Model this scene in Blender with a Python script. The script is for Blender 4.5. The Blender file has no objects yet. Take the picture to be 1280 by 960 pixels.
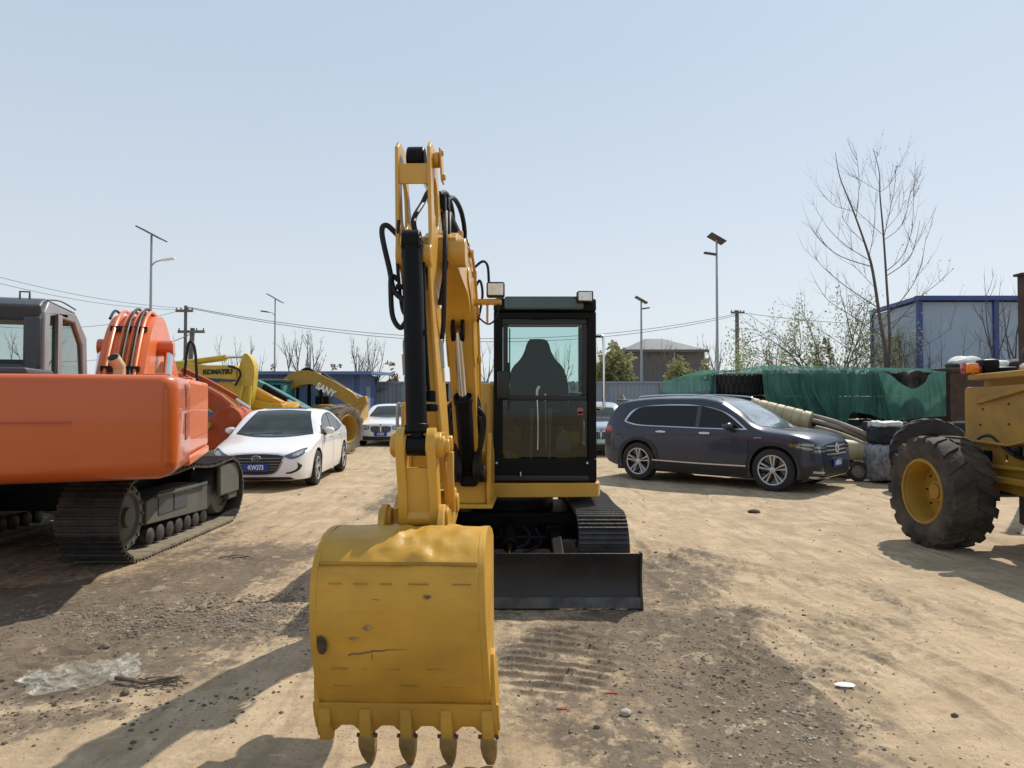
import bpy, bmesh, math, random
from mathutils import Vector, Matrix, noise
from mathutils.bvhtree import BVHTree
from mathutils.geometry import tessellate_polygon
R = math.radians
SC = bpy.context.scene
COL = SC.collection
PI = math.pi
F_PX = 887.0
CAMH = 1.6
PITCH = math.atan(20 / F_PX)
DEP = {}

def at(px, py, Y):
    """world point seen at photo pixel (px,py) at depth Y"""
    u = (px - 640) / F_PX; v = (480 - py) / F_PX
    dy = math.cos(PITCH) - v * math.sin(PITCH); dz = math.sin(PITCH) + v * math.cos(PITCH)
    k = Y / dy
    return Vector((u * k, Y, CAMH + dz * k))

# ------------------------------------------------------------------ materials
def _n(nt, t, **kw):
    n = nt.nodes.new(t)
    for k, v in kw.items():
        if hasattr(n, k): setattr(n, k, v)
    return n
def mat(name, col, rough=0.5, stretch=None, metal=0.0, var=0.12, scale=4.0, bump=0.0, bscale=60.0, dirt=0.0,
        dirtcol=(0.22, 0.17, 0.12), coat=0.0, trans=0.0, alpha=1.0, emit=None, lowdirt_shade=0.0, spec=0.5, dscale=2.5, ior=1.45, thin=0.0):
    m = bpy.data.materials.new(name); m.use_nodes = True
    nt = m.node_tree; nt.nodes.clear(); L = nt.links.new
    out = _n(nt, 'ShaderNodeOutputMaterial'); p = _n(nt, 'ShaderNodeBsdfPrincipled')
    L(p.outputs[0], out.inputs[0])
    tc = _n(nt, 'ShaderNodeTexCoord')
    n1 = _n(nt, 'ShaderNodeTexNoise'); n1.inputs['Scale'].default_value = scale; n1.inputs['Detail'].default_value = 6
    L(tc.outputs['Object'], n1.inputs['Vector'])
    mr = _n(nt, 'ShaderNodeMapRange'); mr.inputs[1].default_value = .3; mr.inputs[2].default_value = .7
    mr.inputs[3].default_value = 1 - var; mr.inputs[4].default_value = 1 + var
    L(n1.outputs[0], mr.inputs[0])
    mul = _n(nt, 'ShaderNodeVectorMath', operation='SCALE'); mul.inputs[0].default_value = col[:3]
    L(mr.outputs[0], mul.inputs['Scale'])
    last = mul.outputs[0]
    if dirt > 0 or lowdirt_shade > 0:
        n2 = _n(nt, 'ShaderNodeTexNoise'); n2.inputs['Scale'].default_value = dscale; n2.inputs['Detail'].default_value = 9
        n2.inputs['Roughness'].default_value = .68
        if stretch:
            mpp = _n(nt, 'ShaderNodeMapping'); mpp.inputs['Scale'].default_value = stretch; L(tc.outputs['Object'], mpp.inputs[0]); L(mpp.outputs[0], n2.inputs['Vector'])
        else: L(tc.outputs['Object'], n2.inputs['Vector'])
        m2 = _n(nt, 'ShaderNodeMapRange'); m2.inputs[1].default_value = .46; m2.inputs[2].default_value = .72
        m2.inputs[3].default_value = 0; m2.inputs[4].default_value = dirt
        L(n2.outputs[0], m2.inputs[0])
        f = m2.outputs[0]
        if lowdirt_shade > 0:
            sp = _n(nt, 'ShaderNodeSeparateXYZ'); L(tc.outputs['Object'], sp.inputs[0])
            m3 = _n(nt, 'ShaderNodeMapRange'); m3.inputs[1].default_value = 0; m3.inputs[2].default_value = lowdirt_shade
            m3.inputs[3].default_value = .75; m3.inputs[4].default_value = 0
            L(sp.outputs[2], m3.inputs[0])
            ml = _n(nt, 'ShaderNodeMath', operation='MULTIPLY'); L(m3.outputs[0], ml.inputs[0])
            m4 = _n(nt, 'ShaderNodeMapRange'); m4.inputs[1].default_value = .3; m4.inputs[2].default_value = .6
            L(n2.outputs[0], m4.inputs[0]); L(m4.outputs[0], ml.inputs[1])
            ad = _n(nt, 'ShaderNodeMath', operation='MAXIMUM'); L(f, ad.inputs[0]); L(ml.outputs[0], ad.inputs[1])
            f = ad.outputs[0]
        mx = _n(nt, 'ShaderNodeMix', data_type='RGBA')
        L(f, mx.inputs[0]); L(last, mx.inputs[6]); mx.inputs[7].default_value = (*dirtcol, 1)
        last = mx.outputs[2]
        mr2 = _n(nt, 'ShaderNodeMapRange'); mr2.inputs[3].default_value = rough; mr2.inputs[4].default_value = .9
        L(f, mr2.inputs[0]); L(mr2.outputs[0], p.inputs['Roughness'])
    else:
        mr2 = _n(nt, 'ShaderNodeMapRange'); mr2.inputs[1].default_value = .3; mr2.inputs[2].default_value = .7
        mr2.inputs[3].default_value = max(0, rough - .06); mr2.inputs[4].default_value = min(1, rough + .08)
        L(n1.outputs[0], mr2.inputs[0]); L(mr2.outputs[0], p.inputs['Roughness'])
    L(last, p.inputs['Base Color'])
    p.inputs['Metallic'].default_value = metal
    p.inputs['Coat Weight'].default_value = coat; p.inputs['Coat Roughness'].default_value = .04
    p.inputs['Specular IOR Level'].default_value = spec
    p.inputs['Transmission Weight'].default_value = trans; p.inputs['Alpha'].default_value = alpha
    p.inputs['IOR'].default_value = ior
    if emit: p.inputs['Emission Color'].default_value = (*emit[:3], 1); p.inputs['Emission Strength'].default_value = emit[3]
    if bump > 0:
        n3 = _n(nt, 'ShaderNodeTexNoise'); n3.inputs['Scale'].default_value = bscale; n3.inputs['Detail'].default_value = 8
        L(tc.outputs['Object'], n3.inputs['Vector'])
        b = _n(nt, 'ShaderNodeBump'); b.inputs['Strength'].default_value = bump; b.inputs['Distance'].default_value = .02
        L(n3.outputs[0], b.inputs['Height']); L(b.outputs[0], p.inputs['Normal'])
    return m
def glassmat(name, tint, rough=.0, fac_min=.06, k=1.0):
    """thin pane: tinted see-through plus fresnel reflection"""
    m = bpy.data.materials.new(name); m.use_nodes = True
    nt = m.node_tree; nt.nodes.clear(); L = nt.links.new
    out = _n(nt, 'ShaderNodeOutputMaterial'); t = _n(nt, 'ShaderNodeBsdfTransparent'); g = _n(nt, 'ShaderNodeBsdfGlossy')
    t.inputs[0].default_value = (*tint, 1); g.inputs['Roughness'].default_value = rough
    fr = _n(nt, 'ShaderNodeFresnel'); fr.inputs[0].default_value = 1.5
    ad = _n(nt, 'ShaderNodeMath', operation='ADD'); ad.inputs[1].default_value = fac_min - .04
    tc = _n(nt, 'ShaderNodeTexCoord'); nz = _n(nt, 'ShaderNodeTexNoise'); nz.inputs['Scale'].default_value = 3.0
    L(tc.outputs['Object'], nz.inputs[0])
    mr = _n(nt, 'ShaderNodeMapRange'); mr.inputs[3].default_value = rough; mr.inputs[4].default_value = rough + .06; L(nz.outputs[0], mr.inputs[0]); L(mr.outputs[0], g.inputs['Roughness'])
    mk = _n(nt, 'ShaderNodeMath', operation='MULTIPLY'); mk.inputs[1].default_value = k; L(fr.outputs[0], mk.inputs[0])
    mx = _n(nt, 'ShaderNodeMixShader'); L(mk.outputs[0], ad.inputs[0]); L(ad.outputs[0], mx.inputs[0])
    L(t.outputs[0], mx.inputs[1]); L(g.outputs[0], mx.inputs[2]); L(mx.outputs[0], out.inputs[0])
    return m

M = {}
def setup_mats():
    Y = (0.62, 0.335, 0.045)
    M['yellow'] = mat('machine_yellow_paint', (.57, .305, .035), .38, var=.07, scale=1.7, bump=.05, bscale=14, dirt=.22, dirtcol=(.30, .19, .07), coat=.25)
    M['bucket_yellow'] = mat('worn_bucket_paint', (0.48, 0.262, 0.026), .47, var=.18, scale=3.5, bump=.22, bscale=11, dirt=.6, dirtcol=(.37, .20, .035), dscale=4.0, lowdirt_shade=.95, stretch=(.8, .8, 4.5))  # darker low end: the bucket's shading put into the colour, with wear streaks
    M['loader_yellow'] = mat('old_loader_paint', (0.36, 0.20, 0.026), .5, var=.12, scale=3, bump=.08, bscale=18, dirt=.5, dirtcol=(.17, .12, .06))
    M['old_yellow'] = mat('faded_yellow_paint', (0.52, 0.36, 0.035), .5, var=.1, dirt=.35)
    M['sany_yellow'] = mat('ochre_paint', (0.38, 0.22, 0.03), .5, var=.1, dirt=.3)
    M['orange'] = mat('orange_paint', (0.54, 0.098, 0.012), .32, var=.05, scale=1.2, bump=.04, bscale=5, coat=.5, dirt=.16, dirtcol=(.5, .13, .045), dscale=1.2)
    M['orange_light'] = mat('sunlit_orange_paint', (0.70, 0.15, 0.03), .35, var=.05, coat=.3, dirt=.12, dirtcol=(.5, .16, .06))  # brighter copy of the orange paint, sunlight put into its colour
    M['redorange'] = mat('red_orange_paint', (0.36, 0.058, 0.014), .6, spec=.25, var=.12, dirt=.4)
    M['decal_orange'] = mat('faded_decal', (0.42, 0.07, 0.02), .5, var=.1)
    M['black'] = mat('black_paint', (0.005, 0.005, 0.006), .42, var=.3, dirt=.08, dirtcol=(.04, .03, .025), spec=.16)
    M['blade_black'] = mat('worn_black_steel', (0.016, 0.016, 0.018), .42, var=.35, scale=3, bump=.15, bscale=22, dirt=.35, dirtcol=(.075, .06, .045), lowdirt_shade=.16)
    M['hose'] = mat('rubber_hose', (0.010, 0.010, 0.011), .5, spec=.35, var=.2, bump=.1, bscale=200)
    M['rubber'] = mat('tyre_rubber', (0.020, 0.019, 0.018), .8, var=.25, scale=6, bump=.25, bscale=40, dirt=.35, dirtcol=(.09, .075, .06))
    M['old_rubber'] = mat('dusty_tyre_rubber', (0.040, 0.034, 0.028), .85, var=.3, scale=5, bump=.4, bscale=22, dirt=.75, dirtcol=(.13, .10, .075))
    M['pale_rubber'] = mat('mud_caked_tyre', (0.17, 0.14, 0.10), .9, var=.3, scale=5, bump=.5, bscale=18, dirt=.6, dirtcol=(.26, .22, .16))
    M['chrome'] = mat('chromed_rod', (.75, .75, .75), .12, metal=1, var=.05)
    M['steel'] = mat('bare_steel', (.30, .29, .27), .45, metal=.8, var=.2, dirt=.3)
    M['track'] = mat('track_steel', (0.045, 0.042, 0.040), .5, metal=.35, var=.35, scale=9, bump=.3, bscale=50, dirt=.45, dirtcol=(.14, .115, .085))
    M['track_tan'] = mat('dusty_track_steel', (0.20, 0.17, 0.12), .75, var=.25, scale=9, bump=.3, bscale=50, dirt=.5, dirtcol=(.28, .23, .16))
    M['trackframe'] = mat('grey_frame_paint', (0.085, 0.088, 0.078), .5, var=.15, bump=.15, bscale=30, dirt=.5, dirtcol=(.16, .135, .10))
    M['cabgrey'] = mat('grey_cab_paint', (0.215, 0.23, 0.24), .4, var=.08, dirt=.2, dirtcol=(.24, .24, .23), coat=.2)
    M['cabdark'] = mat('dark_grey_cab_paint', (0.055, 0.062, 0.07), .45, var=.1, dirt=.2, dirtcol=(.11, .115, .115))
    M['visor'] = mat('tinted_visor', (0.05, 0.085, 0.08), .25, var=.15, coat=.4)
    M['white_paint'] = mat('white_car_paint', (0.80, 0.80, 0.79), .3, var=.02, coat=1, lowdirt_shade=.35, dirtcol=(.35, .29, .22))
    M['blue_paint'] = mat('dark_blue_car_paint', (0.026, 0.034, 0.058), .28, var=.1, coat=.45, spec=.35, lowdirt_shade=.45, dirtcol=(.11, .09, .07))
    M['silver_paint'] = mat('silver_blue_car_paint', (0.35, 0.40, 0.45), .3, metal=.3, var=.03, coat=1)
    M['carglass'] = mat('dark_car_glass', (0.006, 0.007, 0.008), .04, var=.1, spec=.45)
    M['windscreen'] = mat('windscreen_glass', (0.028, 0.036, 0.034), .04, var=.35, scale=2.5, spec=.6)
    M['windscreen_bright'] = mat('sky_reflecting_windscreen', (0.25, 0.30, 0.33), .04, var=.25, scale=2.5, coat=1, spec=1)  # sky reflection put into the pale base colour
    M['blackplastic'] = mat('black_plastic', (0.018, 0.018, 0.019), .5, var=.15)
    M['gloss_black'] = mat('gloss_black_trim', (0.012, 0.012, 0.013), .1, var=.1, coat=1)
    M['carchrome'] = mat('car_chrome', (.55, .57, .60), .2, metal=.7, var=.04)
    M['lens'] = mat('clear_lens', (.30, .32, .34), .06, var=.3, scale=20, coat=1, spec=1)
    M['darklens'] = mat('smoked_lens', (.055, .06, .07), .06, var=.6, scale=16, coat=1, spec=1)
    M['lamp_white'] = mat('frosted_lamp_lens', (.80, .81, .80), .2, var=.15, scale=30, coat=1)
    M['redlens'] = mat('red_lens', (.30, .012, .014), .12, coat=1)
    M['amber'] = mat('amber_lens', (.80, .22, .01), .15, var=.15, coat=1)
    M['plate_blue'] = mat('blue_plate', (.015, .05, .28), .4, var=.05)
    M['plate_green'] = mat('green_plate', (.12, .50, .22), .4, var=.05)
    M['plate_text'] = mat('white_lettering', (.8, .8, .8), .4, var=.02)
    M['black_text'] = mat('black_lettering', (.015, .015, .015), .5, var=.02)
    M['alloy'] = mat('machined_alloy', (.50, .51, .53), .35, metal=.35, var=.05)
    M['rimyellow'] = mat('rim_yellow_paint', (0.36, 0.20, 0.018), .5, var=.12, scale=6, bump=.1, bscale=20, dirt=.5, dirtcol=(.2, .13, .05))
    M['glass'] = glassmat('cab_glass', (.86, .94, .925), .0, .05, .45)
    M['glass_low'] = glassmat('lower_cab_glass', (.52, .58, .55), .0, .05, .8)
    M['glass_grey'] = glassmat('old_cab_glass', (.74, .80, .78), .02, .05, .25)
    M['seat'] = mat('dark_seat_fabric', (0.010, 0.012, 0.014), .85, spec=.2, var=.2)
    M['greenlabel'] = mat('green_label', (.04, .30, .11), .5)
    M['bluesteel'] = mat('blue_sheet_steel', (0.075, 0.135, 0.30), .5, var=.1, scale=.7, dirt=.3, dirtcol=(.17, .18, .2))
    M['bluetrim'] = mat('blue_trim', (0.04, 0.07, 0.24), .45, var=.1)  # lightened so the blue carries distant haze
    M['greyblue'] = mat('grey_blue_sheet', (0.23, 0.28, 0.34), .5, var=.08, scale=.4, dirt=.25, dirtcol=(.2, .21, .22))
    M['prefab'] = mat('prefab_panel', (0.30, 0.39, 0.50), .5, var=.08, scale=.5, dirt=.35, dirtcol=(.30, .35, .38), dscale=.6)
    M['bluegrey_roof'] = mat('roof_sheet', (0.15, 0.16, 0.17), .8, var=.08)
    M['concrete'] = mat('weathered_concrete', (0.10, 0.105, 0.11), .85, var=.12, scale=.6, dirt=.5, dirtcol=(.15, .15, .14), dscale=.5)
    M['polegrey'] = mat('galvanised_pole', (.33, .35, .37), .45, metal=.4, var=.1)
    M['poledark'] = mat('weathered_hazy_pole', (.13, .13, .125), .8, var=.2)  # pole colour lightened to stand for haze in the air
    M['panel'] = mat('solar_panel', (.05, .055, .065), .5)
    M['wire'] = mat('hazy_wire', (.16, .17, .18), .6)  # wire lightened from black, haze put into the colour
    M['bark'] = mat('bark', (0.12, 0.10, 0.088), .9, var=.25, scale=6, bump=.4, bscale=20)
    M['bark_pale'] = mat('pale_bark', (0.14, 0.125, 0.11), .9, var=.25, scale=6)
    M['leaf'] = leafmat('willow_leaf', (0.33, 0.36, 0.17))
    M['leaf_dark'] = leafmat('evergreen_leaf', (0.20, 0.23, 0.09))
    M['leaf_mid'] = leafmat('bush_leaf', (0.30, 0.30, 0.13))
    M['leaf_brown'] = leafmat('dead_leaf', (0.22, 0.12, 0.08))
    M['teal'] = mat('teal_paint', (0.02, 0.20, 0.20), .45, var=.1, dirt=.3)
    M['net_black'] = mat('black_tarp', (0.012, 0.013, 0.014), .7, var=.3, bump=.4, bscale=12)
    M['cream'] = mat('cream_plastic', (0.50, 0.42, 0.26), .6, var=.15, dirt=.35)
    M['rust'] = mat('rusty_steel', (0.065, 0.040, 0.030), .8, var=.3, scale=5, bump=.3, dirt=.4, dirtcol=(.05, .04, .035))
    M['woodpale'] = mat('bleached_pipe', (0.30, 0.25, 0.19), .7, var=.2, dirt=.3)
    M['sack'] = mat('white_sack', (0.60, 0.60, 0.58), .8, var=.15, bump=.5, bscale=10)
    M['sandsack'] = mat('beige_sack', (0.42, 0.33, 0.23), .85, var=.2, bump=.5, bscale=10)
    M['darkfab'] = mat('charcoal_scrap', (0.03, 0.03, 0.033), .8, var=.4, bump=.5, bscale=12)
    M['stone'] = mat('gravel_stone', (0.19, 0.155, 0.115), .95, var=.5, scale=9)
    M['stone_white'] = mat('pale_stone', (0.40, 0.37, 0.32), .9, var=.2, scale=9)
    M['clod'] = mat('dark_soil_clod', (0.105, 0.083, 0.062), .95, var=.4, scale=12)
    M['redscrap'] = mat('red_scrap', (0.30, 0.06, 0.03), .8)

# ------------------------------------------------------------------ mesh builder
class MB:
    def __init__(s): s.bm = bmesh.new(); s.mi = 0
    def _m(s, faces):
        for f in faces: f.material_index = s.mi
    def box(s, c, size, rz=0, rot=None, bev=0):
        r = bmesh.ops.create_cube(s.bm, size=1)
        vs = r['verts']
        mm = Matrix.Translation(Vector(c)) @ (rot if rot is not None else Matrix.Rotation(rz, 4, 'Z')) @ Matrix.Diagonal((*size, 1))
        bmesh.ops.transform(s.bm, matrix=mm, verts=vs)
        s._m({f for v in vs for f in v.link_faces})
        if bev:
            es = list({e for v in vs for e in v.link_edges})
            bmesh.ops.bevel(s.bm, geom=es, offset=bev, segments=2, affect='EDGES', profile=.5)
        return s
    def cyl(s, p0, p1, r0, r1=None, n=16, cap=True):
        p0 = Vector(p0); p1 = Vector(p1); r1 = r0 if r1 is None else r1
        d = p1 - p0
        if d.length < 1e-6: return s
        q = d.to_track_quat('Z', 'Y').to_matrix()
        a = []; b = []
        for i in range(n):
            t = 2 * PI * i / n; o = q @ Vector((math.cos(t), math.sin(t), 0))
            a.append(s.bm.verts.new(p0 + o * r0)); b.append(s.bm.verts.new(p1 + o * r1))
        fs = [s.bm.faces.new((a[i], a[(i + 1) % n], b[(i + 1) % n], b[i])) for i in range(n)]
        if cap: fs += [s.bm.faces.new(a[::-1]), s.bm.faces.new(b)]
        s._m(fs); return s
    def tube(s, pts, r, n=8, smooth=6, cap=True, rads=None):
        pts = [Vector(p) for p in pts]
        if smooth and len(pts) > 2: pts = crom(pts, smooth)
        N = len(pts); prev = None; rings = []
        for i, p in enumerate(pts):
            t = (pts[min(i + 1, N - 1)] - pts[max(i - 1, 0)]).normalized()
            if prev is None: nrm = t.orthogonal().normalized()
            else:
                nrm = prev - t * prev.dot(t)
                nrm = nrm.normalized() if nrm.length > 1e-6 else t.orthogonal().normalized()
            prev = nrm; bn = t.cross(nrm)
            rr = r if rads is None else rads[0] + (rads[1] - rads[0]) * i / (N - 1)
            rings.append([s.bm.verts.new(p + (nrm * math.cos(2 * PI * k / n) + bn * math.sin(2 * PI * k / n)) * rr) for k in range(n)])
        fs = []
        for a, b in zip(rings, rings[1:]):
            fs += [s.bm.faces.new((a[k], a[(k + 1) % n], b[(k + 1) % n], b[k])) for k in range(n)]
        if cap: fs += [s.bm.faces.new(rings[0][::-1]), s.bm.faces.new(rings[-1])]
        s._m(fs); return s
    def prism(s, prof, fn, l0, l1, holes=()):
        """profile polygon (s,z) with holes, extruded along l; fn(s,z,l) -> point"""
        loops = [list(prof)] + [list(h) for h in holes]
        flat = [p for l in loops for p in l]
        a = [s.bm.verts.new(fn(p[0], p[1], l0)) for p in flat]; b = [s.bm.verts.new(fn(p[0], p[1], l1)) for p in flat]
        tris = tessellate_polygon([[Vector((p[0], p[1], 0)) for p in l] for l in loops])
        fs = []
        for t in tris:
            for vv in ([a[i] for i in t], [b[i] for i in reversed(t)]):
                try: fs.append(s.bm.faces.new(vv))
                except ValueError: pass
        k = 0
        for l in loops:
            n = len(l)
            for i in range(n):
                i0 = k + i; i1 = k + (i + 1) % n
                fs.append(s.bm.faces.new((a[i0], a[i1], b[i1], b[i0])))
            k += n
        s._m(fs); return s
    def lathe(s, prof, c, axis, n=40):
        """prof list of (radius, along axis)"""
        q = Vector(axis).normalized().to_track_quat('Z', 'Y').to_matrix(); c = Vector(c)
        rings = []
        for r, h in prof:
            if r < 1e-5: rings.append([s.bm.verts.new(c + q @ Vector((0, 0, h)))])
            else: rings.append([s.bm.verts.new(c + q @ Vector((r * math.cos(2 * PI * k / n), r * math.sin(2 * PI * k / n), h))) for k in range(n)])
        fs = []
        for a, b in zip(rings, rings[1:]):
            if len(a) == 1 and len(b) == 1: continue
            for k in range(n):
                k2 = (k + 1) % n
                if len(a) == 1: fs.append(s.bm.faces.new((a[0], b[k2], b[k])))
                elif len(b) == 1: fs.append(s.bm.faces.new((a[k], a[k2], b[0])))
                else: fs.append(s.bm.faces.new((a[k], a[k2], b[k2], b[k])))
        s._m(fs); return s
    def grid(s, P):
        V = [[s.bm.verts.new(p) for p in row] for row in P]
        fs = [s.bm.faces.new((V[i][j], V[i][j + 1], V[i + 1][j + 1], V[i + 1][j])) for i in range(len(V) - 1) for j in range(len(V[0]) - 1)]
        s._m(fs); return V
    def sphere(s, c, r, sub=2, sc=(1, 1, 1)):
        rr = bmesh.ops.create_icosphere(s.bm, subdivisions=sub, radius=1)
        bmesh.ops.transform(s.bm, matrix=Matrix.Translation(Vector(c)) @ Matrix.Diagonal((r * sc[0], r * sc[1], r * sc[2], 1)), verts=rr['verts'])
        s._m({f for v in rr['verts'] for f in v.link_faces}); return s

def crom(pts, k):
    out = []; n = len(pts)
    for i in range(n - 1):
        p0 = pts[max(i - 1, 0)]; p1 = pts[i]; p2 = pts[i + 1]; p3 = pts[min(i + 2, n - 1)]
        for j in range(k):
            t = j / k
            out.append(.5 * ((2 * p1) + (p2 - p0) * t + (2 * p0 - 5 * p1 + 4 * p2 - p3) * t * t + (3 * p1 - p0 - 3 * p2 + p3) * t ** 3))
    out.append(pts[-1]); return out

ROOTM = {}
def rootmat(o):
    while o.parent: o = o.parent
    return Matrix.Translation(o.location) @ o.rotation_euler.to_matrix().to_4x4()
def obj(name, mb, m, parent=None, world=False, bevel=0, angle=35, smooth=True, normals=True, label=None):
    me = bpy.data.meshes.new(name)
    if world and parent: bmesh.ops.transform(mb.bm, matrix=rootmat(parent).inverted(), verts=mb.bm.verts)
    if normals: bmesh.ops.recalc_face_normals(mb.bm, faces=mb.bm.faces)
    mb.bm.to_mesh(me); mb.bm.free()
    for x in (m if isinstance(m, (list, tuple)) else [m]): me.materials.append(x)
    if smooth:
        me.shade_smooth(); me.set_sharp_from_angle(angle=R(angle))
    else: me.shade_flat()
    o = bpy.data.objects.new(name, me); COL.objects.link(o)
    if parent: o.parent = parent
    if bevel:
        b = o.modifiers.new('bevel', 'BEVEL'); b.width = bevel; b.segments = 2; b.limit_method = 'ANGLE'; b.angle_limit = R(40)
        b.harden_normals = False
    if label: o['label'] = label
    return o
SPLIT = {'side_plate', 'hydraulic_hose', 'pin_boss', 'weld_bead', 'side_link', 'bucket_ear', 'side_cutter', 'hose_clamp', 'hose_coupling', 'control_lever', 'blade_arm', 'end_plate', 'ram_bracket', 'steel_pipe', 'bolt', 'hose_bundle', 'blade_hose', 'link_bar', 'valve_block', 'pane_reflection', 'wheel_nut'}
def split_islands():
    """every loose piece of a listed part becomes a part of its own"""
    for o in list(COL.objects):
        if o.type != 'MESH' or o.name.split('.')[0] not in SPLIT: continue
        bm = bmesh.new(); bm.from_mesh(o.data); seen = set(); isl = []
        for v in bm.verts:
            if v in seen: continue
            st = [v]; seen.add(v); comp = []
            while st:
                q = st.pop(); comp.append(q.index)
                for e in q.link_edges:
                    w = e.other_vert(q)
                    if w not in seen: seen.add(w); st.append(w)
            isl.append(set(comp))
        if len(isl) > 1:
            for k, comp in enumerate(isl):
                c = bm.copy(); bmesh.ops.delete(c, geom=[v for v in c.verts if v.index not in comp], context='VERTS')
                if k == 0: me = o.data
                else:
                    me = bpy.data.meshes.new(o.name.split('.')[0])
                    for mt in o.data.materials: me.materials.append(mt)
                    n = o.copy(); n.data = me; COL.objects.link(n)
                c.to_mesh(me); c.free()
        bm.free()
def tag(o, label=None, cat=None, group=None, kind=None):
    if label: o['label'] = label
    if cat: o['category'] = cat
    if group: o['group'] = group
    if kind: o['kind'] = kind
    return o
def thing(name, label, cat, loc=(0, 0, 0), rz=0, group=None):
    o = bpy.data.objects.new(name, None); COL.objects.link(o)
    o.location = loc; o.rotation_euler = (0, 0, rz); o.empty_display_size = .3
    return tag(o, label, cat, group)
def struct(name, mb, m, **k):
    o = obj(name, mb, m, **k); o['kind'] = 'structure'; return o
def copy_tree(o, parent=None):
    c = o.copy(); COL.objects.link(c); c.parent = parent
    for ch in list(o.children): copy_tree(ch, c)
    return c
def textmesh(body, size, mtx, m, parent, name='lettering', ext=.002, shear=0, bold=.0, sx=1.0):
    cu = bpy.data.curves.new('t', 'FONT'); cu.body = body; cu.size = size; cu.extrude = ext; cu.align_x = 'CENTER'; cu.align_y = 'CENTER'
    cu.shear = shear; cu.offset = bold
    to = bpy.data.objects.new('t', cu); COL.objects.link(to)
    dg = bpy.context.evaluated_depsgraph_get(); dg.update()
    me = bpy.data.meshes.new_from_object(to.evaluated_get(dg)); bpy.data.objects.remove(to)
    me.transform(mtx @ Matrix.Diagonal((sx, 1, 1, 1))); me.name = name
    me.materials.clear(); me.materials.append(m)
    o = bpy.data.objects.new(name, me); COL.objects.link(o); o.parent = parent
    return o
def basis(origin, xdir, ydir):
    x = Vector(xdir).normalized(); y = Vector(ydir).normalized(); z = x.cross(y)
    mt = Matrix((x, y, z)).transposed().to_4x4(); mt.translation = Vector(origin); return mt

def leafmat(name, col, var=.5):
    m = mat(name, col, .6, var=var, scale=1.5); nt = m.node_tree; p = [n for n in nt.nodes if n.type == 'BSDF_PRINCIPLED'][0]; out = [n for n in nt.nodes if n.type == 'OUTPUT_MATERIAL'][0]
    t = nt.nodes.new('ShaderNodeBsdfTranslucent'); mx = nt.nodes.new('ShaderNodeMixShader'); mx.inputs[0].default_value = .5
    src = p.inputs['Base Color'].links[0].from_socket; nt.links.new(src, t.inputs[0]); nt.links.new(p.outputs[0], mx.inputs[1]); nt.links.new(t.outputs[0], mx.inputs[2]); nt.links.new(mx.outputs[0], out.inputs[0]); return m
class Plane:
    """vertical working plane: s forward from F along d, z up, l to the right-hand side when looking back along d"""
    def __init__(s, F, d):
        s.F = Vector((F[0], F[1], 0)); s.d = Vector((d[0], d[1], 0)).normalized()
        s.r = Vector((-s.d.y, s.d.x, 0))
    def __call__(s, a, z, l=0.0): return s.F + s.d * a + s.r * l + Vector((0, 0, z))
class LeanPlane(Plane):
    """working plane whose upper end leans sideways a little"""
    def __call__(s, a, z, l=0.0):
        z2 = z; lw = l * (1.0 if z2 < 1.45 else 1 - (z2 - 1.45) * 1.4 if z2 < 1.65 else .72 if z2 < 2.25 else min(.92, .72 + (z2 - 2.25) * 1.0))
        return s.F + s.d * a + s.r * lw + Vector((-.055 * max(0, z2 - 1.1), 0, z2))
def offset_poly(c, w0, w1):
    """thick polyline: list of centre points and half widths"""
def circ(cx, cz, r, n=14, sy=1.0, ph=0): return [(cx + r * math.cos(2 * PI * i / n + ph), cz + r * sy * math.sin(2 * PI * i / n + ph)) for i in range(n)]
def smoothpoly(pts, k=4):
    """closed catmull-rom"""
    n = len(pts); out = []
    for i in range(n):
        p0, p1, p2, p3 = [Vector((*pts[(i + j) % n], 0)) for j in (-1, 0, 1, 2)]
        for j in range(k):
            t = j / k
            v = .5 * ((2 * p1) + (p2 - p0) * t + (2 * p0 - 5 * p1 + 4 * p2 - p3) * t * t + (3 * p1 - p0 - 3 * p2 + p3) * t ** 3)
            out.append((v.x, v.y))
    return out
def openspline(pts, k=6):
    return [(v.x, v.y) for v in crom([Vector((*p, 0)) for p in pts], k)]
def cylinder_ram(name, parent, p0, p1, rb, rr, frac, mb_mat, rod_mat, world=True, eye=None, nm2='rod'):
    """hydraulic ram: barrel from p0 for frac of the length, rod to p1"""
    p0 = Vector(p0); p1 = Vector(p1); d = p1 - p0; q = p0 + d * frac; u = d.normalized()
    b = MB(); b.cyl(p0, q, rb, n=20); b.cyl(q - u * rb * .8, q, rb * 1.13, n=20); b.cyl(p0 - u * 0, p0 + u * rb * .6, rb * 1.1, n=20)
    o = obj(name, b, mb_mat, parent, world=world, bevel=.004)
    b = MB(); b.cyl(q, p1, rr, n=14)
    obj(nm2, b, rod_mat, o, world=world)
    return o
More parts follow.
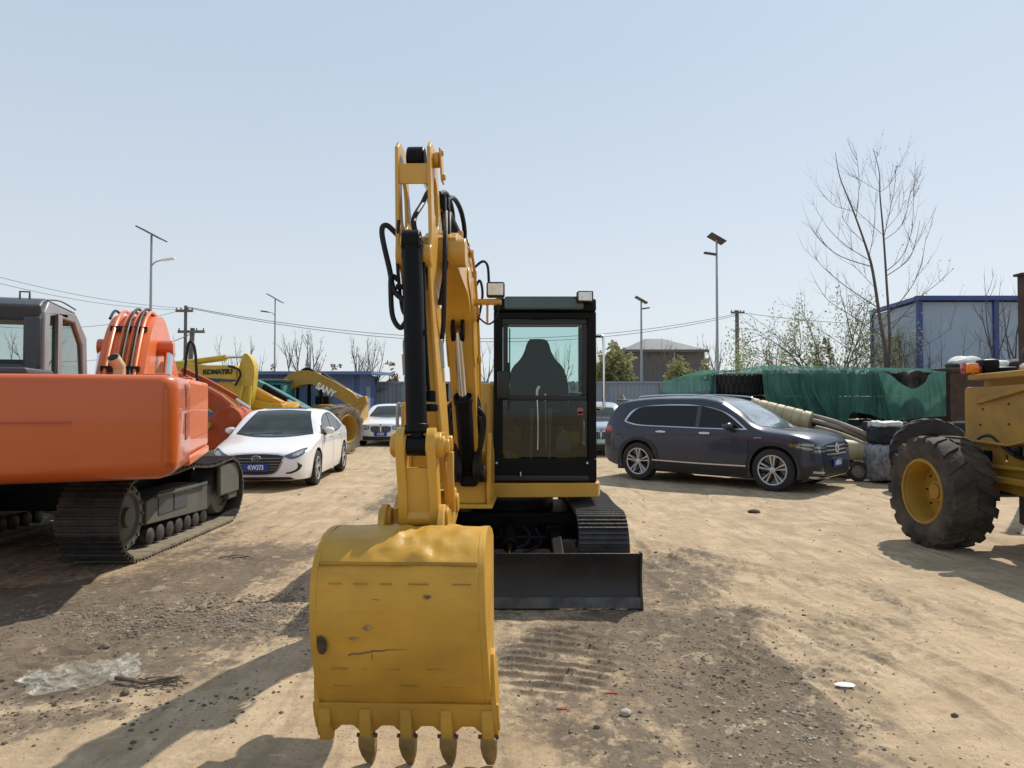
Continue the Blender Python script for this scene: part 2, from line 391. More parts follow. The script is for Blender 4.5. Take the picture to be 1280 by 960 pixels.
# ------------------------------------------------------------------ world, sun, camera
SUN_AZ = R(38.5); SUN_EL = R(48)      # azimuth from +Y towards +X
def setup_world():
    w = bpy.data.worlds.new('World'); SC.world = w; w.use_nodes = True
    nt = w.node_tree; nt.nodes.clear(); L = nt.links.new
    out = _n(nt, 'ShaderNodeOutputWorld'); bg = _n(nt, 'ShaderNodeBackground')
    sky = _n(nt, 'ShaderNodeTexSky'); sky.sky_type = 'NISHITA'; sky.sun_disc = False
    sky.sun_elevation = SUN_EL; sky.sun_rotation = SUN_AZ; sky.altitude = 0
    sky.air_density = 1.0; sky.dust_density = .7; sky.ozone_density = 1.5
    # spring haze: the sky's own colour washed towards pale grey-blue
    hs = _n(nt, 'ShaderNodeHueSaturation'); hs.inputs['Saturation'].default_value = .66
    L(sky.outputs[0], hs.inputs['Color'])
    mx = _n(nt, 'ShaderNodeMix', data_type='RGBA'); mx.inputs[0].default_value = .75
    tcw = _n(nt, 'ShaderNodeTexCoord'); spw = _n(nt, 'ShaderNodeSeparateXYZ'); L(tcw.outputs['Generated'], spw.inputs[0])
    mrw = _n(nt, 'ShaderNodeMapRange', interpolation_type='SMOOTHSTEP'); mrw.inputs[1].default_value = 0; mrw.inputs[2].default_value = .55; L(spw.outputs[2], mrw.inputs[0])
    hz = _n(nt, 'ShaderNodeMix', data_type='RGBA'); L(mrw.outputs[0], hz.inputs[0]); hz.inputs[6].default_value = (7.6, 8.25, 8.7, 1); hz.inputs[7].default_value = (5.7, 6.9, 8.5, 1)
    L(hz.outputs[2], mx.inputs[7])
    L(hs.outputs[0], mx.inputs[6]); L(mx.outputs[2], bg.inputs[0])
    bg.inputs[1].default_value = .102
    L(bg.outputs[0], out.inputs[0])
    ld = bpy.data.lights.new('sun', 'SUN'); ld.energy = 5.0; ld.angle = R(.5); ld.color = (1, .93, .82)
    lo = bpy.data.objects.new('sun', ld); COL.objects.link(lo)
    v = Vector((math.sin(SUN_AZ) * math.cos(SUN_EL), math.cos(SUN_AZ) * math.cos(SUN_EL), math.sin(SUN_EL)))
    lo.rotation_euler = v.to_track_quat('Z', 'Y').to_euler(); lo.location = v * 50
    cd = bpy.data.cameras.new('camera'); cd.sensor_fit = 'HORIZONTAL'; cd.sensor_width = 36; cd.lens = F_PX / 1280 * 36
    cd.clip_start = .05; cd.clip_end = 3000
    co = bpy.data.objects.new('camera', cd); COL.objects.link(co); co.location = (0, 0, CAMH)
    co.rotation_euler = (R(90) + PITCH, 0, 0); SC.camera = co
    SC.view_settings.view_transform = 'Standard'; SC.view_settings.look = 'None'; SC.view_settings.exposure = 0; SC.view_settings.gamma = 1
    SC.cycles.max_bounces = 8; SC.cycles.transparent_max_bounces = 16; SC.cycles.use_denoising = True

# ------------------------------------------------------------------ ground
def fbm(x, y, sc, o=4, seed=0.0):
    return noise.fractal(Vector((x * sc + seed, y * sc - seed, seed)), 1.0, 2.0, o)
def blob(x, y, cx, cy, rx, ry, rot=0, soft=.35):
    dx = x - cx; dy = y - cy; c = math.cos(rot); s = math.sin(rot)
    u = (dx * c + dy * s) / rx; v = (-dx * s + dy * c) / ry
    d = math.sqrt(u * u + v * v); return max(0., min(1., (1 + soft - d) / (2 * soft)))
def dirt_shade_mask(x, y):
    """0 pale packed sand .. 1 dark: moist soil, ground under the excavators, ridge shade painted in"""
    wx = x + .35 * fbm(x, y, .9, 3, 3.1); wy = y + .5 * fbm(x, y, .7, 3, 8.2)
    d = 0
    d = max(d, .80 * blob(wx, wy, -2.95, 4.9, 1.25, .95, .1, .35))
    d = max(d, .70 * blob(wx, wy, -3.6, 5.6, 1.6, .8, 0, .35))
    d = max(d, .62 * blob(wx, wy, -2.7, 6.8, .9, 1.3, 0, .4))
    d = max(d, .55 * blob(wx, wy, -2.35, 3.75, .55, .22, .5, .4))
    d = max(d, .62 * blob(wx, wy, .75, 4.8, .95, 1.1, 0, .45))
    d = max(d, .80 * blob(wx, wy, 1.25, 4.2, .50, 1.5, -.18, .45))
    d = max(d, .52 * blob(wx, wy, 1.3, 6.3, .6, 1.6, -.35, .5))
    d = max(d, .45 * blob(wx, wy, .75, 3.5, .9, .55, 0, .45))
    d = max(d, .30 * blob(wx, wy, 2.5, 5.0, .5, 1.3, -.5, .6))
    d = max(d, .35 * blob(wx, wy, -.3, 6.5, 1.3, 2.0, 0, .5))  # darker ground under the yellow excavator
    d = max(d, .40 * blob(wx, wy, -5, 8, 2.2, 2.6, 0, .4))  # darker ground under the orange excavator
    d = max(d, .45 * blob(wx, wy, -1.8, 11.5, .5, 2.6, .15, .5))
    d = max(d, .33 * blob(wx, wy, -.2, 3.0, .16, .6, 0, .5))
    d = max(d, .95 * blob(wx, wy, .26, 5.0, .28, .13, .3, .5))
    g_ = blob(x, y, .28, 4.42, .36, .62, -.15, .25)
    if g_ > 0: d = max(d, g_ * (.35 + .55 * max(0, math.sin((y * 1.0 + x * .34 + .25 * (x - .3) ** 2) * 2 * PI / .12 + 1.2)) * min(1, max(0, .8 + .9 * fbm(x, y, 2.6, 2, 1)))))  # print ridges: shade of their near sides painted as dark bands
    return d
RUTS = [(1.9, 3.2, -.12, .99, .14, 5.5), (2.75, 3.4, -.30, .954, .16, 6.5), (4.0, 4.2, -.55, .835, .17, 6.0), (-1.25, 3.4, .05, .999, .13, 4.5), (-2.1, 6.2, .20, .98, .15, 5.0), (1.2, 6.6, .05, .999, .15, 4.5), (2.9, 6.0, -.75, .66, .13, 4.2), (-3.4, 3.3, .42, .907, .14, 3.5)]
def ground_h(x, y):
    if y > 40 or abs(x) > 30: return 0
    h = .018 * fbm(x, y, .45, 3, 1.7) + .006 * fbm(x, y, 3.0, 3, 5.0)
    if 2 < y < 12 and abs(x) < 6:
        dm = dirt_shade_mask(x, y)
        h += (.25 + dm) * .010 * fbm(x, y, 7.0, 4, 2.0) + (.4 + dm) * .005 * fbm(x, y, 15, 3, 4.0)
        # crawler track prints beside the bucket
        a = blob(x, y, .28, 4.42, .36, .62, -.15, .25)
        if a > 0: h += a * .024 * (max(0, math.sin((y * 1.0 + x * .34 + .25 * (x - .3) ** 2 + .012 * fbm(x, y, 6, 2, 7)) * 2 * PI / .12)) ** 1.3 - .25) * min(1, max(.0, .8 + .9 * fbm(x, y, 2.6, 2, 1)))
        a = blob(x, y, .33, 4.95, .24, .13, .2, .4)
        h += a * .016 * (.5 + fbm(x, y, 9, 3, 6.0))
        # long tyre ruts on the right
        for k, (cx, cy, L_) in enumerate(((2.35, 5.0, 1.6), (1.55, 4.7, 1.2))):
            a = blob(x, y, cx, cy, .22, L_, -.45, .4)
            if a > 0: h += a * .008 * math.sin((x * math.cos(.45) + y * math.sin(.45)) * 2 * PI / .11)
        a = blob(x, y, -1.8, 6.05, .35, .18, -.2, .4)
        if a > 0: h += a * .012 * math.sin((y * .8 - x * .5) * 2 * PI / .09)
        for (ax, ay, dx_, dy_, wd, L1) in RUTS:
            px_, py_ = x - ax, y - ay; al = px_ * dx_ + py_ * dy_; ac = -px_ * dy_ + py_ * dx_ + .05 * math.sin(al * 1.3)
            if abs(ac) < wd * 1.6 and 0 < al < L1:
                e = min(1, al / .6, (L1 - al) / .6); q = abs(ac) / wd
                h += e * ((-.016 + .010 * math.sin(al * 2 * PI / .13 + (3 if ac > 0 else -3) * q)) * max(0, 1 - q ** 4) + .016 * math.exp(-((q - 1.15) / .18) ** 2)) * (.55 + .9 * abs(fbm(x, y, 1.5, 2, 12)))
    return h
def make_ground():
    def axis(lo, hi, step, far, grow):
        v = []; t = lo
        while t < hi: v.append(t); t += step
        s = step; t = hi; up = []
        while t < far: up.append(t); s *= grow; t += s
        up.append(far); s = step; t = lo; dn = []
        while t > -far: t -= s; dn.append(t); s *= grow
        return sorted(dn + v + up)
    xs = axis(-4.2, 4.6, .025, 900, 1.10)
    ys = []; t = 2.2; s = .028
    while t < 1500: ys.append(t); s *= (1.004 if t < 7 else 1.03); t += (.012 if 3.9 < t < 5.15 else s)
    ys = [-60, -20, -8, -3, 0, 1, 1.6, 1.9] + ys
    b = MB()
    lay = b.bm.verts.layers.float.new('dirt')  # vertex mask: soil tone plus the painted ridge shade
    V = b.grid([[(x, y, ground_h(x, y)) for x in xs] for y in ys])
    for row in V:
        for v in row:
            x, y = v.co.x, v.co.y
            v[lay] = dirt_shade_mask(x, y) if (0 < y < 18 and abs(x) < 9) else .12
    m = bpy.data.materials.new('packed_earth'); m.use_nodes = True
    nt = m.node_tree; nt.nodes.clear(); L = nt.links.new
    out = _n(nt, 'ShaderNodeOutputMaterial'); p = _n(nt, 'ShaderNodeBsdfPrincipled'); L(p.outputs[0], out.inputs[0])
    tc = _n(nt, 'ShaderNodeTexCoord'); at_ = _n(nt, 'ShaderNodeAttribute'); at_.attribute_name = 'dirt'
    def nz(scale, det=8, rough=.6, vec=None, dist=0):
        n = _n(nt, 'ShaderNodeTexNoise'); n.inputs['Scale'].default_value = scale; n.inputs['Detail'].default_value = det
        n.inputs['Roughness'].default_value = rough; n.inputs['Distortion'].default_value = dist
        L(vec or tc.outputs['Object'], n.inputs['Vector']); return n.outputs[0]
    def mrg(src, a, b_, c=0, d=1):
        n = _n(nt, 'ShaderNodeMapRange'); n.inputs[1].default_value = a; n.inputs[2].default_value = b_; n.inputs[3].default_value = c; n.inputs[4].default_value = d
        L(src, n.inputs[0]); return n.outputs[0]
    def mth(op, a, b_):
        n = _n(nt, 'ShaderNodeMath', operation=op)
        for i, q in enumerate((a, b_)):
            if isinstance(q, (int, float)): n.inputs[i].default_value = q
            else: L(q, n.inputs[i])
        return n.outputs[0]
    def mix(f, a, b_):
        n = _n(nt, 'ShaderNodeMix', data_type='RGBA')
        L(f, n.inputs[0])
        for i, q in ((6, a), (7, b_)):
            if isinstance(q, tuple): n.inputs[i].default_value = (*q, 1)
            else: L(q, n.inputs[i])
        return n.outputs[2]
    # stretched coordinates: tyre streaks roughly along the yard
    mp = _n(nt, 'ShaderNodeMapping'); mp.inputs['Scale'].default_value = (3.0, .55, 1); mp.inputs['Rotation'].default_value = (0, 0, R(22))
    L(tc.outputs['Object'], mp.inputs[0])
    streak = nz(1.6, 8, .62, mp.outputs[0], .4)
    big = nz(.35, 6, .6); mid = nz(1.7, 9, .65, None, .3); fine = nz(14, 9, .7); grain = nz(90, 6, .7)
    sand = mix(mrg(big, .35, .65), (.455, .342, .212), (.345, .258, .16))
    sand = mix(mrg(mid, .42, .66), sand, (.56, .43, .28))
    sand = mix(mrg(streak, .50, .66, 0, .62), sand, (.265, .20, .125))
    dark = mix(mrg(mid, .35, .65), (.165, .124, .082), (.098, .076, .053))
    dark = mix(mrg(fine, .5, .75, 0, .8), dark, (.26, .215, .165))
    f = mth('ADD', at_.outputs['Fac'], mth('MULTIPLY', mth('SUBTRACT', fine, .5), 1.1))
    f = mth('ADD', f, mth('MULTIPLY', mth('SUBTRACT', mid, .5), .9))
    f = mth('ADD', f, mth('MULTIPLY', mth('SUBTRACT', streak, .5), .7))
    col = mix(mrg(f, .24, .50), sand, dark)
    crumb = nz(34, 6, .75); pat = nz(5.5, 9, .72, None, .6)
    col = mix(mth('MULTIPLY', mrg(pat, .55, .60), .36), col, (.24, .18, .115))
    col = mix(mth('MULTIPLY', mrg(pat, .45, .37), .45), col, (.60, .47, .32))
    col = mix(mth('MULTIPLY', mrg(crumb, .57, .64), .5), col, (.16, .125, .09))
    mp2 = _n(nt, 'ShaderNodeMapping'); mp2.inputs['Scale'].default_value = (11, .8, 1); mp2.inputs['Rotation'].default_value = (0, 0, R(27)); L(tc.outputs['Object'], mp2.inputs[0])
    fl = nz(1.3, 5, .6, mp2.outputs[0], .2)
    col = mix(mth('MULTIPLY', mth('MULTIPLY', mrg(fl, .54, .62), mrg(mid, .42, .6)), .45), col, (.22, .17, .115))
    col = mix(mrg(grain, .35, .75, 0, .35), col, (.14, .11, .085))
    vor = _n(nt, 'ShaderNodeTexVoronoi'); vor.inputs['Scale'].default_value = 26; L(tc.outputs['Object'], vor.inputs['Vector'])
    speck = mth('MULTIPLY', mrg(vor.outputs['Distance'], .10, .22, 1, 0), mrg(mid, .52, .62))
    col = mix(mth('MULTIPLY', speck, .6), col, (.13, .105, .08))
    L(col, p.inputs['Base Color']); p.inputs['Roughness'].default_value = .92; p.inputs['Specular IOR Level'].default_value = .25
    hgt = mth('ADD', mth('MULTIPLY', fine, 1.2), mth('ADD', mth('MULTIPLY', grain, .16), mth('MULTIPLY', mid, .9)))
    hgt = mth('ADD', hgt, mth('MULTIPLY', streak, .6)); hgt = mth('ADD', hgt, mth('ADD', mth('MULTIPLY', crumb, .5), mth('MULTIPLY', fl, .5)))
    hgt = mth('ADD', hgt, mth('MULTIPLY', speck, .15))
    bp = _n(nt, 'ShaderNodeBump'); bp.inputs['Strength'].default_value = .42; bp.inputs['Distance'].default_value = .05
    L(hgt, bp.inputs['Height']); L(bp.outputs[0], p.inputs['Normal'])
    struct('ground', b, m, normals=False, angle=60)

def make_gravel():
    rnd = random.Random(5); b = MB()
    spots = []
    def scatter(n, cx, cy, rx, ry, s0, s1, mi):
        for _ in range(n):
            x = rnd.gauss(cx, rx); y = rnd.gauss(cy, ry)
            if y < 2.7: continue
            spots.append((x, y, s0 + (s1 - s0) * rnd.random() ** 3, mi))
    scatter(3800, -2.35, 5.25, .60, .26, .004, .015, 0)
    scatter(500, -1.85, 5.65, .32, .20, .005, .018, 0)
    scatter(1800, -3.0, 5.0, .9, .6, .003, .010, 0)
    scatter(90, -2.2, 5.2, .4, .2, .004, .014, 1)
    scatter(500, -2.4, 3.75, .6, .25, .004, .015, 2)
    scatter(420, 1.2, 4.2, .35, .9, .003, .011, 2)
    scatter(1500, 1.2, 4.2, .40, 1.0, .003, .011, 0)
    scatter(600, 1.2, 3.9, .3, .6, .004, .014, 0)
    scatter(200, 1.30, 3.45, .22, .30, .003, .012, 1)
    scatter(260, .7, 5.0, .6, .6, .003, .009, 2)
    scatter(260, .5, 3.9, .6, .5, .003, .010, 2)
    scatter(2600, 0, 6, 3.2, 3, .003, .010, 0)
    scatter(260, 1, 6, 3.2, 3, .003, .009, 2)
    scatter(160, 0, 5, 3, 2.2, .003, .009, 1)
    scatter(260, 2, 11, 5, 4, .006, .022, 2)
    t = bmesh.new(); bmesh.ops.create_icosphere(t, subdivisions=1, radius=1); t.verts.ensure_lookup_table()
    iv = [v.co.copy() for v in t.verts]; fi = [[v.index for v in f.verts] for f in t.faces]; t.free()
    VV = []; FF = []; MI = []
    for x, y, s, mi in spots:
        z = ground_h(x, y) + s * .05
        q = Matrix.Rotation(rnd.random() * 6.3, 3, Vector((rnd.random(), rnd.random(), rnd.random() + .01)).normalized())
        sc = (s * rnd.uniform(.8, 1.4), s * rnd.uniform(.8, 1.3), s * .7); o = len(VV)
        for c in iv:
            c = q @ (c * rnd.uniform(.75, 1.2)); VV.append((x + c.x * sc[0], y + c.y * sc[1], z + c.z * sc[2]))
        for f in fi: FF.append([i + o for i in f]); MI.append(mi)
    me = bpy.data.meshes.new('gravel'); me.from_pydata(VV, [], FF)
    for k in ('stone', 'stone_white', 'clod'): me.materials.append(M[k])
    me.polygons.foreach_set('material_index', MI)
    o = bpy.data.objects.new('gravel', me); COL.objects.link(o); b.bm.free()
    tag(o, 'loose gravel and soil clods strewn over the packed earth yard', 'gravel', kind='stuff')

def one_stone(name, px, py, s, m, label, group=None, sc=(1, .8, .6)):
    p = at(px, py, 5); t = CAMH / (CAMH - p.z); x, y = p.x * t, 5 * t
    b = MB(); b.sphere((0, 0, s * sc[2] * .5), s, 2, sc)
    rnd = random.Random(int(px))
    for v in b.bm.verts: v.co *= 1 + .25 * noise.noise(v.co * (1.5 / s) + Vector((px, 0, 0)))
    o = obj(name, b, m, smooth=False); o.location = (x, y, ground_h(x, y)); tag(o, label, 'stone' if 'stone' in name or 'rock' in name else 'litter', group)
    return o

def make_litter():
    G = 'single stones lying on the yard'
    one_stone('stone', 782, 892, .030, M['stone_white'], 'pale rounded stone at the near edge of the dark soil patch, right of the bucket', G)
    one_stone('stone', 746, 909, .018, M['clod'], 'small dark stone left of the pale stone, near the bucket teeth', G)
    one_stone('stone', 1193, 894, .018, M['clod'], 'small dark stone alone on pale sand at the lower right', G)
    one_stone('stone', 776, 836, .016, M['clod'], 'small dark stone on the brown soil past the tread prints', G)
    one_stone('stone', 131, 806, .035, M['stone'], 'grey stone just behind the crumpled plastic sheet', G)
    one_stone('clod', 156, 869, .025, M['clod'], 'dark clod of soil in front of the plastic sheet and twig', None)
    one_stone('wood_chunk', 943, 641, .07, M['clod'], 'dark chunk of scrap lying on bare sand before the blue car', None, (1.3, .6, .5))
    one_stone('paper_scrap', 1056, 855, .045, M['sack'], 'small white paper scrap on pale sand, right of the dark soil', None, (1.3, .8, .1))
    one_stone('red_scrap', 703, 884, .022, M['redscrap'], 'small red scrap near the bucket teeth', None, (1.6, .6, .3))
    one_stone('brick_fragment', 765, 868, .016, M['redscrap'], 'thin reddish brick fragment on brown soil behind the red scrap', None, (2.4, .5, .3))
    # crumpled plastic sheet
    P = []
    n, k = 110, 60
    a = Vector((-2.93, 4.02)); bb = Vector((-2.32, 4.62)); wdt = Vector((.62, .16))
    for i in range(n + 1):
        row = []
        for j in range(k + 1):
            s = i / n; t = j / k
            lx, ly = -2.86 + .31 * t, 4.10 - .27 * t; rx_, ry_ = -2.33 + .19 * t, 4.48 - .36 * t
            u = lx + (rx_ - lx) * s + .03 * fbm(s * 5, t * 3, 1, 2, 9); v = ly + (ry_ - ly) * s + .05 * fbm(s * 6, t * 4, 1, 3, 3)
            rd = 1 - abs(2 * noise.noise(Vector((s * 6 + t * 2, t * 5 - s * 2, 3)))); r2 = 1 - abs(2 * noise.noise(Vector((s * 15, t * 12, 8))))
            z = ground_h(u, v) + .006 + .022 * rd ** 5 + .004 * r2 ** 3 * (.2 + s) + .006 * abs(fbm(s * 5, t * 4, 1, 2, 2.2))
            row.append((u, v, z))
        P.append(row)
    b = MB(); b.grid(P)
    m = bpy.data.materials.new('clear_plastic_film'); m.use_nodes = True; nt = m.node_tree; nt.nodes.clear(); L = nt.links.new
    out = _n(nt, 'ShaderNodeOutputMaterial'); tr = _n(nt, 'ShaderNodeBsdfTransparent'); g = _n(nt, 'ShaderNodeBsdfPrincipled')
    g.inputs['Base Color'].default_value = (.62, .60, .52, 1); g.inputs['Roughness'].default_value = .38
    tl = _n(nt, 'ShaderNodeBsdfTranslucent'); tl.inputs[0].default_value = (.6, .6, .52, 1)
    m1 = _n(nt, 'ShaderNodeMixShader'); m1.inputs[0].default_value = .35; L(g.outputs[0], m1.inputs[1]); L(tl.outputs[0], m1.inputs[2])
    nz = _n(nt, 'ShaderNodeTexNoise'); nz.inputs['Scale'].default_value = 7; nz.inputs['Detail'].default_value = 6
    tc = _n(nt, 'ShaderNodeTexCoord'); L(tc.outputs['Object'], nz.inputs[0])
    mr = _n(nt, 'ShaderNodeMapRange'); mr.inputs[1].default_value = .4; mr.inputs[2].default_value = .65; mr.inputs[3].default_value = .15; mr.inputs[4].default_value = .62
    L(nz.outputs[0], mr.inputs[0])
    m2 = _n(nt, 'ShaderNodeMixShader'); L(mr.outputs[0], m2.inputs[0]); L(tr.outputs[0], m2.inputs[1]); L(m1.outputs[0], m2.inputs[2]); L(m2.outputs[0], out.inputs[0])
    tag(obj('plastic_sheet', b, m, angle=60), 'crumpled clear plastic sheet lying on the earth at lower left', 'plastic sheet')
    b = MB(); rnd = random.Random(3)
    b.tube([(-2.24, 4.05, .03), (-2.12, 4.0, .035), (-2.04, 3.98, .03), (-1.97, 4.03, .03), (-1.88, 4.06, .03)], .01, 7, 5, rads=(.013, .007))
    for k in range(16):
        x, y = -2.20 + .3 * rnd.random(), 4.0 + rnd.uniform(-.03, .05); z0 = ground_h(x, y) + .015
        b.tube([(x, y, z0), (x + .04, y + rnd.uniform(-.03, .03), z0 + .012), (x + .09, y + rnd.uniform(-.05, .06), z0)], .004, 5, 3, rads=(.006, .002))
    tag(obj('twig', b, M['clod']), 'dark frayed twig poking out from the plastic sheet', 'twig')
    b = MB()
    for k in range(4):
        x, y = -2.95 + k * .07, 7.2 + rnd.uniform(-.06, .06)
        b.tube([(x, y, .01), (x + .07, y + .03, .02), (x + .14, y + rnd.uniform(-.05, .05), .01)], .005, 5, 3, rads=(.007, .003))
    tag(obj('broken_twigs', b, M['bark']), 'few broken twigs beside the crawler track of the orange excavator', 'twigs')

# ------------------------------------------------------------------ trees
def branch(b, rnd, p, d, L_, r, depth, spread=.55, up=.15, n=5, kids=(2, 4), tips=None, wob=.18, ratio=.66, sides=5):
    pts = [Vector(p)]; dd = Vector(d).normalized(); seg = n
    for i in range(seg):
        dd = (dd + Vector((rnd.gauss(0, wob), rnd.gauss(0, wob), rnd.gauss(0, wob) + up)) * .5).normalized()
        pts.append(pts[-1] + dd * L_ / seg)
    b.tube(pts, r, max(3, sides), 2 if depth > 1 else 0, cap=False, rads=(r, r * .45 if depth else r * .25))
    if tips is not None and depth <= 1: tips.extend(pts[2:])
    if depth == 0: return
    for k in range(rnd.randint(*kids)):
        i = rnd.randint(max(1, seg // 3), seg); q = pts[i]
        ang = rnd.random() * 2 * PI; t = (pts[i] - pts[i - 1]).normalized()
        side = t.orthogonal().normalized(); side.rotate(Matrix.Rotation(ang, 3, t))
        nd = (t * (1 - spread * .5) + side * spread * rnd.uniform(.7, 1.2)).normalized()
        branch(b, rnd, q, nd, L_ * ratio * rnd.uniform(.7, 1.15), r * .55, depth - 1, spread, up, max(3, n - 1), kids, tips, wob, ratio, sides - 1)
    branch(b, rnd, pts[-1], dd, L_ * ratio, r * .45, depth - 1, spread, up, max(3, n - 1), kids, tips, wob, ratio, sides - 1)
def leaves(b, rnd, tips, per, size, spreadr, droop=0):
    for t in tips:
        for _ in range(per):
            c = t + Vector((rnd.gauss(0, spreadr), rnd.gauss(0, spreadr), rnd.gauss(0, spreadr) - droop * rnd.random()))
            a = Vector((rnd.gauss(0, 1), rnd.gauss(0, 1), rnd.gauss(0, 1) - droop * 2)).normalized(); s = size * rnd.uniform(.6, 1.3)
            o = a.orthogonal().normalized() * s * .35
            v = [b.bm.verts.new(c), b.bm.verts.new(c + a * s * .5 + o), b.bm.verts.new(c + a * s), b.bm.verts.new(c + a * s * .5 - o)]
            b.bm.faces.new(v)
def bare_tree(name, label, px, py_top, Y, group=None, stems=5, seed=1, fan=.5, depth=3, r=.07, m='bark_pale', buds=0, kids=(2, 3), spread=.55, trunk=.25, base_r=None):
    base = at(px, 500, Y); top = at(px, py_top, Y); H = top.z
    root = thing(name, label, 'tree', (base.x, Y, 0), group=group)
    rnd = random.Random(seed); b = MB(); tips = []
    th = H * trunk
    b.tube([(0, 0, -.1), (0.02, 0, th * .5), (0, 0, th)], r, 8, 4, rads=(r * 1.5, r * 1.1))
    t = obj('trunk', b, M[m], root)
    b = MB()
    for k in range(stems):
        a = -PI / 2 + (k + .5 - stems / 2) / stems * 2 * fan
        d = Vector((math.sin((k - (stems - 1) / 2) / max(1, stems - 1) * 2 * fan), rnd.uniform(-.4, .4), 1.0))
        branch(b, rnd, (0, 0, th * .92), d, (H - th) * .55, r * .72, depth, spread, .25, 6, kids, tips, .10, .5)
    obj('branches', b, M[m], root, normals=False)
    if buds:
        b = MB(); leaves(b, rnd, [q for q in tips if rnd.random() < .4], buds, .06, .05); obj('foliage', b, M['leaf_brown'], root, normals=False, smooth=False)
    return root
def leafy(name, label, px, py_top, Y, half_w_px, leafm, seed=1, group=None, dens=420, lsize=.16, base_py=None, cat='bush', trunk=True):
    base = at(px, 500, Y); H = at(px, py_top, Y).z; w = half_w_px / F_PX * Y
    root = thing(name, label, cat, (base.x, Y, 0), group=group)
    rnd = random.Random(seed); b = MB()
    for k in range(5): b.tube([(0, 0, 0), (rnd.uniform(-.3, .3) * w, rnd.uniform(-.3, .3) * w, H * .4), (rnd.uniform(-.8, .8) * w, rnd.uniform(-.6, .6) * w, H * rnd.uniform(.6, .85))], .05, 5, 4, rads=(.08, .02))
    obj('stems', b, M['bark'], root)
    b = MB(); tips = []
    for _ in range(dens):
        u = Vector((rnd.gauss(0, 1), rnd.gauss(0, 1), rnd.gauss(0, 1))).normalized() * rnd.random() ** .4
        q = 1 + .35 * noise.noise(u * 2.2 + Vector((seed, 0, 0)))
        tips.append(Vector((u.x * w * q, u.y * w * q, H * .55 + u.z * H * .45 * q)))
    leaves(b, rnd, tips, 9, lsize, w * .07)
    obj('foliage', b, leafm, root, normals=False, smooth=False)
    return root

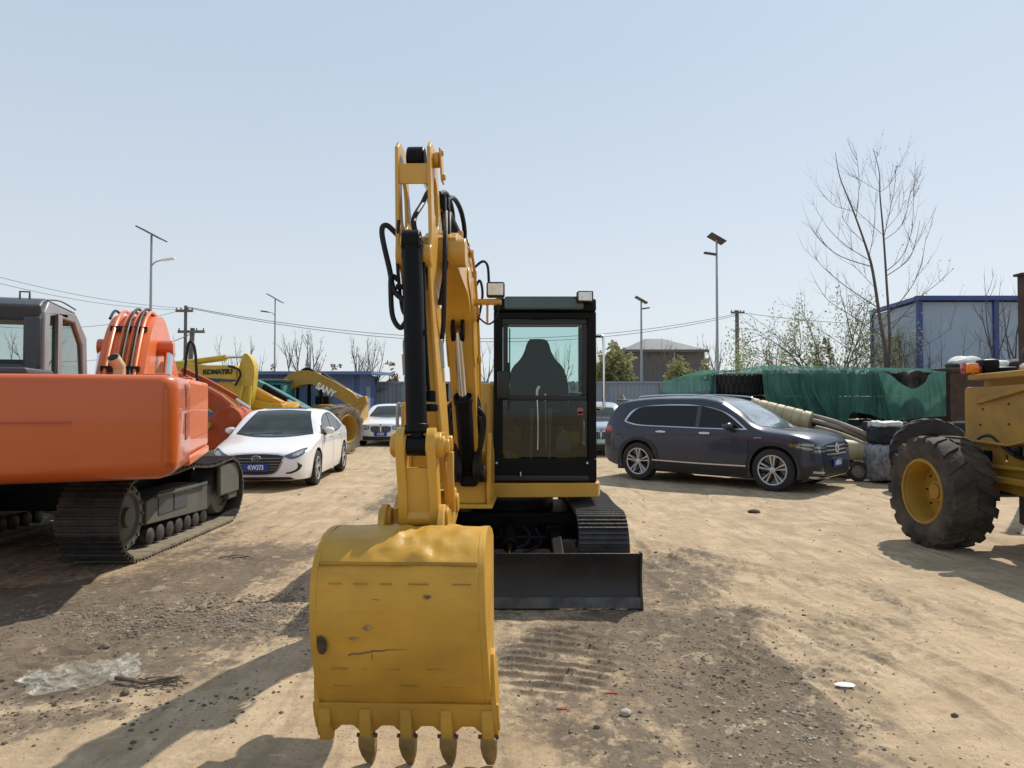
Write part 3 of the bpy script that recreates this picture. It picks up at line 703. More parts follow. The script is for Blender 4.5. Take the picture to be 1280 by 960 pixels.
def make_trees():
    G = 'bare young trees behind the far fence'
    bare_tree('bare_tree', 'bare fan-shaped tree directly above the blue shed roof, left of its twin', 380, 412, 36, G, 5, 11, .42, 3, .09, buds=1)
    bare_tree('bare_tree', 'wide-spreading bare tree above the right end of the blue shed', 455, 416, 37, G, 5, 23, .75, 3, .09, buds=1)
    bare_tree('bare_tree', 'thin bare tree behind the raised arm of the faded yellow excavator', 300, 415, 34, G, 3, 31, .5, 3, .07)
    bare_tree('bare_tree', 'low bare tree between the faded yellow arm and the tall lamp post', 325, 428, 34, G, 3, 37, .7, 2, .05)
    bare_tree('bare_tree', 'bare tree half hidden behind the leaning utility poles', 215, 415, 30, G, 3, 41, .7, 3, .06)
    bare_tree('bare_tree', 'bare twiggy tree behind the cab window of the orange excavator', 20, 405, 26, G, 4, 43, .8, 3, .06)
    bare_tree('bare_tree', 'bare tree in front of the grey hip-roofed building, left side', 822, 420, 50, G, 3, 47, .35, 3, .10)
    bare_tree('bare_tree', 'bare tree at the right corner of the grey hip-roofed building', 888, 415, 46, G, 4, 53, .5, 3, .10)
    bare_tree('bare_tree', 'upright bare tree between the utility pole and the willow', 965, 418, 44, G, 4, 59, .35, 3, .10)
    bare_tree('bare_tree', 'faint bare tree just right of the excavator cab', 752, 415, 48, G, 3, 67, .4, 2, .07)
    bare_tree('bare_tree', 'bare tree seen between the boom and the black cab', 605, 420, 44, G, 3, 71, .4, 3, .07)
    bare_tree('bare_tree', 'bare tree behind the right side of the cab window', 700, 425, 44, G, 4, 73, .5, 3, .08)
    bare_tree('bare_tree', 'slender bare tree before the blue and white prefab building, by the dark post', 1262, 330, 19, None, 3, 61, .35, 3, .05, 'bark')
    # clumps of brown leaves (dead shrubs behind the shed)
    G2 = 'brown shrub tops showing above the shed roof'
    leafy('dead_shrub', 'brown shrub top above the shed, below the second lamp post', 340, 458, 36, 14, M['leaf_brown'], 3, G2, 60, .16, cat='shrub')
    leafy('dead_shrub', 'brown shrub top above the shed, between the two fan-shaped trees', 418, 456, 36, 16, M['leaf_brown'], 4, G2, 60, .16, cat='shrub')
    leafy('dead_shrub', 'brown shrub top above the grey blue fence, left of the yellow boom', 490, 452, 40, 8, M['leaf_brown'], 5, G2, 60, .16, cat='shrub')
    # green bushes
    leafy('green_bush', 'rounded olive green bush immediately right of the black cab', 768, 432, 40, 26, M['leaf_mid'], 6, None, 700, .26)
    leafy('green_bush', 'dark green bush before the right half of the grey building', 850, 446, 42, 18, M['leaf_mid'], 7, None, 400, .22)
    leafy('green_bush', 'small olive shrub at the right corner of the grey building', 884, 448, 42, 10, M['leaf_mid'], 9, None, 200, .2)
    leafy('green_bush', 'low grey-green bush seen through the cab glass', 672, 458, 38, 20, M['leaf_mid'], 8, None, 300, .2)
    # willow
    base = at(1046, 500, 22)
    w = thing('willow_tree', 'willow with drooping pale green new leaves beside the prefab building', 'tree', (base.x, 22, 0))
    rnd = random.Random(12); b = MB()
    b.tube([(.1, 0, 0), (0, 0, .7), (-.15, 0, 1.5)], .08, 8, 4, rads=(.10, .07))
    obj('trunk', b, M['bark'], w)
    b = MB(); tips = []
    for k in range(11):
        sx = -1.7 + 3.2 * k / 10; d = Vector((sx * .8, rnd.uniform(-.6, .6), 1.0))
        branch(b, rnd, (-.14, 0, 1.45), d, 2.1, .035, 3, .6, -.02, 6, (2, 3), tips, .16, .55)
    obj('branches', b, M['bark'], w, normals=False)
    b = MB(); st = []
    for t in tips:
        if rnd.random() < .8:
            q = Vector(t)
            for j in range(rnd.randint(5, 15)):
                q = q + Vector((rnd.gauss(-.02, .02), rnd.gauss(0, .02), -.07)); st.append(q.copy())
    leaves(b, rnd, st, 1, .085, .015, .8)
    obj('foliage', b, M['leaf'], w, normals=False, smooth=False)
    leafy('evergreen_tree', 'small dark evergreen among the willow branches', 1028, 418, 23, 16, M['leaf_dark'], 14, None, 130, .12, cat='tree')
    # tall bare tree: two leaders and wide ascending limbs
    base = at(1108, 500, 20); T = thing('tall_bare_tree', 'tall bare two-stemmed tree rising over the netting and prefab building', 'tree', (base.x, 20, 0))
    def W(px, py, y=20): v = at(px, py, y); return Vector((v.x - base.x, v.y - 20, v.z))
    rnd = random.Random(77); b = MB()
    lead1 = [W(1110, 580), W(1108, 455), W(1100, 400), W(1091, 340, 19.9), W(1083, 310, 19.8), W(1066, 262, 19.8), W(1050, 222, 19.8), W(1044, 190, 19.7)]
    lead2 = [W(1110, 470), W(1112, 420, 20.2), W(1108, 350, 20.3), W(1104, 290, 20.3), W(1100, 245, 20.4), W(1099, 215, 20.4), W(1091, 185, 20.4)]
    b.tube(lead1, .1, 9, 5, rads=(.062, .005)); b.tube(lead2, .1, 9, 5, rads=(.045, .005))
    obj('trunk', b, M['bark'], T)
    b = MB()
    limbs = [([(1098, 385), (1060, 360), (1030, 335), (1018, 320)], .03), ([(1088, 333), (1050, 320), (1025, 300), (1020, 285)], .028),
             ([(1086, 325), (1055, 305), (1035, 285), (1027, 272)], .024), ([(1082, 305), (1062, 285), (1052, 270)], .018),
             ([(1068, 264), (1045, 258), (1035, 250)], .014), ([(1070, 275), (1074, 230), (1070, 190)], .018),
             ([(1086, 322), (1092, 290), (1095, 240)], .018), ([(1105, 295), (1078, 270), (1068, 262)], .014),
             ([(1108, 345), (1135, 325), (1145, 300), (1150, 275)], .026), ([(1109, 338), (1128, 320), (1140, 285), (1142, 232)], .026),
             ([(1105, 300), (1128, 280), (1138, 240), (1139, 232)], .02), ([(1104, 300), (1112, 265), (1118, 235), (1120, 208)], .02),
             ([(1100, 240), (1112, 230), (1122, 205)], .014), ([(1100, 240), (1080, 228), (1070, 222)], .012),
             ([(1101, 235), (1094, 215), (1097, 190)], .010), ([(1108, 395), (1135, 365), (1150, 335), (1158, 295)], .028),
             ([(1110, 415), (1150, 372), (1175, 352), (1192, 335)], .026), ([(1103, 420), (1065, 395), (1035, 375), (1018, 350)], .028),
             ([(1104, 290), (1125, 265), (1130, 240)], .014), ([(1094, 360), (1070, 335), (1062, 330)], .014),
             ([(1112, 455), (1160, 430), (1190, 410)], .02), ([(1112, 455), (1068, 440), (1030, 415), (1005, 400)], .026)]
    tips = []
    for pts, r in limbs:
        yy = 20 + rnd.uniform(-.25, .25); n = len(pts)
        P3 = [W(p[0], p[1], 20 + (yy - 20) * i * 2) for i, p in enumerate(pts)]
        b.tube(P3, r, 6, 5, rads=(r * .5, .004))
        C = crom(P3, 6); tips += C[6:]
        for _ in range(6):
            i = rnd.randint(3, len(C) - 2); t = (C[i + 1] - C[i]).normalized()
            side = Vector((rnd.choice((-1, 1)) * rnd.uniform(.3, .8), rnd.gauss(0, .5), rnd.uniform(.0, .6)))
            branch(b, rnd, C[i], t + side, rnd.uniform(.35, .85), r * .16 + .002, 1, .6, .25, 4, (1, 3), tips, .12, .6)
    obj('branches', b, M['bark'], T, normals=False)
    b = MB(); leaves(b, rnd, [q for q in tips if rnd.random() < .35 and q.x > -.3], 1, .05, .03); obj('foliage', b, M['leaf_brown'], T, normals=False, smooth=False)
    # thicket of bare shoots in front of the prefab building
    G3 = 'bare saplings in front of the prefab building'
    for k, (px, top, L_) in enumerate(((1088, 385, 'bare sapling at the foot of the tall two-stemmed tree, left'), (1130, 395, 'bare sapling between the tall tree and the blue corner post'),
                                    (1172, 400, 'bare sapling right of the blue corner post of the prefab building'), (1218, 395, 'bare sapling above the white sacks'),
                                    (1040, 395, 'leafless sapling under the willow'))):
        bare_tree('bare_sapling', L_, px, top, 19 + .4 * k, G3, 4, 90 + k, .9, 3, .035, 'bark', trunk=.15, kids=(2, 3), spread=.7)

# ------------------------------------------------------------------ poles and wires
def lamp(name, label, px, py_top, Y, arm, tilt, group='street lamps around the yard', r=.07, arm_py=None, pr=.6):
    base = at(px, 500, Y); H = at(px, py_top, Y).z
    t = thing(name, label, 'street lamp', (base.x, Y, 0), group=group)
    b = MB(); b.cyl((0, 0, 0), (0, 0, H), r, r * .55, 12); b.cyl((0, 0, 0), (0, 0, .5), r * 1.5, r * 1.4, 12); obj('pole', b, M['polegrey'], t)
    b = MB(); b.box((0, 0, H + .05), (pr * 2, .7, .05), rot=Matrix.Rotation(tilt, 4, 'Y')); b.cyl((0, 0, H - .15), (0, 0, H), .03, n=8)
    obj('solar_panel', b, M['panel'], t, bevel=.01)
    az = at(px, arm_py, Y).z if arm_py else H - .6
    sx = arm
    b = MB(); b.tube([(0, 0, az - .25), (sx * .35, 0, az - .08), (sx, 0, az)], .025, 6, 4)
    o = obj('lamp_arm', b, M['polegrey'], t)
    b = MB(); b.box((sx + math.copysign(.2, sx), 0, az + .03), (.5, .18, .08), rot=Matrix.Translation((0, 0, 0)) @ Matrix.Rotation(-math.copysign(.15, sx), 4, 'Y'), bev=.03)
    obj('lamp_head', b, M['lamp_white'] if Y < 30 and sx > 0 else M['cabdark'], t)
def make_poles():
    lamp('street_lamp', 'tall grey street lamp rising behind the orange excavator boom', 187, 294, 27, .45, R(28), arm_py=325, pr=.5)
    lamp('street_lamp', 'distant slim street lamp above the left end of the blue shed', 343, 374, 44, -.45, R(30), arm_py=390, pr=.5)
    lamp('street_lamp', 'street lamp standing before the grey hip-roofed building', 802, 376, 44, .08, R(30), arm_py=386, r=.10, pr=.42)
    lamp('street_lamp', 'tallest street lamp, between the grey building and the utility pole', 897, 300, 28, -.06, R(30), arm_py=318, pr=.34)
    def upole(label, px, py, Y, arms, lean=0, r=.13, g='utility poles carrying wires'):
        base = at(px, 500, Y); H = at(px, py, Y).z
        t = thing('utility_pole', label, 'utility pole', (base.x, Y, 0), group=g)
        b = MB(); b.cyl((-lean, 0, 0), (0, 0, H), r, r * .7, 12); obj('pole', b, M['poledark'], t)
        for (py2, hw) in arms:
            z = at(px, py2, Y).z
            b = MB(); b.box((0, -.12, z), (hw * 2, .1, .1)); 
            o = obj('crossarm', b, M['poledark'], t)
            for k in (-1, -.45, .45, 1):
                c = MB(); c.cyl((k * hw * .92, -.12, z + .05), (k * hw * .92, -.12, z + .14), .03, .02, 8); obj('insulator', c, M['cabdark'], o)
    upole('tall utility pole with one crossarm behind the orange boom', 231, 382, 30, [(389, .36)], r=.09)
    upole('short leaning dark utility pole with a wide crossarm', 240, 410, 27, [(415, .5)], lean=.25, r=.12)
    upole('utility pole with crossarm right of the tallest street lamp', 922, 388, 38, [(391, .36)], r=.14)
    G = 'overhead wires crossing the sky'
    def wire(label, a, c, sag, r=.009):
        a = at(*a); c = at(*c); pts = []
        for i in range(25):
            t = i / 24; p = a.lerp(c, t); p.z -= sag * 4 * t * (1 - t); pts.append(p)
        b = MB(); b.tube(pts, r, 5, 0); tag(obj('overhead_wire', b, M['wire']), label, 'wire', G)
    wire('upper overhead wire sloping down from the left edge to the tall utility pole', (-60, 330, 22), (229, 385, 30), .25)
    wire('lower overhead wire sloping from the left edge to the tall utility pole', (-60, 338, 22), (231, 387, 30), .3)
    wire('overhead wire from the orange cab roof level up to the tall utility pole', (-60, 402, 26), (233, 386, 30), .5)
    wire('overhead wire from the tall utility pole past the raised boom to the right', (231, 383, 30), (922, 392, 38), 1.35, .013)
    wire('overhead wire parallel just beneath the long one behind the boom', (231, 384, 30), (922, 394, 38), 1.45, .013)
    wire('overhead wire running right from the right-hand utility pole into the willow', (922, 390, 38), (1230, 400, 38), .4, .013)
    wire('short wire from the leaning pole to behind the orange boom', (240, 416, 27), (150, 440, 24), .15)
    wire('lower short wire from the leaning pole toward the orange cab', (238, 418, 27), (60, 452, 22), .3)
    wire('thin stay wire dropping from the right-hand utility pole', (925, 393, 38), (968, 432, 38), .1, .008)

# ------------------------------------------------------------------ buildings, fences
def ribbed(b, p0, p1, z0, z1, pitch=.2, depth=.03):
    p0 = Vector(p0); p1 = Vector(p1); d = (p1 - p0); n = max(2, int(d.length / pitch)); u = d.normalized(); nn = Vector((u.y, -u.x))
    rows = [[], []]
    for i in range(n):
        for f, o in ((0, 0), (.45, 0), (.55, 1), (.95, 1)):
            q = p0 + u * (i + f) * d.length / n + nn * o * depth
            rows[0].append((q.x, q.y, z0)); rows[1].append((q.x, q.y, z1))
    q = p1; rows[0].append((q.x, q.y, z0)); rows[1].append((q.x, q.y, z1))
    b.grid(rows)
def make_buildings():
    # grey building with hip roof
    Y = 60; x0 = at(775, 500, Y).x; x1 = at(884, 500, Y).x; zt = at(0, 438, Y).z; za = at(0, 427, Y + 4).z + .25
    t = thing('grey_building', 'grey concrete building with a shallow hipped roof beyond the fence', 'building', ((x0 + x1) / 2, Y + 4, 0))
    w = (x1 - x0) / 2
    b = MB(); b.box((0, 0, zt / 2), (2 * w - .5, 8, zt)); obj('wall', b, M['concrete'], t)
    b = MB(); r = [b.bm.verts.new(v) for v in ((-w, -4.4, zt), (w, -4.4, zt), (w, 4.4, zt), (-w, 4.4, zt), (-.8, 0, za), (.8, 0, za))]
    for f in ((0, 1, 5, 4), (1, 2, 5), (2, 3, 4, 5), (3, 0, 4), (3, 2, 1, 0)): b.bm.faces.new([r[i] for i in f])
    ro = obj('roof', b, M['bluegrey_roof'], t)
    b = MB(); b.box((0, -4.45, zt - .06), (2 * w + .05, .12, .22)); obj('gutter', b, M['concrete'], ro)
    for k in range(3):
        b = MB(); b.box((-w + 1.5 + k * 2.3, -4.02, zt * .42), (1.1, .06, 1.4)); obj('window', b, M['cabdark'], t)
    b = MB(); b.cyl((.9, -4.15, 0), (.9, -4.15, zt - .1), .07); obj('downpipe', b, M['polegrey'], t)
    # fence (site hoarding)
    Yf = 37.0; zt = 2.52
    for (xa, xb, lab) in ((-9, -1.2, 'grey blue steel hoarding fence left of the black cab, beyond the white car'), (-1.16, 16, 'grey blue steel hoarding fence right of the black cab, below the grey building')):
        f = thing('steel_fence', lab, 'fence', ((xa + xb) / 2, Yf, 0), group='site hoarding fence runs'); c = (xa + xb) / 2
        b = MB(); ribbed(b, (xa - c, 0), (xb - c, 0), 0, zt, .22, .035); obj('fence_panel', b, M['greyblue'], f, angle=20)
        b = MB(); b.box((0, -.07, zt), (xb - xa, .08, .09)); b.box((0, -.07, 1.25), (xb - xa, .05, .06)); obj('rail', b, M['greyblue'], f)
        n = int((xb - xa) / 2.9)
        for k in range(n + 1):
            b = MB(); b.box((xa - c + .2 + k * 2.9, -.13, zt / 2), (.09, .06, zt - .1)); obj('fence_post', b, M['cabgrey'], f)
    # blue shed
    Ys = 33; xr = at(450, 500, Ys).x; xl = at(225, 500, Ys).x; zt = at(0, 467, Ys).z
    t = thing('blue_shed', 'long blue corrugated steel shed behind the excavator arms', 'shed', ((xl + xr) / 2, Ys + 2, 0)); w = (xr - xl) / 2
    b = MB(); ribbed(b, (-w, -2), (w, -2), 0, zt, .25, .03); ribbed(b, (w, -2), (w, 2.5), 0, zt, .25, .03); ribbed(b, (-w, 2.5), (-w, -2), 0, zt, .25, .03); ribbed(b, (w, 2.5), (-w, 2.5), 0, zt, .25, .03)
    obj('wall', b, M['bluesteel'], t, angle=20)
    b = MB(); b.box((.15, 0, zt + .08), (2 * w + 1.1, 5.8, .14), rot=Matrix.Rotation(R(1.5), 4, 'X')); obj('roof', b, M['bluesteel'], t)
    for x in (-w * .4, w * .15, w - .1):
        b = MB(); b.box((x, -2.06, zt / 2), (.16, .1, zt - .02)); obj('post', b, M['bluetrim'], t)
    b = MB(); b.box((w + .04, -.4, 1.2), (.06, .9, 2.1)); obj('door', b, M['greyblue'], t)
    b = MB(); b.box((-w * .1, -2.06, 1.6), (1.1, .08, .8)); obj('window', b, M['carglass'], t)
    # prefab building at the right
    Yp = 22.5; c = at(1150, 500, Yp); zt = at(0, 374.5, Yp).z
    t = thing('prefab_building', 'tall pale blue prefab building with dark blue frame posts', 'building', (c.x, Yp, 0))
    far = at(1092, 500, 26.0)
    b = MB(); ribbed(b, (0, 0), (9, 0), 0, zt - .08, .9, .012); ribbed(b, (far.x - c.x, far.y - Yp), (0, 0), 0, zt - .08, .9, .012)
    ribbed(b, (9, 0), (9, 5), 0, zt - .08, .9, .012); ribbed(b, (9, 5), (far.x - c.x, far.y - Yp), 0, zt - .08, .9, .012)
    obj('wall', b, M['prefab'], t, angle=20)
    for (x, y) in ((0, -.02), (2.4, -.05), (4.8, -.05), (9, -.05), (far.x - c.x, far.y - Yp)):
        b = MB(); b.box((x, y, zt / 2), (.15, .12, zt)); obj('post', b, M['bluetrim'], t)
    b = MB(); b.box((4.5, -.09, zt + .03), (9.3, .22, .14)); d = Vector((far.x - c.x, far.y - Yp, 0))
    b.box((d.x / 2 - .06, d.y / 2 - .05, zt + .02), (d.length, .2, .12), rz=math.atan2(d.y, d.x)); obj('eave_trim', b, M['bluetrim'], t)
    b = MB(); rr = [b.bm.verts.new(v) for v in ((-.1, -.1, zt + .1), (9.1, -.1, zt + .1), (9.1, 5, zt + .3), (far.x - c.x - .1, far.y - Yp, zt + .1))]; b.bm.faces.new(rr); obj('roof', b, M['bluegrey_roof'], t)
    u = d.normalized(); nn = Vector((u.y, -u.x, 0)) * (-1)
    if nn.x > 0: nn = -nn
    q = d * .5 + nn * .06
    b = MB(); b.box((q.x, q.y, 3.3), (1.0, .08, .9), rz=math.atan2(d.y, d.x)); fr = obj('window', b, M['cabdark'], t)
    b = MB()
    for k in range(6): b.box((q.x + u.x * (k - 2.5) * .16 + nn.x * .05, q.y + u.y * (k - 2.5) * .16 + nn.y * .05, 3.3), (.025, .02, .9), rz=math.atan2(d.y, d.x))
    obj('bars', b, M['polegrey'], fr)
    # dark steel post behind the loader
    p = at(1277, 345, 11); b = MB(); b.box((p.x + .03, 11, p.z / 2), (.12, .12, p.z)); b.box((p.x + .03, 11, p.z + .02), (.2, .2, .04))
    tag(obj('steel_post', b, M['rust'], bevel=.01), 'brown square steel post at the right edge above the loader', 'post')
# ------------------------------------------------------------------ crawler track
def track_path(y0, y1, r, H, sag=.03, dr=0):
    """closed side outline (y,z): two wheels of radius r centred at height H/2, length from y0 to y1"""
    pts = []; c = H / 2; n = 12
    for i in range(n + 1):
        t = PI / 2 + PI * i / n; pts.append((y0 + math.cos(t) * c, c + math.sin(t) * c))
    m = 26
    for i in range(1, m): pts.append((y0 + (y1 - y0) * i / m, 0))
    for i in range(n + 1):
        t = -PI / 2 + PI * i / n; pts.append((y1 + math.cos(t) * c, c + math.sin(t) * c))
    for i in range(1, m):
        t = i / m; pts.append((y1 + (y0 - y1) * t, H - sag * abs(math.sin(t * PI * 2)) ** 1.2 * (1.0 if t < .5 else .8)))
    return pts
def track_shoes(path, xc, w, pitch, thick, grouser, n_g=3, inner=None):
    """closed belt of shoes; each a plate with grouser bars"""
    L_ = []; tot = 0; n = len(path)
    for i in range(n):
        a = Vector(path[i]); c = Vector(path[(i + 1) % n]); L_.append((tot, a, c)); tot += (c - a).length
    k = round(tot / pitch); b = MB(); step = tot / k
    def pos(s):
        s %= tot
        for t0, a, c in reversed(L_):
            if s >= t0: d = (c - a); l = d.length; return a + d * ((s - t0) / l) if l else a
    for i in range(k):
        a = pos(i * step); c = pos(i * step + step * .96); d = (c - a).normalized(); nn = Vector((d.y, -d.x))
        ctr = (a + c) / 2; ang = math.atan2(d.y, d.x)
        cc = ctr - nn * thick * .5; b.mi = 1 if ctr.y < .07 else 0
        rot = Matrix.Rotation(ang, 4, 'X')
        b.box((xc, cc.x, cc.y), (w, (c - a).length, thick), rot=rot)
        for g in range(n_g):
            o = (g - (n_g - 1) / 2) * step * .62 / max(1, n_g - 1) if n_g > 1 else -step * .3
            gc = ctr + d * o + nn * (grouser / 2 - .001)
            b.box((xc, gc.x, gc.y), (w * .985, step * .10, grouser), rot=rot)
    return b
def undercarriage(root, xc, y0, y1, H, w, side, frame_m, belt_m, pitch=.135, outer=True, name_g=None, sag=.03, th=.02, gr=.02, rollers=5, big=False):
    path = [(y, z + gr) for y, z in track_path(y0, y1, H / 2, H - 2 * gr, sag)]
    belt = obj('track_belt', track_shoes(path, xc, w, pitch, th, gr), [belt_m, M['track_tan']], root, bevel=0)
    # frame
    b = MB(); fw = w * .52
    zc = H / 2; x_out = xc + side * fw / 2
    zt = H * .66; zb = H * (.27 if big else .30)
    fn = lambda s, z, l: Vector((xc + l, s, z))
    prof = [(y0 + H * .42, zb + .06), (y0 + H * .42, zt - .04), (y0 + H * .75, zt + .03), (y1 - H * .8, zt + .03), (y1 - H * .35, zt - .05), (y1 - H * .2, zc + .02), (y1 - H * .2, zc - .06), (y1 - H * .45, zb)]
    b.prism(prof, fn, -fw / 2, fw / 2)
    fr = obj('track_frame', b, frame_m, root, bevel=.012)
    if big:
        b = MB(); wn = w * .02
        for yy in (y0 + H * .9, y1 - H * 1.3): b.box((x_out + side * .004, yy, zc + .02), (.01, .36, .2), bev=.0)
        obj('access_plate', b, M['cabdark'], fr, bevel=.01)
        b = MB(); b.box((x_out + side * .02, (y0 + y1) / 2, zt), (.05, (y1 - y0) * .55, .035)); obj('step_edge', b, frame_m, fr, bevel=.005)
    b = MB()
    for i in range(rollers):
        y = y0 + H * .45 + (y1 - y0 - H * .85) * (i + .5) / rollers
        b.lathe([(0, -fw * .48), (H * .06, -fw * .48), (H * .10, -fw * .42), (H * .10, -fw * .2), (H * .07, -fw * .18), (H * .07, fw * .18), (H * .10, fw * .2), (H * .10, fw * .42), (H * .06, fw * .48), (0, fw * .48)], (xc, y, H * .15 + gr), (1, 0, 0), 18)
    obj('track_rollers', b, M['track'], fr)
    for nm, yy, rr in (('drive_sprocket', y0, H * .39), ('idler_wheel', y1, H * .36)):
        b = MB(); b.lathe([(0, -fw * .5), (rr * .95, -fw * .45), (rr, -fw * .2), (rr, fw * .2), (rr * .95, fw * .45), (rr * .7, fw * .5), (rr * .65, fw * .42), (rr * .3, fw * .45), (rr * .28, fw * .6), (0, fw * .6)] if True else [], (xc, yy, H / 2), (side, 0, 0), 30)
        o = obj(nm, b, M['trackframe'] if big else M['black'], root)
        if nm == 'drive_sprocket':
            b = MB()
            for i in range(21):
                t = 2 * PI * i / 21; b.box((xc, yy + math.cos(t) * rr, H / 2 + math.sin(t) * rr), (fw * .3, rr * .16, rr * .16), rot=Matrix.Rotation(t, 4, 'X'))
            for i in range(16):
                t = 2 * PI * i / 16; b.cyl((xc + side * fw * .4, yy + math.cos(t) * rr * .85, H / 2 + math.sin(t) * rr * .85), (xc + side * fw * .53, yy + math.cos(t) * rr * .85, H / 2 + math.sin(t) * rr * .85), rr * .05, n=6)
            obj('sprocket_teeth', b, M['trackframe'], o)

# ------------------------------------------------------------------ main yellow excavator
def main_excavator():
    T = thing('excavator', 'yellow crawler excavator with black cab facing us, its boom raised and bucket hanging at centre', 'excavator', (0, 7.2, 0))
    def O(name, b, m, par=T, **k): return obj(name, b, m, par, world=True, **k)
    Yl = M['yellow']; BK = M['black']
    # ---- undercarriage, local coords (root at y 7.2)
    for side in (-1, 1):
        undercarriage(T, side * .765, -1.02, 1.15, .64, .42, side, BK, M['track'], .135, rollers=4, sag=.02)
    b = MB(); b.box((0, 7.25, .40), (1.3, .9, .26)); b.box((0, 6.75, .30), (.72, .5, .12)); b.cyl((0, 7.3, .5), (0, 7.3, .70), .42, n=28)
    for s in (-1, 1):
        b.box((s * .42, 6.75, .36), (.3, .16, .14), rz=s * .5); b.box((s * .42, 7.8, .36), (.4, .18, .16), rz=-s * .5)
    O('centre_frame', b, BK, bevel=.015)
    b = MB(); b.cyl((0, 7.3, .64), (0, 7.3, .70), .5, n=36); O('swing_ring', b, M['track'])
    b = MB(); b.tube([(.10, 6.62, .42), (.16, 6.52, .36), (.12, 6.4, .30), (-.02, 6.3, .28)], .016, 7, 5); b.tube([(.22, 6.62, .40), (.26, 6.45, .30), (.1, 6.3, .25)], .014, 7, 5)
    b.tube([(-.05, 6.62, .45), (-.1, 6.5, .38), (-.02, 6.35, .3)], .014, 7, 5)
    O('blade_hose', b, M['hose'])
    # ---- blade
    fn = lambda s, z, l: Vector((l, s, z))
    b = MB()
    prof = openspline([(5.47, .015), (5.525, .10), (5.545, .21), (5.53, .32), (5.485, .42)], 5) + openspline([(5.505, .42), (5.555, .32), (5.572, .21), (5.555, .10), (5.50, .012)], 5)
    b.prism(prof, fn, -.99, .99)
    bl = O('blade', b, M['blade_black'], bevel=.004)
    b = MB()
    for x in (-.995, .995): b.prism([(5.44, .0), (5.50, .14), (5.515, .26), (5.475, .425), (5.53, .43), (5.62, .30), (5.62, .03), (5.5, .0)], fn, x - .010, x + .010)
    O('end_plate', b, M['blade_black'], bl, bevel=.003)
    b = MB(); b.box((0, 5.474, .045), (1.97, .022, .085), rot=Matrix.Rotation(-.25, 4, 'X')); O('cutting_edge', b, M['worn_edge'], bl, bevel=.003)
    b = MB()
    for x in (-.38, .38):
        b.prism([(5.56, .08), (5.56, .30), (6.1, .42), (6.6, .42), (6.6, .28), (6.1, .24), (5.9, .10)], fn, x - .045, x + .045)
    b.box((0, 5.66, .22), (.9, .1, .14)); b.box((0, 5.8, .16), (.7, .08, .1))
    O('blade_arm', b, BK, bl, bevel=.01)
    cylinder_ram('blade_ram', T, (-.02, 6.7, .44), (-.02, 5.66, .30), .055, .028, .6, BK, M['chrome'])
    # ---- house
    b = MB()
    base = [(-1.03, 6.62), (-1.08, 6.72), (-1.08, 8.1), (-.95, 8.45), (-.5, 8.68), (.25, 8.68), (.68, 8.45), (.82, 8.1), (.83, 6.72), (.80, 6.60), (.0, 6.56), (-.18, 6.56), (-.62, 6.62)]
    fz = lambda s, z, l: Vector((s, z, l))
    b.prism(base, fz, .70, .83); O('revolving_frame', b, Yl, bevel=.022)
    b = MB(); cw = [(-1.05, 7.9), (-1.02, 8.25), (-.85, 8.5), (-.45, 8.72), (.2, 8.72), (.6, 8.5), (.77, 8.25), (.8, 7.9)]
    b.prism(cw, fz, .84, 1.62); O('counterweight', b, Yl, bevel=.05)
    b = MB(); b.prism([(-1.06, 6.76), (-1.02, 6.72), (-.24, 6.72), (-.22, 7.88), (-1.06, 7.88)], fz, .84, 1.58)
    hood = O('engine_hood', b, Yl, bevel=.045)
    b = MB(); b.box((-.63, 6.712, 1.50), (.66, .012, .012)); b.box((-.63, 6.712, 1.17), (.66, .012, .01)); b.box((-.32, 6.71, 1.2), (.012, .012, .6))
    O('panel_gap', b, BK, hood)
    b = MB(); b.box((-.63, 6.70, 1.02), (.60, .02, .26)); O('dark_grille', b, M['blackplastic'], hood, bevel=.004)
    b = MB(); b.tube([(-1.075, 6.74, .92), (-1.085, 6.72, 1.5), (-1.06, 6.74, 1.56)], .016, 8, 5); O('side_tube', b, M['polegrey'], hood)  # added grey tube stands for the white highlight on the hood edge
    b = MB(); b.box((-1.03, 6.69, .90), (.08, .04, .14)); O('step', b, BK, hood, bevel=.01)
    b = MB(); b.cyl((-.75, 7.9, 1.58), (-.75, 7.9, 1.78), .045, n=16); O('exhaust', b, BK, hood)
    b = MB(); b.box((-.30, 6.92, 1.30), (.26, .36, .92), bev=.03); O('tank_cover', b, Yl, hood)
    # ---- cab
    xl, xr, yf, yb = -.172, .79, 6.64, 8.0
    zb, zt = .832, 2.56
    b = MB()
    pw = .085
    # front posts (leaning very slightly), rear posts, sills, roof rails
    def post(x0, x1, y, z0, z1, dy=.09): b.box(((x0 + x1) / 2, y + dy / 2, (z0 + z1) / 2), (x1 - x0, dy, z1 - z0))
    post(xl, xl + pw, yf, zb, zt - .13); post(xr - pw, xr, yf, zb, zt - .13)
    post(xl, xl + .045, yb - .1, zb, zt - .1, .1); post(xr - .045, xr, yb - .1, zb, zt - .1, .1)
    post(xl, xl + .03, 7.35, zb, zt - .1, .06); post(xr - .03, xr, 7.35, zb, zt - .1, .06)
    for x in (xl + .025, xr - .025):
        b.box((x, (yf + yb) / 2, zt - .12), (.05, yb - yf - .1, .1)); b.box((x, (yf + yb) / 2, .98), (.05, yb - yf - .1, .30))
    b.box(((xl + xr) / 2, yb - .04, 1.2), (xr - xl - .1, .06, .74)); b.box(((xl + xr) / 2, yb - .04, zt - .10), (xr - xl - .1, .06, .08))
    b.box(((xl + xr) / 2, yf + .045, zt - .165), (xr - xl - .1, .085, .07))
    cab = O('cab', b, BK, bevel=.012)
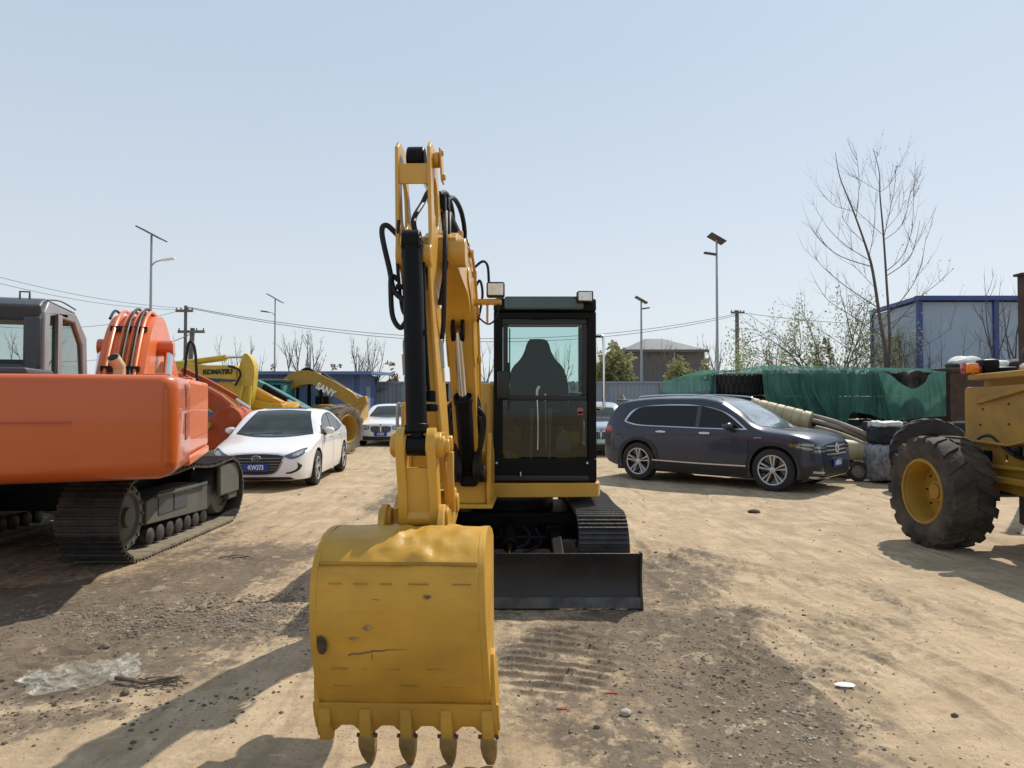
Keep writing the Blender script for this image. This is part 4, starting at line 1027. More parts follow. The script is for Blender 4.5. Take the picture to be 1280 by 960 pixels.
    # rounded roof
    b = MB(); roof = [(xl - .002, yf + .0), (xl + .03, yf - .03), (xr - .03, yf - .03), (xr + .002, yf + .0), (xr, yb - .05), (xr - .08, yb), (xl + .08, yb), (xl, yb - .05)]
    b.prism(roof, fz, zt - .13, zt - .005); O('roof', b, BK, cab, bevel=.035)
    b = MB(); b.prism([(xl + .10, yf - .055), (xr - .12, yf - .055), (xr - .12, yf + .1), (xl + .10, yf + .1)], fz, zt - .115, zt + .005); O('visor', b, M['visor'], cab, bevel=.02)
    # lower front panel with bolts
    b = MB(); b.box(((xl + xr) / 2, yf + .0, .945), (xr - xl - .005, .05, .215)); pn = O('front_panel', b, BK, cab, bevel=.008)
    b = MB()
    for x in (xl + .03, xr - .09):
        for z in (.875, 1.015): b.cyl((x, yf - .032, z), (x, yf - .024, z), .011, n=8)
    b.tube([(.08, yf - .03, .88), (.08, yf - .05, .90), (.08, yf - .03, .93)], .006, 6, 3)
    O('bolt', b, M['alloy'], pn)
    # sash between upper and lower panes + upper window frame
    z1 = 1.598
    b = MB(); 
    def frame(b, x0, x1, z0, z1, wd, y, dp):
        b.box(((x0 + x1) / 2, y, z0 + wd / 2), (x1 - x0, dp, wd)); b.box(((x0 + x1) / 2, y, z1 - wd / 2), (x1 - x0, dp, wd))
        b.box((x0 + wd / 2, y, (z0 + z1) / 2), (wd, dp, z1 - z0 - 2 * wd)); b.box((x1 - wd / 2, y, (z0 + z1) / 2), (wd, dp, z1 - z0 - 2 * wd))
    frame(b, xl + pw + .003, xr - pw - .003, z1, zt - .205, .045, yf + .03, .04)
    O('window_frame', b, M['blackplastic'], cab, bevel=.006)
    b = MB(); b.box(((xl + xr) / 2, yf + .022, (z1 + zt - .2) / 2), (xr - xl - 2 * pw - .08, .005, zt - .2 - z1 - .08)); O('windscreen', b, M['glass'], cab)
    b = MB(); b.box(((xl + xr) / 2, yf + .03, 1.33), (xr - xl - 2 * pw, .005, .53)); O('lower_windscreen', b, M['glass_low'], cab)
    b = MB(); b.box(((xl + xr) / 2, yb - .04, (1.57 + zt - .14) / 2), (xr - xl - .09, .006, zt - .14 - 1.57)); O('rear_window', b, M['glass'], cab)
    for x in (xl + .02, xr - .02):
        b = MB(); b.box((x, 7.04, 1.76), (.005, .6, 1.2)); b.box((x, 7.66, 1.76), (.005, .48, 1.2)); O('side_window', b, M['glass'], cab)
    # interior
    b = MB()
    cx = .27
    s2 = lambda s, z, l: Vector((cx + s, 7.42 + l, z))
    back = smoothpoly([(-.31, 1.55), (-.315, 1.76), (-.27, 1.93), (-.19, 2.02), (-.14, 2.11), (-.115, 2.19), (-.07, 2.235), (.07, 2.235), (.115, 2.19), (.14, 2.11), (.19, 2.02), (.27, 1.93), (.315, 1.76), (.31, 1.55), (.2, 1.48), (-.2, 1.48)], 3)
    b.prism(back, s2, 0, .15)
    b.box((cx, 7.25, 1.42), (.52, .52, .16), bev=.04)
    O('seat', b, M['seat'], cab, bevel=.03)
    b = MB(); b.box((cx, 7.25, 1.10), (.34, .34, .46)); b.box((cx - .33, 7.2, 1.42), (.14, .5, .26)); b.box((cx + .33, 7.2, 1.42), (.14, .5, .26))
    b.box((cx, 7.2, .87), (.9, 1.2, .06)); b.box((cx, 7.93, 1.2), (.86, .04, .7))
    O('seat_base', b, M['blackplastic'], cab, bevel=.02)
    b = MB()
    for k, x in enumerate((cx - .33, cx + .33)):
        b.tube([(x, 7.02, 1.5), (x, 7.0, 1.62), (x + .01, 7.0, 1.70)], .018, 8, 4); b.sphere((x + .01, 7.0, 1.74), .035, 2, (1, 1, 1.5))
    for x in (cx - .09, cx + .09):
        b.tube([(x, 6.86, .9), (x, 6.84, 1.15), (x + .01, 6.92, 1.42)], .014, 8, 4); b.cyl((x + .01, 6.92, 1.40), (x + .012, 6.93, 1.52), .022, n=10)
        b.box((x, 6.82, .95), (.1, .2, .03))
    O('control_lever', b, M['polegrey'], cab)
    b = MB(); b.cyl((cx + .22, 7.75, 1.18), (cx + .22, 7.75, 1.46), .06, n=16); b.cyl((cx + .22, 7.75, 1.46), (cx + .22, 7.75, 1.52), .025, n=10); O('red_reflection', b, M['redlens'], cab)  # added red cylinder standing in for a red reflection in the lower pane
    b = MB(); b.sphere((cx - .33, 6.95, 1.02), .12, 3, (1, .6, .8)); O('yellow_blob', b, M['yellow'], cab)  # added yellow blob behind the lower left of the cab glass
    b = MB(); b.box((cx + .36, 6.86, 1.55), (.16, .06, .24), rz=.3); O('monitor', b, M['blackplastic'], cab, bevel=.01)
    b = MB(); b.box((xl + pw + .055, yf - .002, 1.72), (.014, .012, .46)); b.box((xl + pw + .055, yf + .0, 1.55), (.03, .03, .08)); b.box((xl + pw + .065, yf - .006, 2.02), (.012, .01, .5))
    O('wiper', b, M['blackplastic'], cab)
    b = MB(); b.box((cx - .02, 7.88, 2.25), (.11, .006, .055)); O('warning_label', b, M['greenlabel'], cab)
    b = MB(); b.tube([(cx - .03, 6.68, 1.13), (cx - .028, 6.68, 1.4), (cx - .035, 6.68, 1.66), (cx - .01, 6.68, 1.73)], .014, 8, 5)
    b.tube([(cx + .045, 6.68, 1.13), (cx + .045, 6.68, 1.4), (cx + .04, 6.68, 1.66)], .010, 8, 5)
    O('pane_reflection', b, M['chrome'], cab)  # added chrome tubes stand for a tall bright reflection in the glass
    b = MB(); b.box((cx + .22, 6.70, 1.20), (.12, .004, .13)); O('notice_card', b, M['polegrey'], cab)
    b = MB(); b.cyl((cx + .37, 6.668, 1.50), (cx + .37, 6.664, 1.50), .03, n=14); b.box((cx + .37, 6.666, 1.475), (.05, .004, .03)); O('red_sticker', b, M['redlens'], cab)
    b = MB()
    b.tube([(xr - .01, yf + .1, 2.20), (xr + .045, yf + .07, 2.20), (xr + .075, yf + .05, 2.15), (xr + .075, yf + .05, 1.62), (xr + .07, yf + .05, 1.53), (xr - .01, yf + .08, 1.51)], .013, 10, 6)
    O('side_tube', b, M['chrome'], cab)  # handrail outside the right cab post
    b = MB(); b.box((xl + .09, yf - .05, 1.74), (.11, .05, .26), rz=.2, bev=.02); b.tube([(xl + .09, yf - .03, 1.66), (xl + .05, yf - .02, 1.6), (xl + .03, yf + .02, 1.58)], .01, 6, 4)
    O('mirror', b, M['blackplastic'], cab)
    # cab lights
    def worklight(c, par, s=(.14, .07, .10), rz=0):
        c = Vector(c); b = MB(); b.box(c, s, rz=rz, bev=.015); q = O('work_light', b, M['blackplastic'], par)
        b = MB(); b.box(c + Vector((0, -s[1] * .5 - .003, 0)), (s[0] * .84, .01, s[2] * .74), rz=rz); O('lamp_lens', b, M['lamp_white'], q, bevel=.004)
        return q
    worklight((.675, 6.56, 2.555), cab, (.15, .08, .105), .12)
    b = MB(); b.box((.69, 6.62, 2.60), (.13, .1, .03)); O('lamp_bracket', b, BK, cab, bevel=.006)
    # ---- boom assembly in its own vertical plane
    P = LeanPlane((-.371, 6.25), (-.035, -1.0))            # arm, links and bucket ram
    P0_ = Plane((-.355, 6.05), (-.035, -1.0))
    PB = lambda a, z, l=0.0: P0_(a if a < .9 else .9 + (a - .9) * .84, z, l)      # boom
    # swing bracket
    b = MB()
    for l in (-.165, .165):
        b.prism([(-.40, .72), (-.40, 1.12), (-.05, 1.32), (.06, 1.30), (.14, 1.18), (.17, .86), (.12, .72)], PB, l - .018, l + .018)
    b.prism([(-.45, .70), (.16, .70), (.16, .735), (-.45, .735)], PB, -.20, .20); b.prism([(-.45, .86), (-.1, .86), (-.1, .90), (-.45, .90)], PB, -.16, .16)
    b.cyl(PB(-.42, .68, 0), PB(-.42, 1.15, 0), .10, n=20)
    b.prism([(.085, .735), (.10, .735), (.10, .95), (.085, .95)], PB, -.14, .14)
    O('swing_bracket', b, Yl, bevel=.008)
    # boom
    top = openspline([(-.13, .98), (.08, 1.55), (.32, 2.08), (.62, 2.46), (.95, 2.63), (1.35, 2.66), (2.0, 2.60)], 5)
    bot = openspline([(2.08, 2.40), (1.65, 2.36), (1.2, 2.30), (.90, 2.10), (.62, 1.72), (.38, 1.28), (.13, .96)], 5)
    b = MB(); b.prism(top + [(2.10, 2.58)] + bot + circ(0, .97, .13, 8, 1, PI * 1.05)[:6][::1] if False else top + [(2.12, 2.55)] + bot + [(.06, .86), (-.06, .86)], PB, -.095, .095)
    bm_ = O('boom', b, Yl, bevel=.008)
    b = MB()
    for l in (-.100, .100):
        b.prism(smoothpoly([(.55, 2.0), (.78, 2.42), (1.2, 2.52), (1.3, 2.42), (.98, 2.26), (.72, 1.85)], 3), PB, l - .004, l + .004)
    for s_, z_ in ((.0, .97), (2.05, 2.47)): b.cyl(PB(s_, z_, -.15), PB(s_, z_, .15), .075 if s_ < 1 else .085, n=24)
    b.cyl(PB(.92, 2.22, -.13), PB(.92, 2.22, .13), .05, n=20)
    O('pin_boss', b, Yl, bm_, bevel=.006)
    b = MB()   # boom-ram bracket on the belly (dark)
    for l in (-.035, .035): b.prism([(.90, 2.06), (.98, 2.18), (1.06, 2.13), (1.04, 2.06), (.97, 2.02)], PB, l - .012, l + .012)
    O('ram_bracket', b, BK, bm_, bevel=.004)
    b = MB(); b.tube([PB(1.55, 2.60, .112), PB(1.15, 2.62, .112), PB(.86, 2.52, .112), PB(.62, 2.28, .112), PB(.45, 1.98, .112), PB(.30, 1.62, .112)], .010, 8, 6); O('steel_pipe', b, Yl, bm_)
    b = MB()
    for s_, z_ in ((1.15, 2.62), (.86, 2.52), (.62, 2.28), (.42, 1.92)): b.box(PB(s_, z_, .112), (.03, .05, .05), bev=.006)
    O('hose_clamp', b, Yl, bm_)
    # stick-ram bracket on boom top
    b = MB()
    for l in (-.06, .06): b.prism([(.72, 2.50), (.78, 2.74), (.86, 2.78), (.94, 2.74), (1.05, 2.62)], PB, l - .012, l + .012)
    for l in (-.04, .06): b.cyl(PB(1.45, 2.66, l), PB(1.45, 2.72, l), .02, n=8)
    O('ram_bracket', b, Yl, bm_, bevel=.004)
    # boom ram: barrel low, rod up to belly
    cylinder_ram('boom_ram', T, PB(.17, 1.02, 0), PB(.99, 2.10, 0), .066, .034, .56, BK, M['chrome'])
    b = MB(); b.box(PB(.115, .97, 0), (.15, .12, .18), bev=.03); b.cyl(PB(.16, 1.02, -.12), PB(.16, 1.02, .12), .04, n=14); O('ram_foot', b, BK)
    cylinder_ram('stick_ram', T, PB(.86, 2.73, 0), P(2.18, 2.985, 0), .055, .03, .60, BK, M['chrome'])
    # light bracket and light on the boom
    b = MB(); b.prism([(.70, 2.315), (.80, 2.315), (.80, 2.35), (.70, 2.35)], PB, .095, .30); b.prism([(.74, 2.17), (.77, 2.17), (.77, 2.33), (.74, 2.33)], PB, .19, .205)
    O('lamp_bracket', b, Yl, bm_, bevel=.004)
    worklight(PB(.80, 2.415, .262), bm_, (.135, .07, .115), 0)
    b = MB(); b.tube([PB(.72, 2.60, .10), PB(.74, 2.64, .16), PB(.76, 2.60, .20), PB(.77, 2.45, .21)], .010, 8, 5); b.tube([PB(.74, 2.36, .28), PB(.74, 2.23, .27), PB(.72, 2.17, .20), PB(.7, 2.25, .1)], .007, 7, 5)
    O('lamp_cable', b, M['hose'], bm_)
    # ---- arm
    A0 = P(2.05, 2.47)
    b = MB()
    side = [(2.02, 3.03), (2.08, 3.07), (2.24, 3.07), (2.31, 3.02), (2.36, 2.80), (2.42, 2.52), (2.47, 2.40), (2.43, 2.28), (2.40, 2.05), (2.39, 1.6), (2.39, 1.15), (2.36, 1.02), (2.22, .99), (2.18, 1.08), (2.17, 1.5), (2.08, 2.2), (1.93, 2.42), (1.96, 2.60), (2.02, 2.84)]
    hole1 = [(2.10, 2.83), (2.12, 2.62), (2.22, 2.58), (2.27, 2.62), (2.25, 2.80), (2.19, 2.88)]
    for l in (-.098, .098):
        b.prism(side, P, l - .011, l + .011, holes=[smoothpoly(hole1, 3)])
    arm = O('arm', b, Yl, bevel=.004)
    b = MB()
    # front and rear cover plates between the side plates
    fr_ = [(2.395, 2.20), (2.375, 2.0), (2.37, 1.15), (2.35, 1.15), (2.35, 2.0), (2.37, 2.20)]
    b.prism(fr_, P, -.088, .088)
    b.prism([(2.19, 1.15), (2.18, 1.5), (2.095, 2.2), (1.95, 2.42), (1.965, 2.42), (2.115, 2.2), (2.20, 1.5), (2.21, 1.15)], P, -.088, .088)
    b.prism([(2.33, 2.80), (2.345, 2.80), (2.325, 2.92), (2.31, 2.92)], P, -.088, .088)     # cross strap
    O('cover_plate', b, Yl, arm, bevel=.004)
    b = MB(); b.cyl(P(2.18, 2.985, -.055), P(2.18, 2.985, .055), .075, n=24); O('ram_eye', b, BK, arm, bevel=.01)
    b = MB()
    for z_, s_, w_ in ((2.985, 2.18, .145),):
        b.cyl(P(s_, z_, .11), P(s_, z_, w_), .045, n=16)
    b.prism([(2.14, 2.85), (2.22, 2.85), (2.24, 3.04), (2.12, 3.04)], P, .150, .162); b.cyl(P(2.2, 2.88, .15), P(2.2, 2.88, .18), .02, n=10); b.cyl(P(2.2, 3.02, .15), P(2.2, 3.02, .175), .018, n=10)
    b.cyl(P(2.05, 2.47, -.125), P(2.05, 2.47, .135), .10, n=28); b.cyl(P(2.43, 2.38, -.112), P(2.43, 2.38, .112), .06, n=22)
    b.cyl(P(2.20, 1.03, -.125), P(2.20, 1.03, .125), .062, n=22)
    b.cyl(P(2.33, 1.36, -.13), P(2.33, 1.36, .14), .045, n=22)
    O('pin_boss', b, Yl, arm, bevel=.006)
    # bucket ram on the near side of the arm
    P0 = P(2.50, 2.44, 0); P1 = P(2.66, 1.38, 0)
    cylinder_ram('bucket_ram', T, P0, P1, .054, .028, .95, BK, M['chrome'])
    b = MB(); b.cyl(P(2.50, 2.44, -.052), P(2.50, 2.44, .052), .062, n=20); b.box(P(2.49, 2.40, 0), (.11, .1, .14), bev=.02); O('ram_head', b, BK, bevel=.006)
    b = MB(); b.box(P(2.655, 1.40, 0), (.062, .07, .14), bev=.015); b.cyl(P(2.665, 1.37, -.045), P(2.665, 1.37, .045), .052, n=18); O('ram_rod_eye', b, BK)
    # grease line along ram (dark pipe on the right side) and bracket blocks
    b = MB(); b.tube([P(2.46, 2.36, .062), P(2.50, 2.1, .066), P(2.53, 1.75, .07), P(2.55, 1.62, .075)], .011, 8, 5)
    b.box(P(2.54, 1.62, .085), (.05, .04, .06), bev=.008); b.box(P(2.545, 1.56, .07), (.08, .05, .04), bev=.01)
    b.box(P(2.57, 1.95, .05), (.06, .03, .03)); b.box(P(2.50, 2.2, -.085), (.07, .03, .025))
    O('steel_line', b, BK)
    # link set
    b = MB()
    for l in (-.078, .078):
        sg = 1 if l > 0 else -1
        b.prism(smoothpoly([(2.64, 1.46), (2.72, 1.42), (2.73, 1.34), (2.715, 1.15), (2.70, .98), (2.64, .95), (2.60, .99), (2.62, 1.2), (2.60, 1.38)], 3), P, l - .022, l + .022)
        b.cyl(P(2.665, 1.37, l - .028), P(2.665, 1.37, l + .028), .060, n=22)
    b.prism([(2.645, 1.26), (2.70, 1.26), (2.69, 1.02), (2.64, 1.02)], P, -.07, .07)
    b.cyl(P(2.66, 1.01, -.10), P(2.66, 1.01, .12), .045, n=20)
    O('bucket_link', b, Yl, bevel=.005)
    b = MB()
    for l in (-.112, .112):
        b.prism(smoothpoly([(2.30, 1.40), (2.50, 1.43), (2.68, 1.43), (2.71, 1.36), (2.66, 1.31), (2.5, 1.33), (2.36, 1.30), (2.28, 1.33)], 3), P, l - .014, l + .014)
        b.cyl(P(2.665, 1.37, l - .018), P(2.665, 1.37, l + .03 * (1 if l > 0 else .6)), .05, n=18)
    b.cyl(P(2.665, 1.37, .12), P(2.665, 1.37, .165), .034, n=16)
    O('side_link', b, Yl, bevel=.004)
    # right-hand brace strip seen beside the link
    b = MB(); b.prism(openspline([(2.40, 1.32), (2.46, 1.2), (2.46, 1.1), (2.42, 1.0)], 4) + openspline([(2.38, 1.0), (2.42, 1.1), (2.42, 1.2), (2.36, 1.32)], 4), P, .115, .15)
    O('guard_strip', b, Yl, bevel=.004)
    # ---- bucket
    BY = M['bucket_yellow']
    C = lambda s, z, l: P0_(s, z, l - .028 + (.6 - z) * .055)
    curve = openspline([(2.905, .26), (2.955, .36), (2.99, .50), (3.0, .64), (2.975, .78), (2.915, .88), (2.81, .955), (2.66, .985), (2.50, .975), (2.33, .93)], 5)
    inn = [(s - (.016 if z > .3 else .014), z - (.016 if s < 2.95 else 0)) for s, z in curve]
    def inset(poly, d):
        out = []
        for i, (x, y) in enumerate(poly):
            a = poly[max(i - 1, 0)]; c_ = poly[min(i + 1, len(poly) - 1)]; tx, ty = c_[0] - a[0], c_[1] - a[1]; l = math.hypot(tx, ty); out.append((x - ty / l * -d * -1 if False else x - (-ty) / l * -d, y - (tx) / l * -d))
        return out
    inn = inset(curve, -.018)
    if sum(p[0] for p in inn) > sum(p[0] for p in curve): inn = inset(curve, .018)
    # shell as grid so dents can be pressed in
    b = MB(); nl = 40; rows_o = []
    for (s, z) in curve:
        row = []
        for j in range(nl + 1):
            l = -.352 + .704 * j / nl; q = C(s, z, l)
            # dents and wobble on the upper shell
            w_ = .010 * noise.noise(Vector((s * 5, z * 7, l * 5)))
            if z > .86:
                a = max(0, 1 - ((l - .07) / .30) ** 2) * max(0, min(1, (z - .86) / .06)); w_ += a * (.016 * noise.noise(Vector((s * 13, z * 13, l * 11 + 4))) + .010 * noise.noise(Vector((s * 31, z * 30, l * 24))))
                for (ls, ss, rr, hh) in ((-.04, 2.76, .05, .022), (.10, 2.86, .04, .018), (.02, 2.80, .03, -.016), (.19, 2.72, .07, -.015)):
                    d2 = ((l - ls) ** 2 + (s - ss) ** 2) / rr ** 2; w_ += hh * math.exp(-d2 * 1.5)
            else: w_ -= .006 * math.exp(-(((z - .62) / .10) ** 2 + ((l + .1) / .25) ** 2))
            i = curve.index((s, z)); a_ = curve[max(i - 1, 0)]; c_ = curve[min(i + 1, len(curve) - 1)]
            tx, tz = c_[0] - a_[0], c_[1] - a_[1]; ll = math.hypot(tx, tz); nx, nz = tz / ll, -tx / ll
            row.append(C(s + nx * w_, z + nz * w_, l))
        rows_o.append(row)
    rows_i = [[C(s, z, -.352 + .704 * j / nl) for j in range(nl + 1)] for (s, z) in inn]
    V1 = b.grid(rows_o); V2 = b.grid(rows_i); n = len(curve)
    for i in range(n - 1):
        for j in (0, nl): b.bm.faces.new((V1[i][j], V1[i + 1][j], V2[i + 1][j], V2[i][j]))
    for j in range(nl):
        for i in (0, n - 1): b.bm.faces.new((V1[i][j], V1[i][j + 1], V2[i][j + 1], V2[i][j]))
    bk = O('bucket', b, BY, angle=50)
    # side plates with a protruding rim following the shell
    b = MB()
    out_ = curve + [(2.27, .88), (2.36, .76), (2.56, .52), (2.74, .31), (2.82, .18), (2.885, .14)]
    for l in (-.366, .366):
        b.prism([(s - .001, z) for s, z in out_], C, l - .014, l + .014)
    O('side_plate', b, BY, bk, bevel=.004)
    b = MB()
    for l in (-.388, .388):
        b.prism(smoothpoly([(2.90, .42), (2.93, .30), (2.90, .12), (2.78, .14), (2.70, .30), (2.80, .48)], 2), C, l - .011, l + .011)
    O('side_cutter', b, BY, bk, bevel=.004)
    # weld seams / wear straps
    b = MB()
    def strap(z0, z1, l0, l1, th):
        cc = [p for p in curve if z0 <= p[1] <= z1 and p[0] > 2.9]
        if len(cc) < 2:
            zc = (z0 + z1) / 2; k_ = min(range(len(curve)), key=lambda i: abs(curve[i][1] - zc) + (0 if curve[i][0] > 2.9 else 9)); s_, z_ = curve[k_]
            b.prism([(s_ + .001, z_), (s_ + th, z_), (s_ + th, z_ + .004), (s_ + .001, z_ + .004)], C, l0, l1)
    rnd = random.Random(4)
    for z_ in (.81, .43, .35):
        l = -.30
        while l < .29:
            w_ = rnd.uniform(.05, .09); strap(z_ - .001, z_ + .001, l, l + w_, .0045); l += w_ + rnd.uniform(.04, .12)
    b.prism([(2.914, .872), (2.930, .878), (2.924, .890), (2.908, .884)], C, -.35, .35)
    O('weld_bead', b, M['weld'], bk)
    b = MB(); vs = [b.bm.verts.new(C(3.0045 - .10 * (z_ - .60) ** 2 * (1 if z_ < .64 else 2), z_, l_)) for l_, z_ in ((-.349, .585), (-.330, .592), (-.312, .578), (-.305, .555), (-.309, .528), (-.325, .510), (-.342, .515), (-.350, .54))]; b.bm.faces.new(vs); O('worn_patch', b, M['patch'], bk)
    def on_shell(z_, off=.0015):
        k_ = min((i for i in range(len(curve) - 1) if curve[i][0] > 2.88), key=lambda i: abs(curve[i][1] - z_)); (a_, az), (c_, cz) = curve[k_], curve[k_ + 1]
        t = (z_ - az) / (cz - az) if cz != az else 0; return a_ + (c_ - a_) * t + off
    b = MB(); pts = [(-.22 + .5 * i / 26, .505 + .030 * math.sin(i / 26 * 3.0) + .006 * noise.noise(Vector((i * .6, 0, 0)))) for i in range(17)]
    b.tube([C(on_shell(z_, .0), z_, l_) for l_, z_ in pts], .0028, 5, 0); b.tube([C(on_shell(z_, .0), z_, -.12 + .004 * math.sin(z_ * 40)) for z_ in (.36, .40, .44, .48, .51)], .002, 5, 0)
    O('scratch', b, M['scratch'], bk)
    rnd = random.Random(14)
    for (l_, z_, sx_, sz_, mt_) in ((-.13, .625, .020, .012, 'scuff'), (-.19, .578, .028, .006, 'scuff'), (-.09, .74, .026, .006, 'weld'), (.13, .755, .022, .009, 'scratch')):
        b = MB(); vs = []
        for i in range(12):
            t = 2 * PI * i / 12; q = .6 + .5 * rnd.random(); zz = z_ + math.sin(t) * sz_ * q; vs.append(b.bm.verts.new(C(on_shell(zz, .0022), zz, l_ + math.cos(t) * sx_ * q)))
        b.bm.faces.new(vs); O('paint_chip', b, M[mt_], bk)
    # lip plate scalloped, adapters and teeth
    b = MB(); ls = [-.408 + .816 * i / 80 for i in range(81)]
    tl = [-.356, -.178, .0, .178, .356]
    lower = []
    for l in ls:
        d = min(abs(l - t) for t in tl); lower.append(.165 - .035 * max(0, 1 - (d / .062) ** 2) - .0)
    rows = [[C(2.925 - .03 * 0, .275, l) for l in ls], [C(2.92, .22, l) for l in ls], [C(2.895, z, l) for l, z in zip(ls, lower)]]
    rows2 = [[C(2.900, .275, l) for l in ls], [C(2.89, .22, l) for l in ls], [C(2.872, z, l) for l, z in zip(ls, lower)]]
    V1 = b.grid(rows); V2 = b.grid(rows2)
    for j in range(80):
        for i in (0, 2): b.bm.faces.new((V1[i][j], V1[i][j + 1], V2[i][j + 1], V2[i][j]))
    for i in range(2):
        for j in (0, 80): b.bm.faces.new((V1[i][j], V1[i + 1][j], V2[i + 1][j], V2[i][j]))
    O('lip_plate', b, BY, bk, bevel=.003)
    for k, l in enumerate(tl):
        b = MB(); b.prism([(2.928, .255), (2.948, .17), (2.930, .115), (2.88, .100), (2.855, .15), (2.865, .22)], C, l - .026, l + .026)
        ad = O('adapter', b, BY, bk, bevel=.008)
        if k == 0:
            continue
        b = MB(); v = []
        for (s, z, w_, t_) in ((2.905, .135, .033, .034), (2.90, .09, .036, .036), (2.885, .04, .031, .026), (2.87, -.008, .017, .010)):
            v.append([C(s + t_, z, l - w_), C(s + t_, z, l + w_), C(s - t_, z, l + w_), C(s - t_, z, l - w_)])
        V = [[b.bm.verts.new(p) for p in r_] for r_ in v]
        for r0, r1 in zip(V, V[1:]):
            for i in range(4): b.bm.faces.new((r0[i], r0[(i + 1) % 4], r1[(i + 1) % 4], r1[i]))
        b.bm.faces.new(V[0]); b.bm.faces.new(V[-1])
        O('tooth', b, M['tooth'], bk, bevel=.008)
        b = MB(); b.cyl(C(2.905, .128, l - .045), C(2.905, .128, l + .045), .009, n=8); O('tooth_pin', b, M['track'], ad)
    # ears
    b = MB()
    for l in (-.145, .145):
        b.prism(smoothpoly([(1.92, .99), (1.95, 1.09), (2.04, 1.09), (2.20, 1.02), (2.36, 1.04), (2.46, 1.075), (2.55, 1.03), (2.60, .95), (2.40, .92), (2.25, .90), (2.02, .93)], 3), C, l - .016, l + .016)
        for s_, z_ in ((2.02, 1.02), (2.46, 1.005)): b.cyl(C(s_, z_, l - .030), C(s_, z_, l + .030), .054, n=18)
    O('bucket_ear', b, BY, bk, bevel=.005)
    # ---- hoses
    b = MB()
    H_ = lambda *pts, r=.014: b.tube([P(*p) for p in pts], r, 9, 7)
    # loops on the left of the ram
    H_((2.40, 2.50, -.10), (2.42, 2.55, -.16), (2.44, 2.50, -.185), (2.46, 2.30, -.175), (2.50, 2.18, -.15), (2.52, 2.12, -.06), r=.015)
    H_((2.46, 2.24, -.12), (2.48, 2.26, -.165), (2.50, 2.18, -.175), (2.52, 2.04, -.165), (2.53, 1.98, -.11), (2.53, 2.02, -.06), r=.014)
    H_((2.40, 2.58, -.09), (2.45, 2.36, -.11), (2.50, 2.10, -.10), (2.52, 2.04, -.06), r=.010)
    # hoses over the boom tip
    H_((1.25, 2.72, .05), (1.6, 2.84, .07), (1.95, 2.88, .05), (2.2, 2.72, .02), (2.34, 2.60, -.01), (2.40, 2.50, .01), r=.015)
    H_((1.25, 2.70, .08), (1.55, 2.76, .10), (1.9, 2.76, .13), (2.12, 2.58, .15), (2.2, 2.35, .16), (2.22, 2.05, .155), (2.18, 1.92, .12), r=.014)
    H_((1.25, 2.70, .02), (1.5, 2.80, .12), (1.9, 2.74, .155), (2.08, 2.50, .16), (2.14, 2.30, .15), (2.16, 2.15, .12), r=.012)
    H_((1.75, 2.86, .10), (1.5, 2.96, .14), (1.25, 2.93, .17), (1.08, 2.80, .17), (.98, 2.66, .12), r=.017)
    H_((1.95, 2.86, .10), (1.7, 2.93, .12), (1.4, 2.90, .12), (1.2, 2.76, .10), r=.014)
    H_((.80, 2.45, .20), (.80, 2.52, .25), (.80, 2.40, .28), (.78, 2.2, .27), r=.010)
    O('hydraulic_hose', b, M['hose'], bm_)
    b = MB()
    for l in (-.08, 0, .08): b.tube([PB(1.25, 2.70, l), PB(.95, 2.67, l), PB(.66, 2.52, l), PB(.35, 2.16, l), PB(.10, 1.65, l), PB(-.12, 1.1, l)], .011, 8, 6)
    O('steel_pipe', b, M['black'], bm_)
    # coupling blocks at the boom tip
    b = MB(); b.box(P(1.72, 2.86, .10), (.07, .12, .07), bev=.01); b.box(P(1.95, 2.80, .11), (.06, .09, .09), bev=.01); b.cyl(P(1.35, 2.70, .06), P(1.75, 2.86, .06), .018, n=10); b.cyl(P(1.35, 2.72, .09), P(1.75, 2.88, .09), .016, n=10)
    O('hose_clamp', b, BK, bm_)
    # service couplings beside the arm (rusty cylinders)
    b = MB(); b.cyl(P(2.24, 1.86, -.155), P(2.24, 1.74, -.155), .022, n=12); b.cyl(P(2.24, 1.735, -.155), P(2.24, 1.66, -.155), .016, n=10)
    b.tube([P(2.24, 1.86, -.155), P(2.24, 1.93, -.155), P(2.22, 1.96, -.13)], .014, 8, 4)
    b.cyl(P(2.24, 1.94, .115), P(2.24, 1.78, .115), .024, n=12); b.cyl(P(2.24, 1.775, .115), P(2.24, 1.70, .115), .016, n=10)
    O('hose_coupling', b, M['steel'], arm, bevel=.002)
    # hose bundle round the boom foot
    b = MB(); rnd = random.Random(9)
    for k in range(7):
        sx = -1 if k < 3 else 1; o = .075 + .02 * (k % 3); z0 = 1.52 + .05 * (k % 4)
        pts = [PB(.34 + .02 * k, z0, sx * .06), PB(.40, z0 - .10, sx * (o + .03)), PB(.34, z0 - .28, sx * (o + .015)), PB(.28, 1.12, sx * (.06 + .018 * (k % 3))), PB(.25, .98, sx * (.06 + .03 * (k % 3))), PB(.1, .93, sx * (.09 + .02 * (k % 3))), PB(-.15, .98, sx * .09)]
        b.tube(pts, .017, 8, 6)
    for k in range(3):
        b.tube([PB(.15, 1.55 - .05 * k, -.10), PB(.18, 1.52 - .05 * k, -.17), PB(.20, 1.35, -.16 + .02 * k), PB(.24, 1.15, -.11), PB(.26, .95, -.10)], .016, 8, 6)
    b.box(PB(.18, 1.5, -.14), (.12, .1, .07), bev=.02)
    O('hose_bundle', b, M['hose'], bevel=0)
    return T
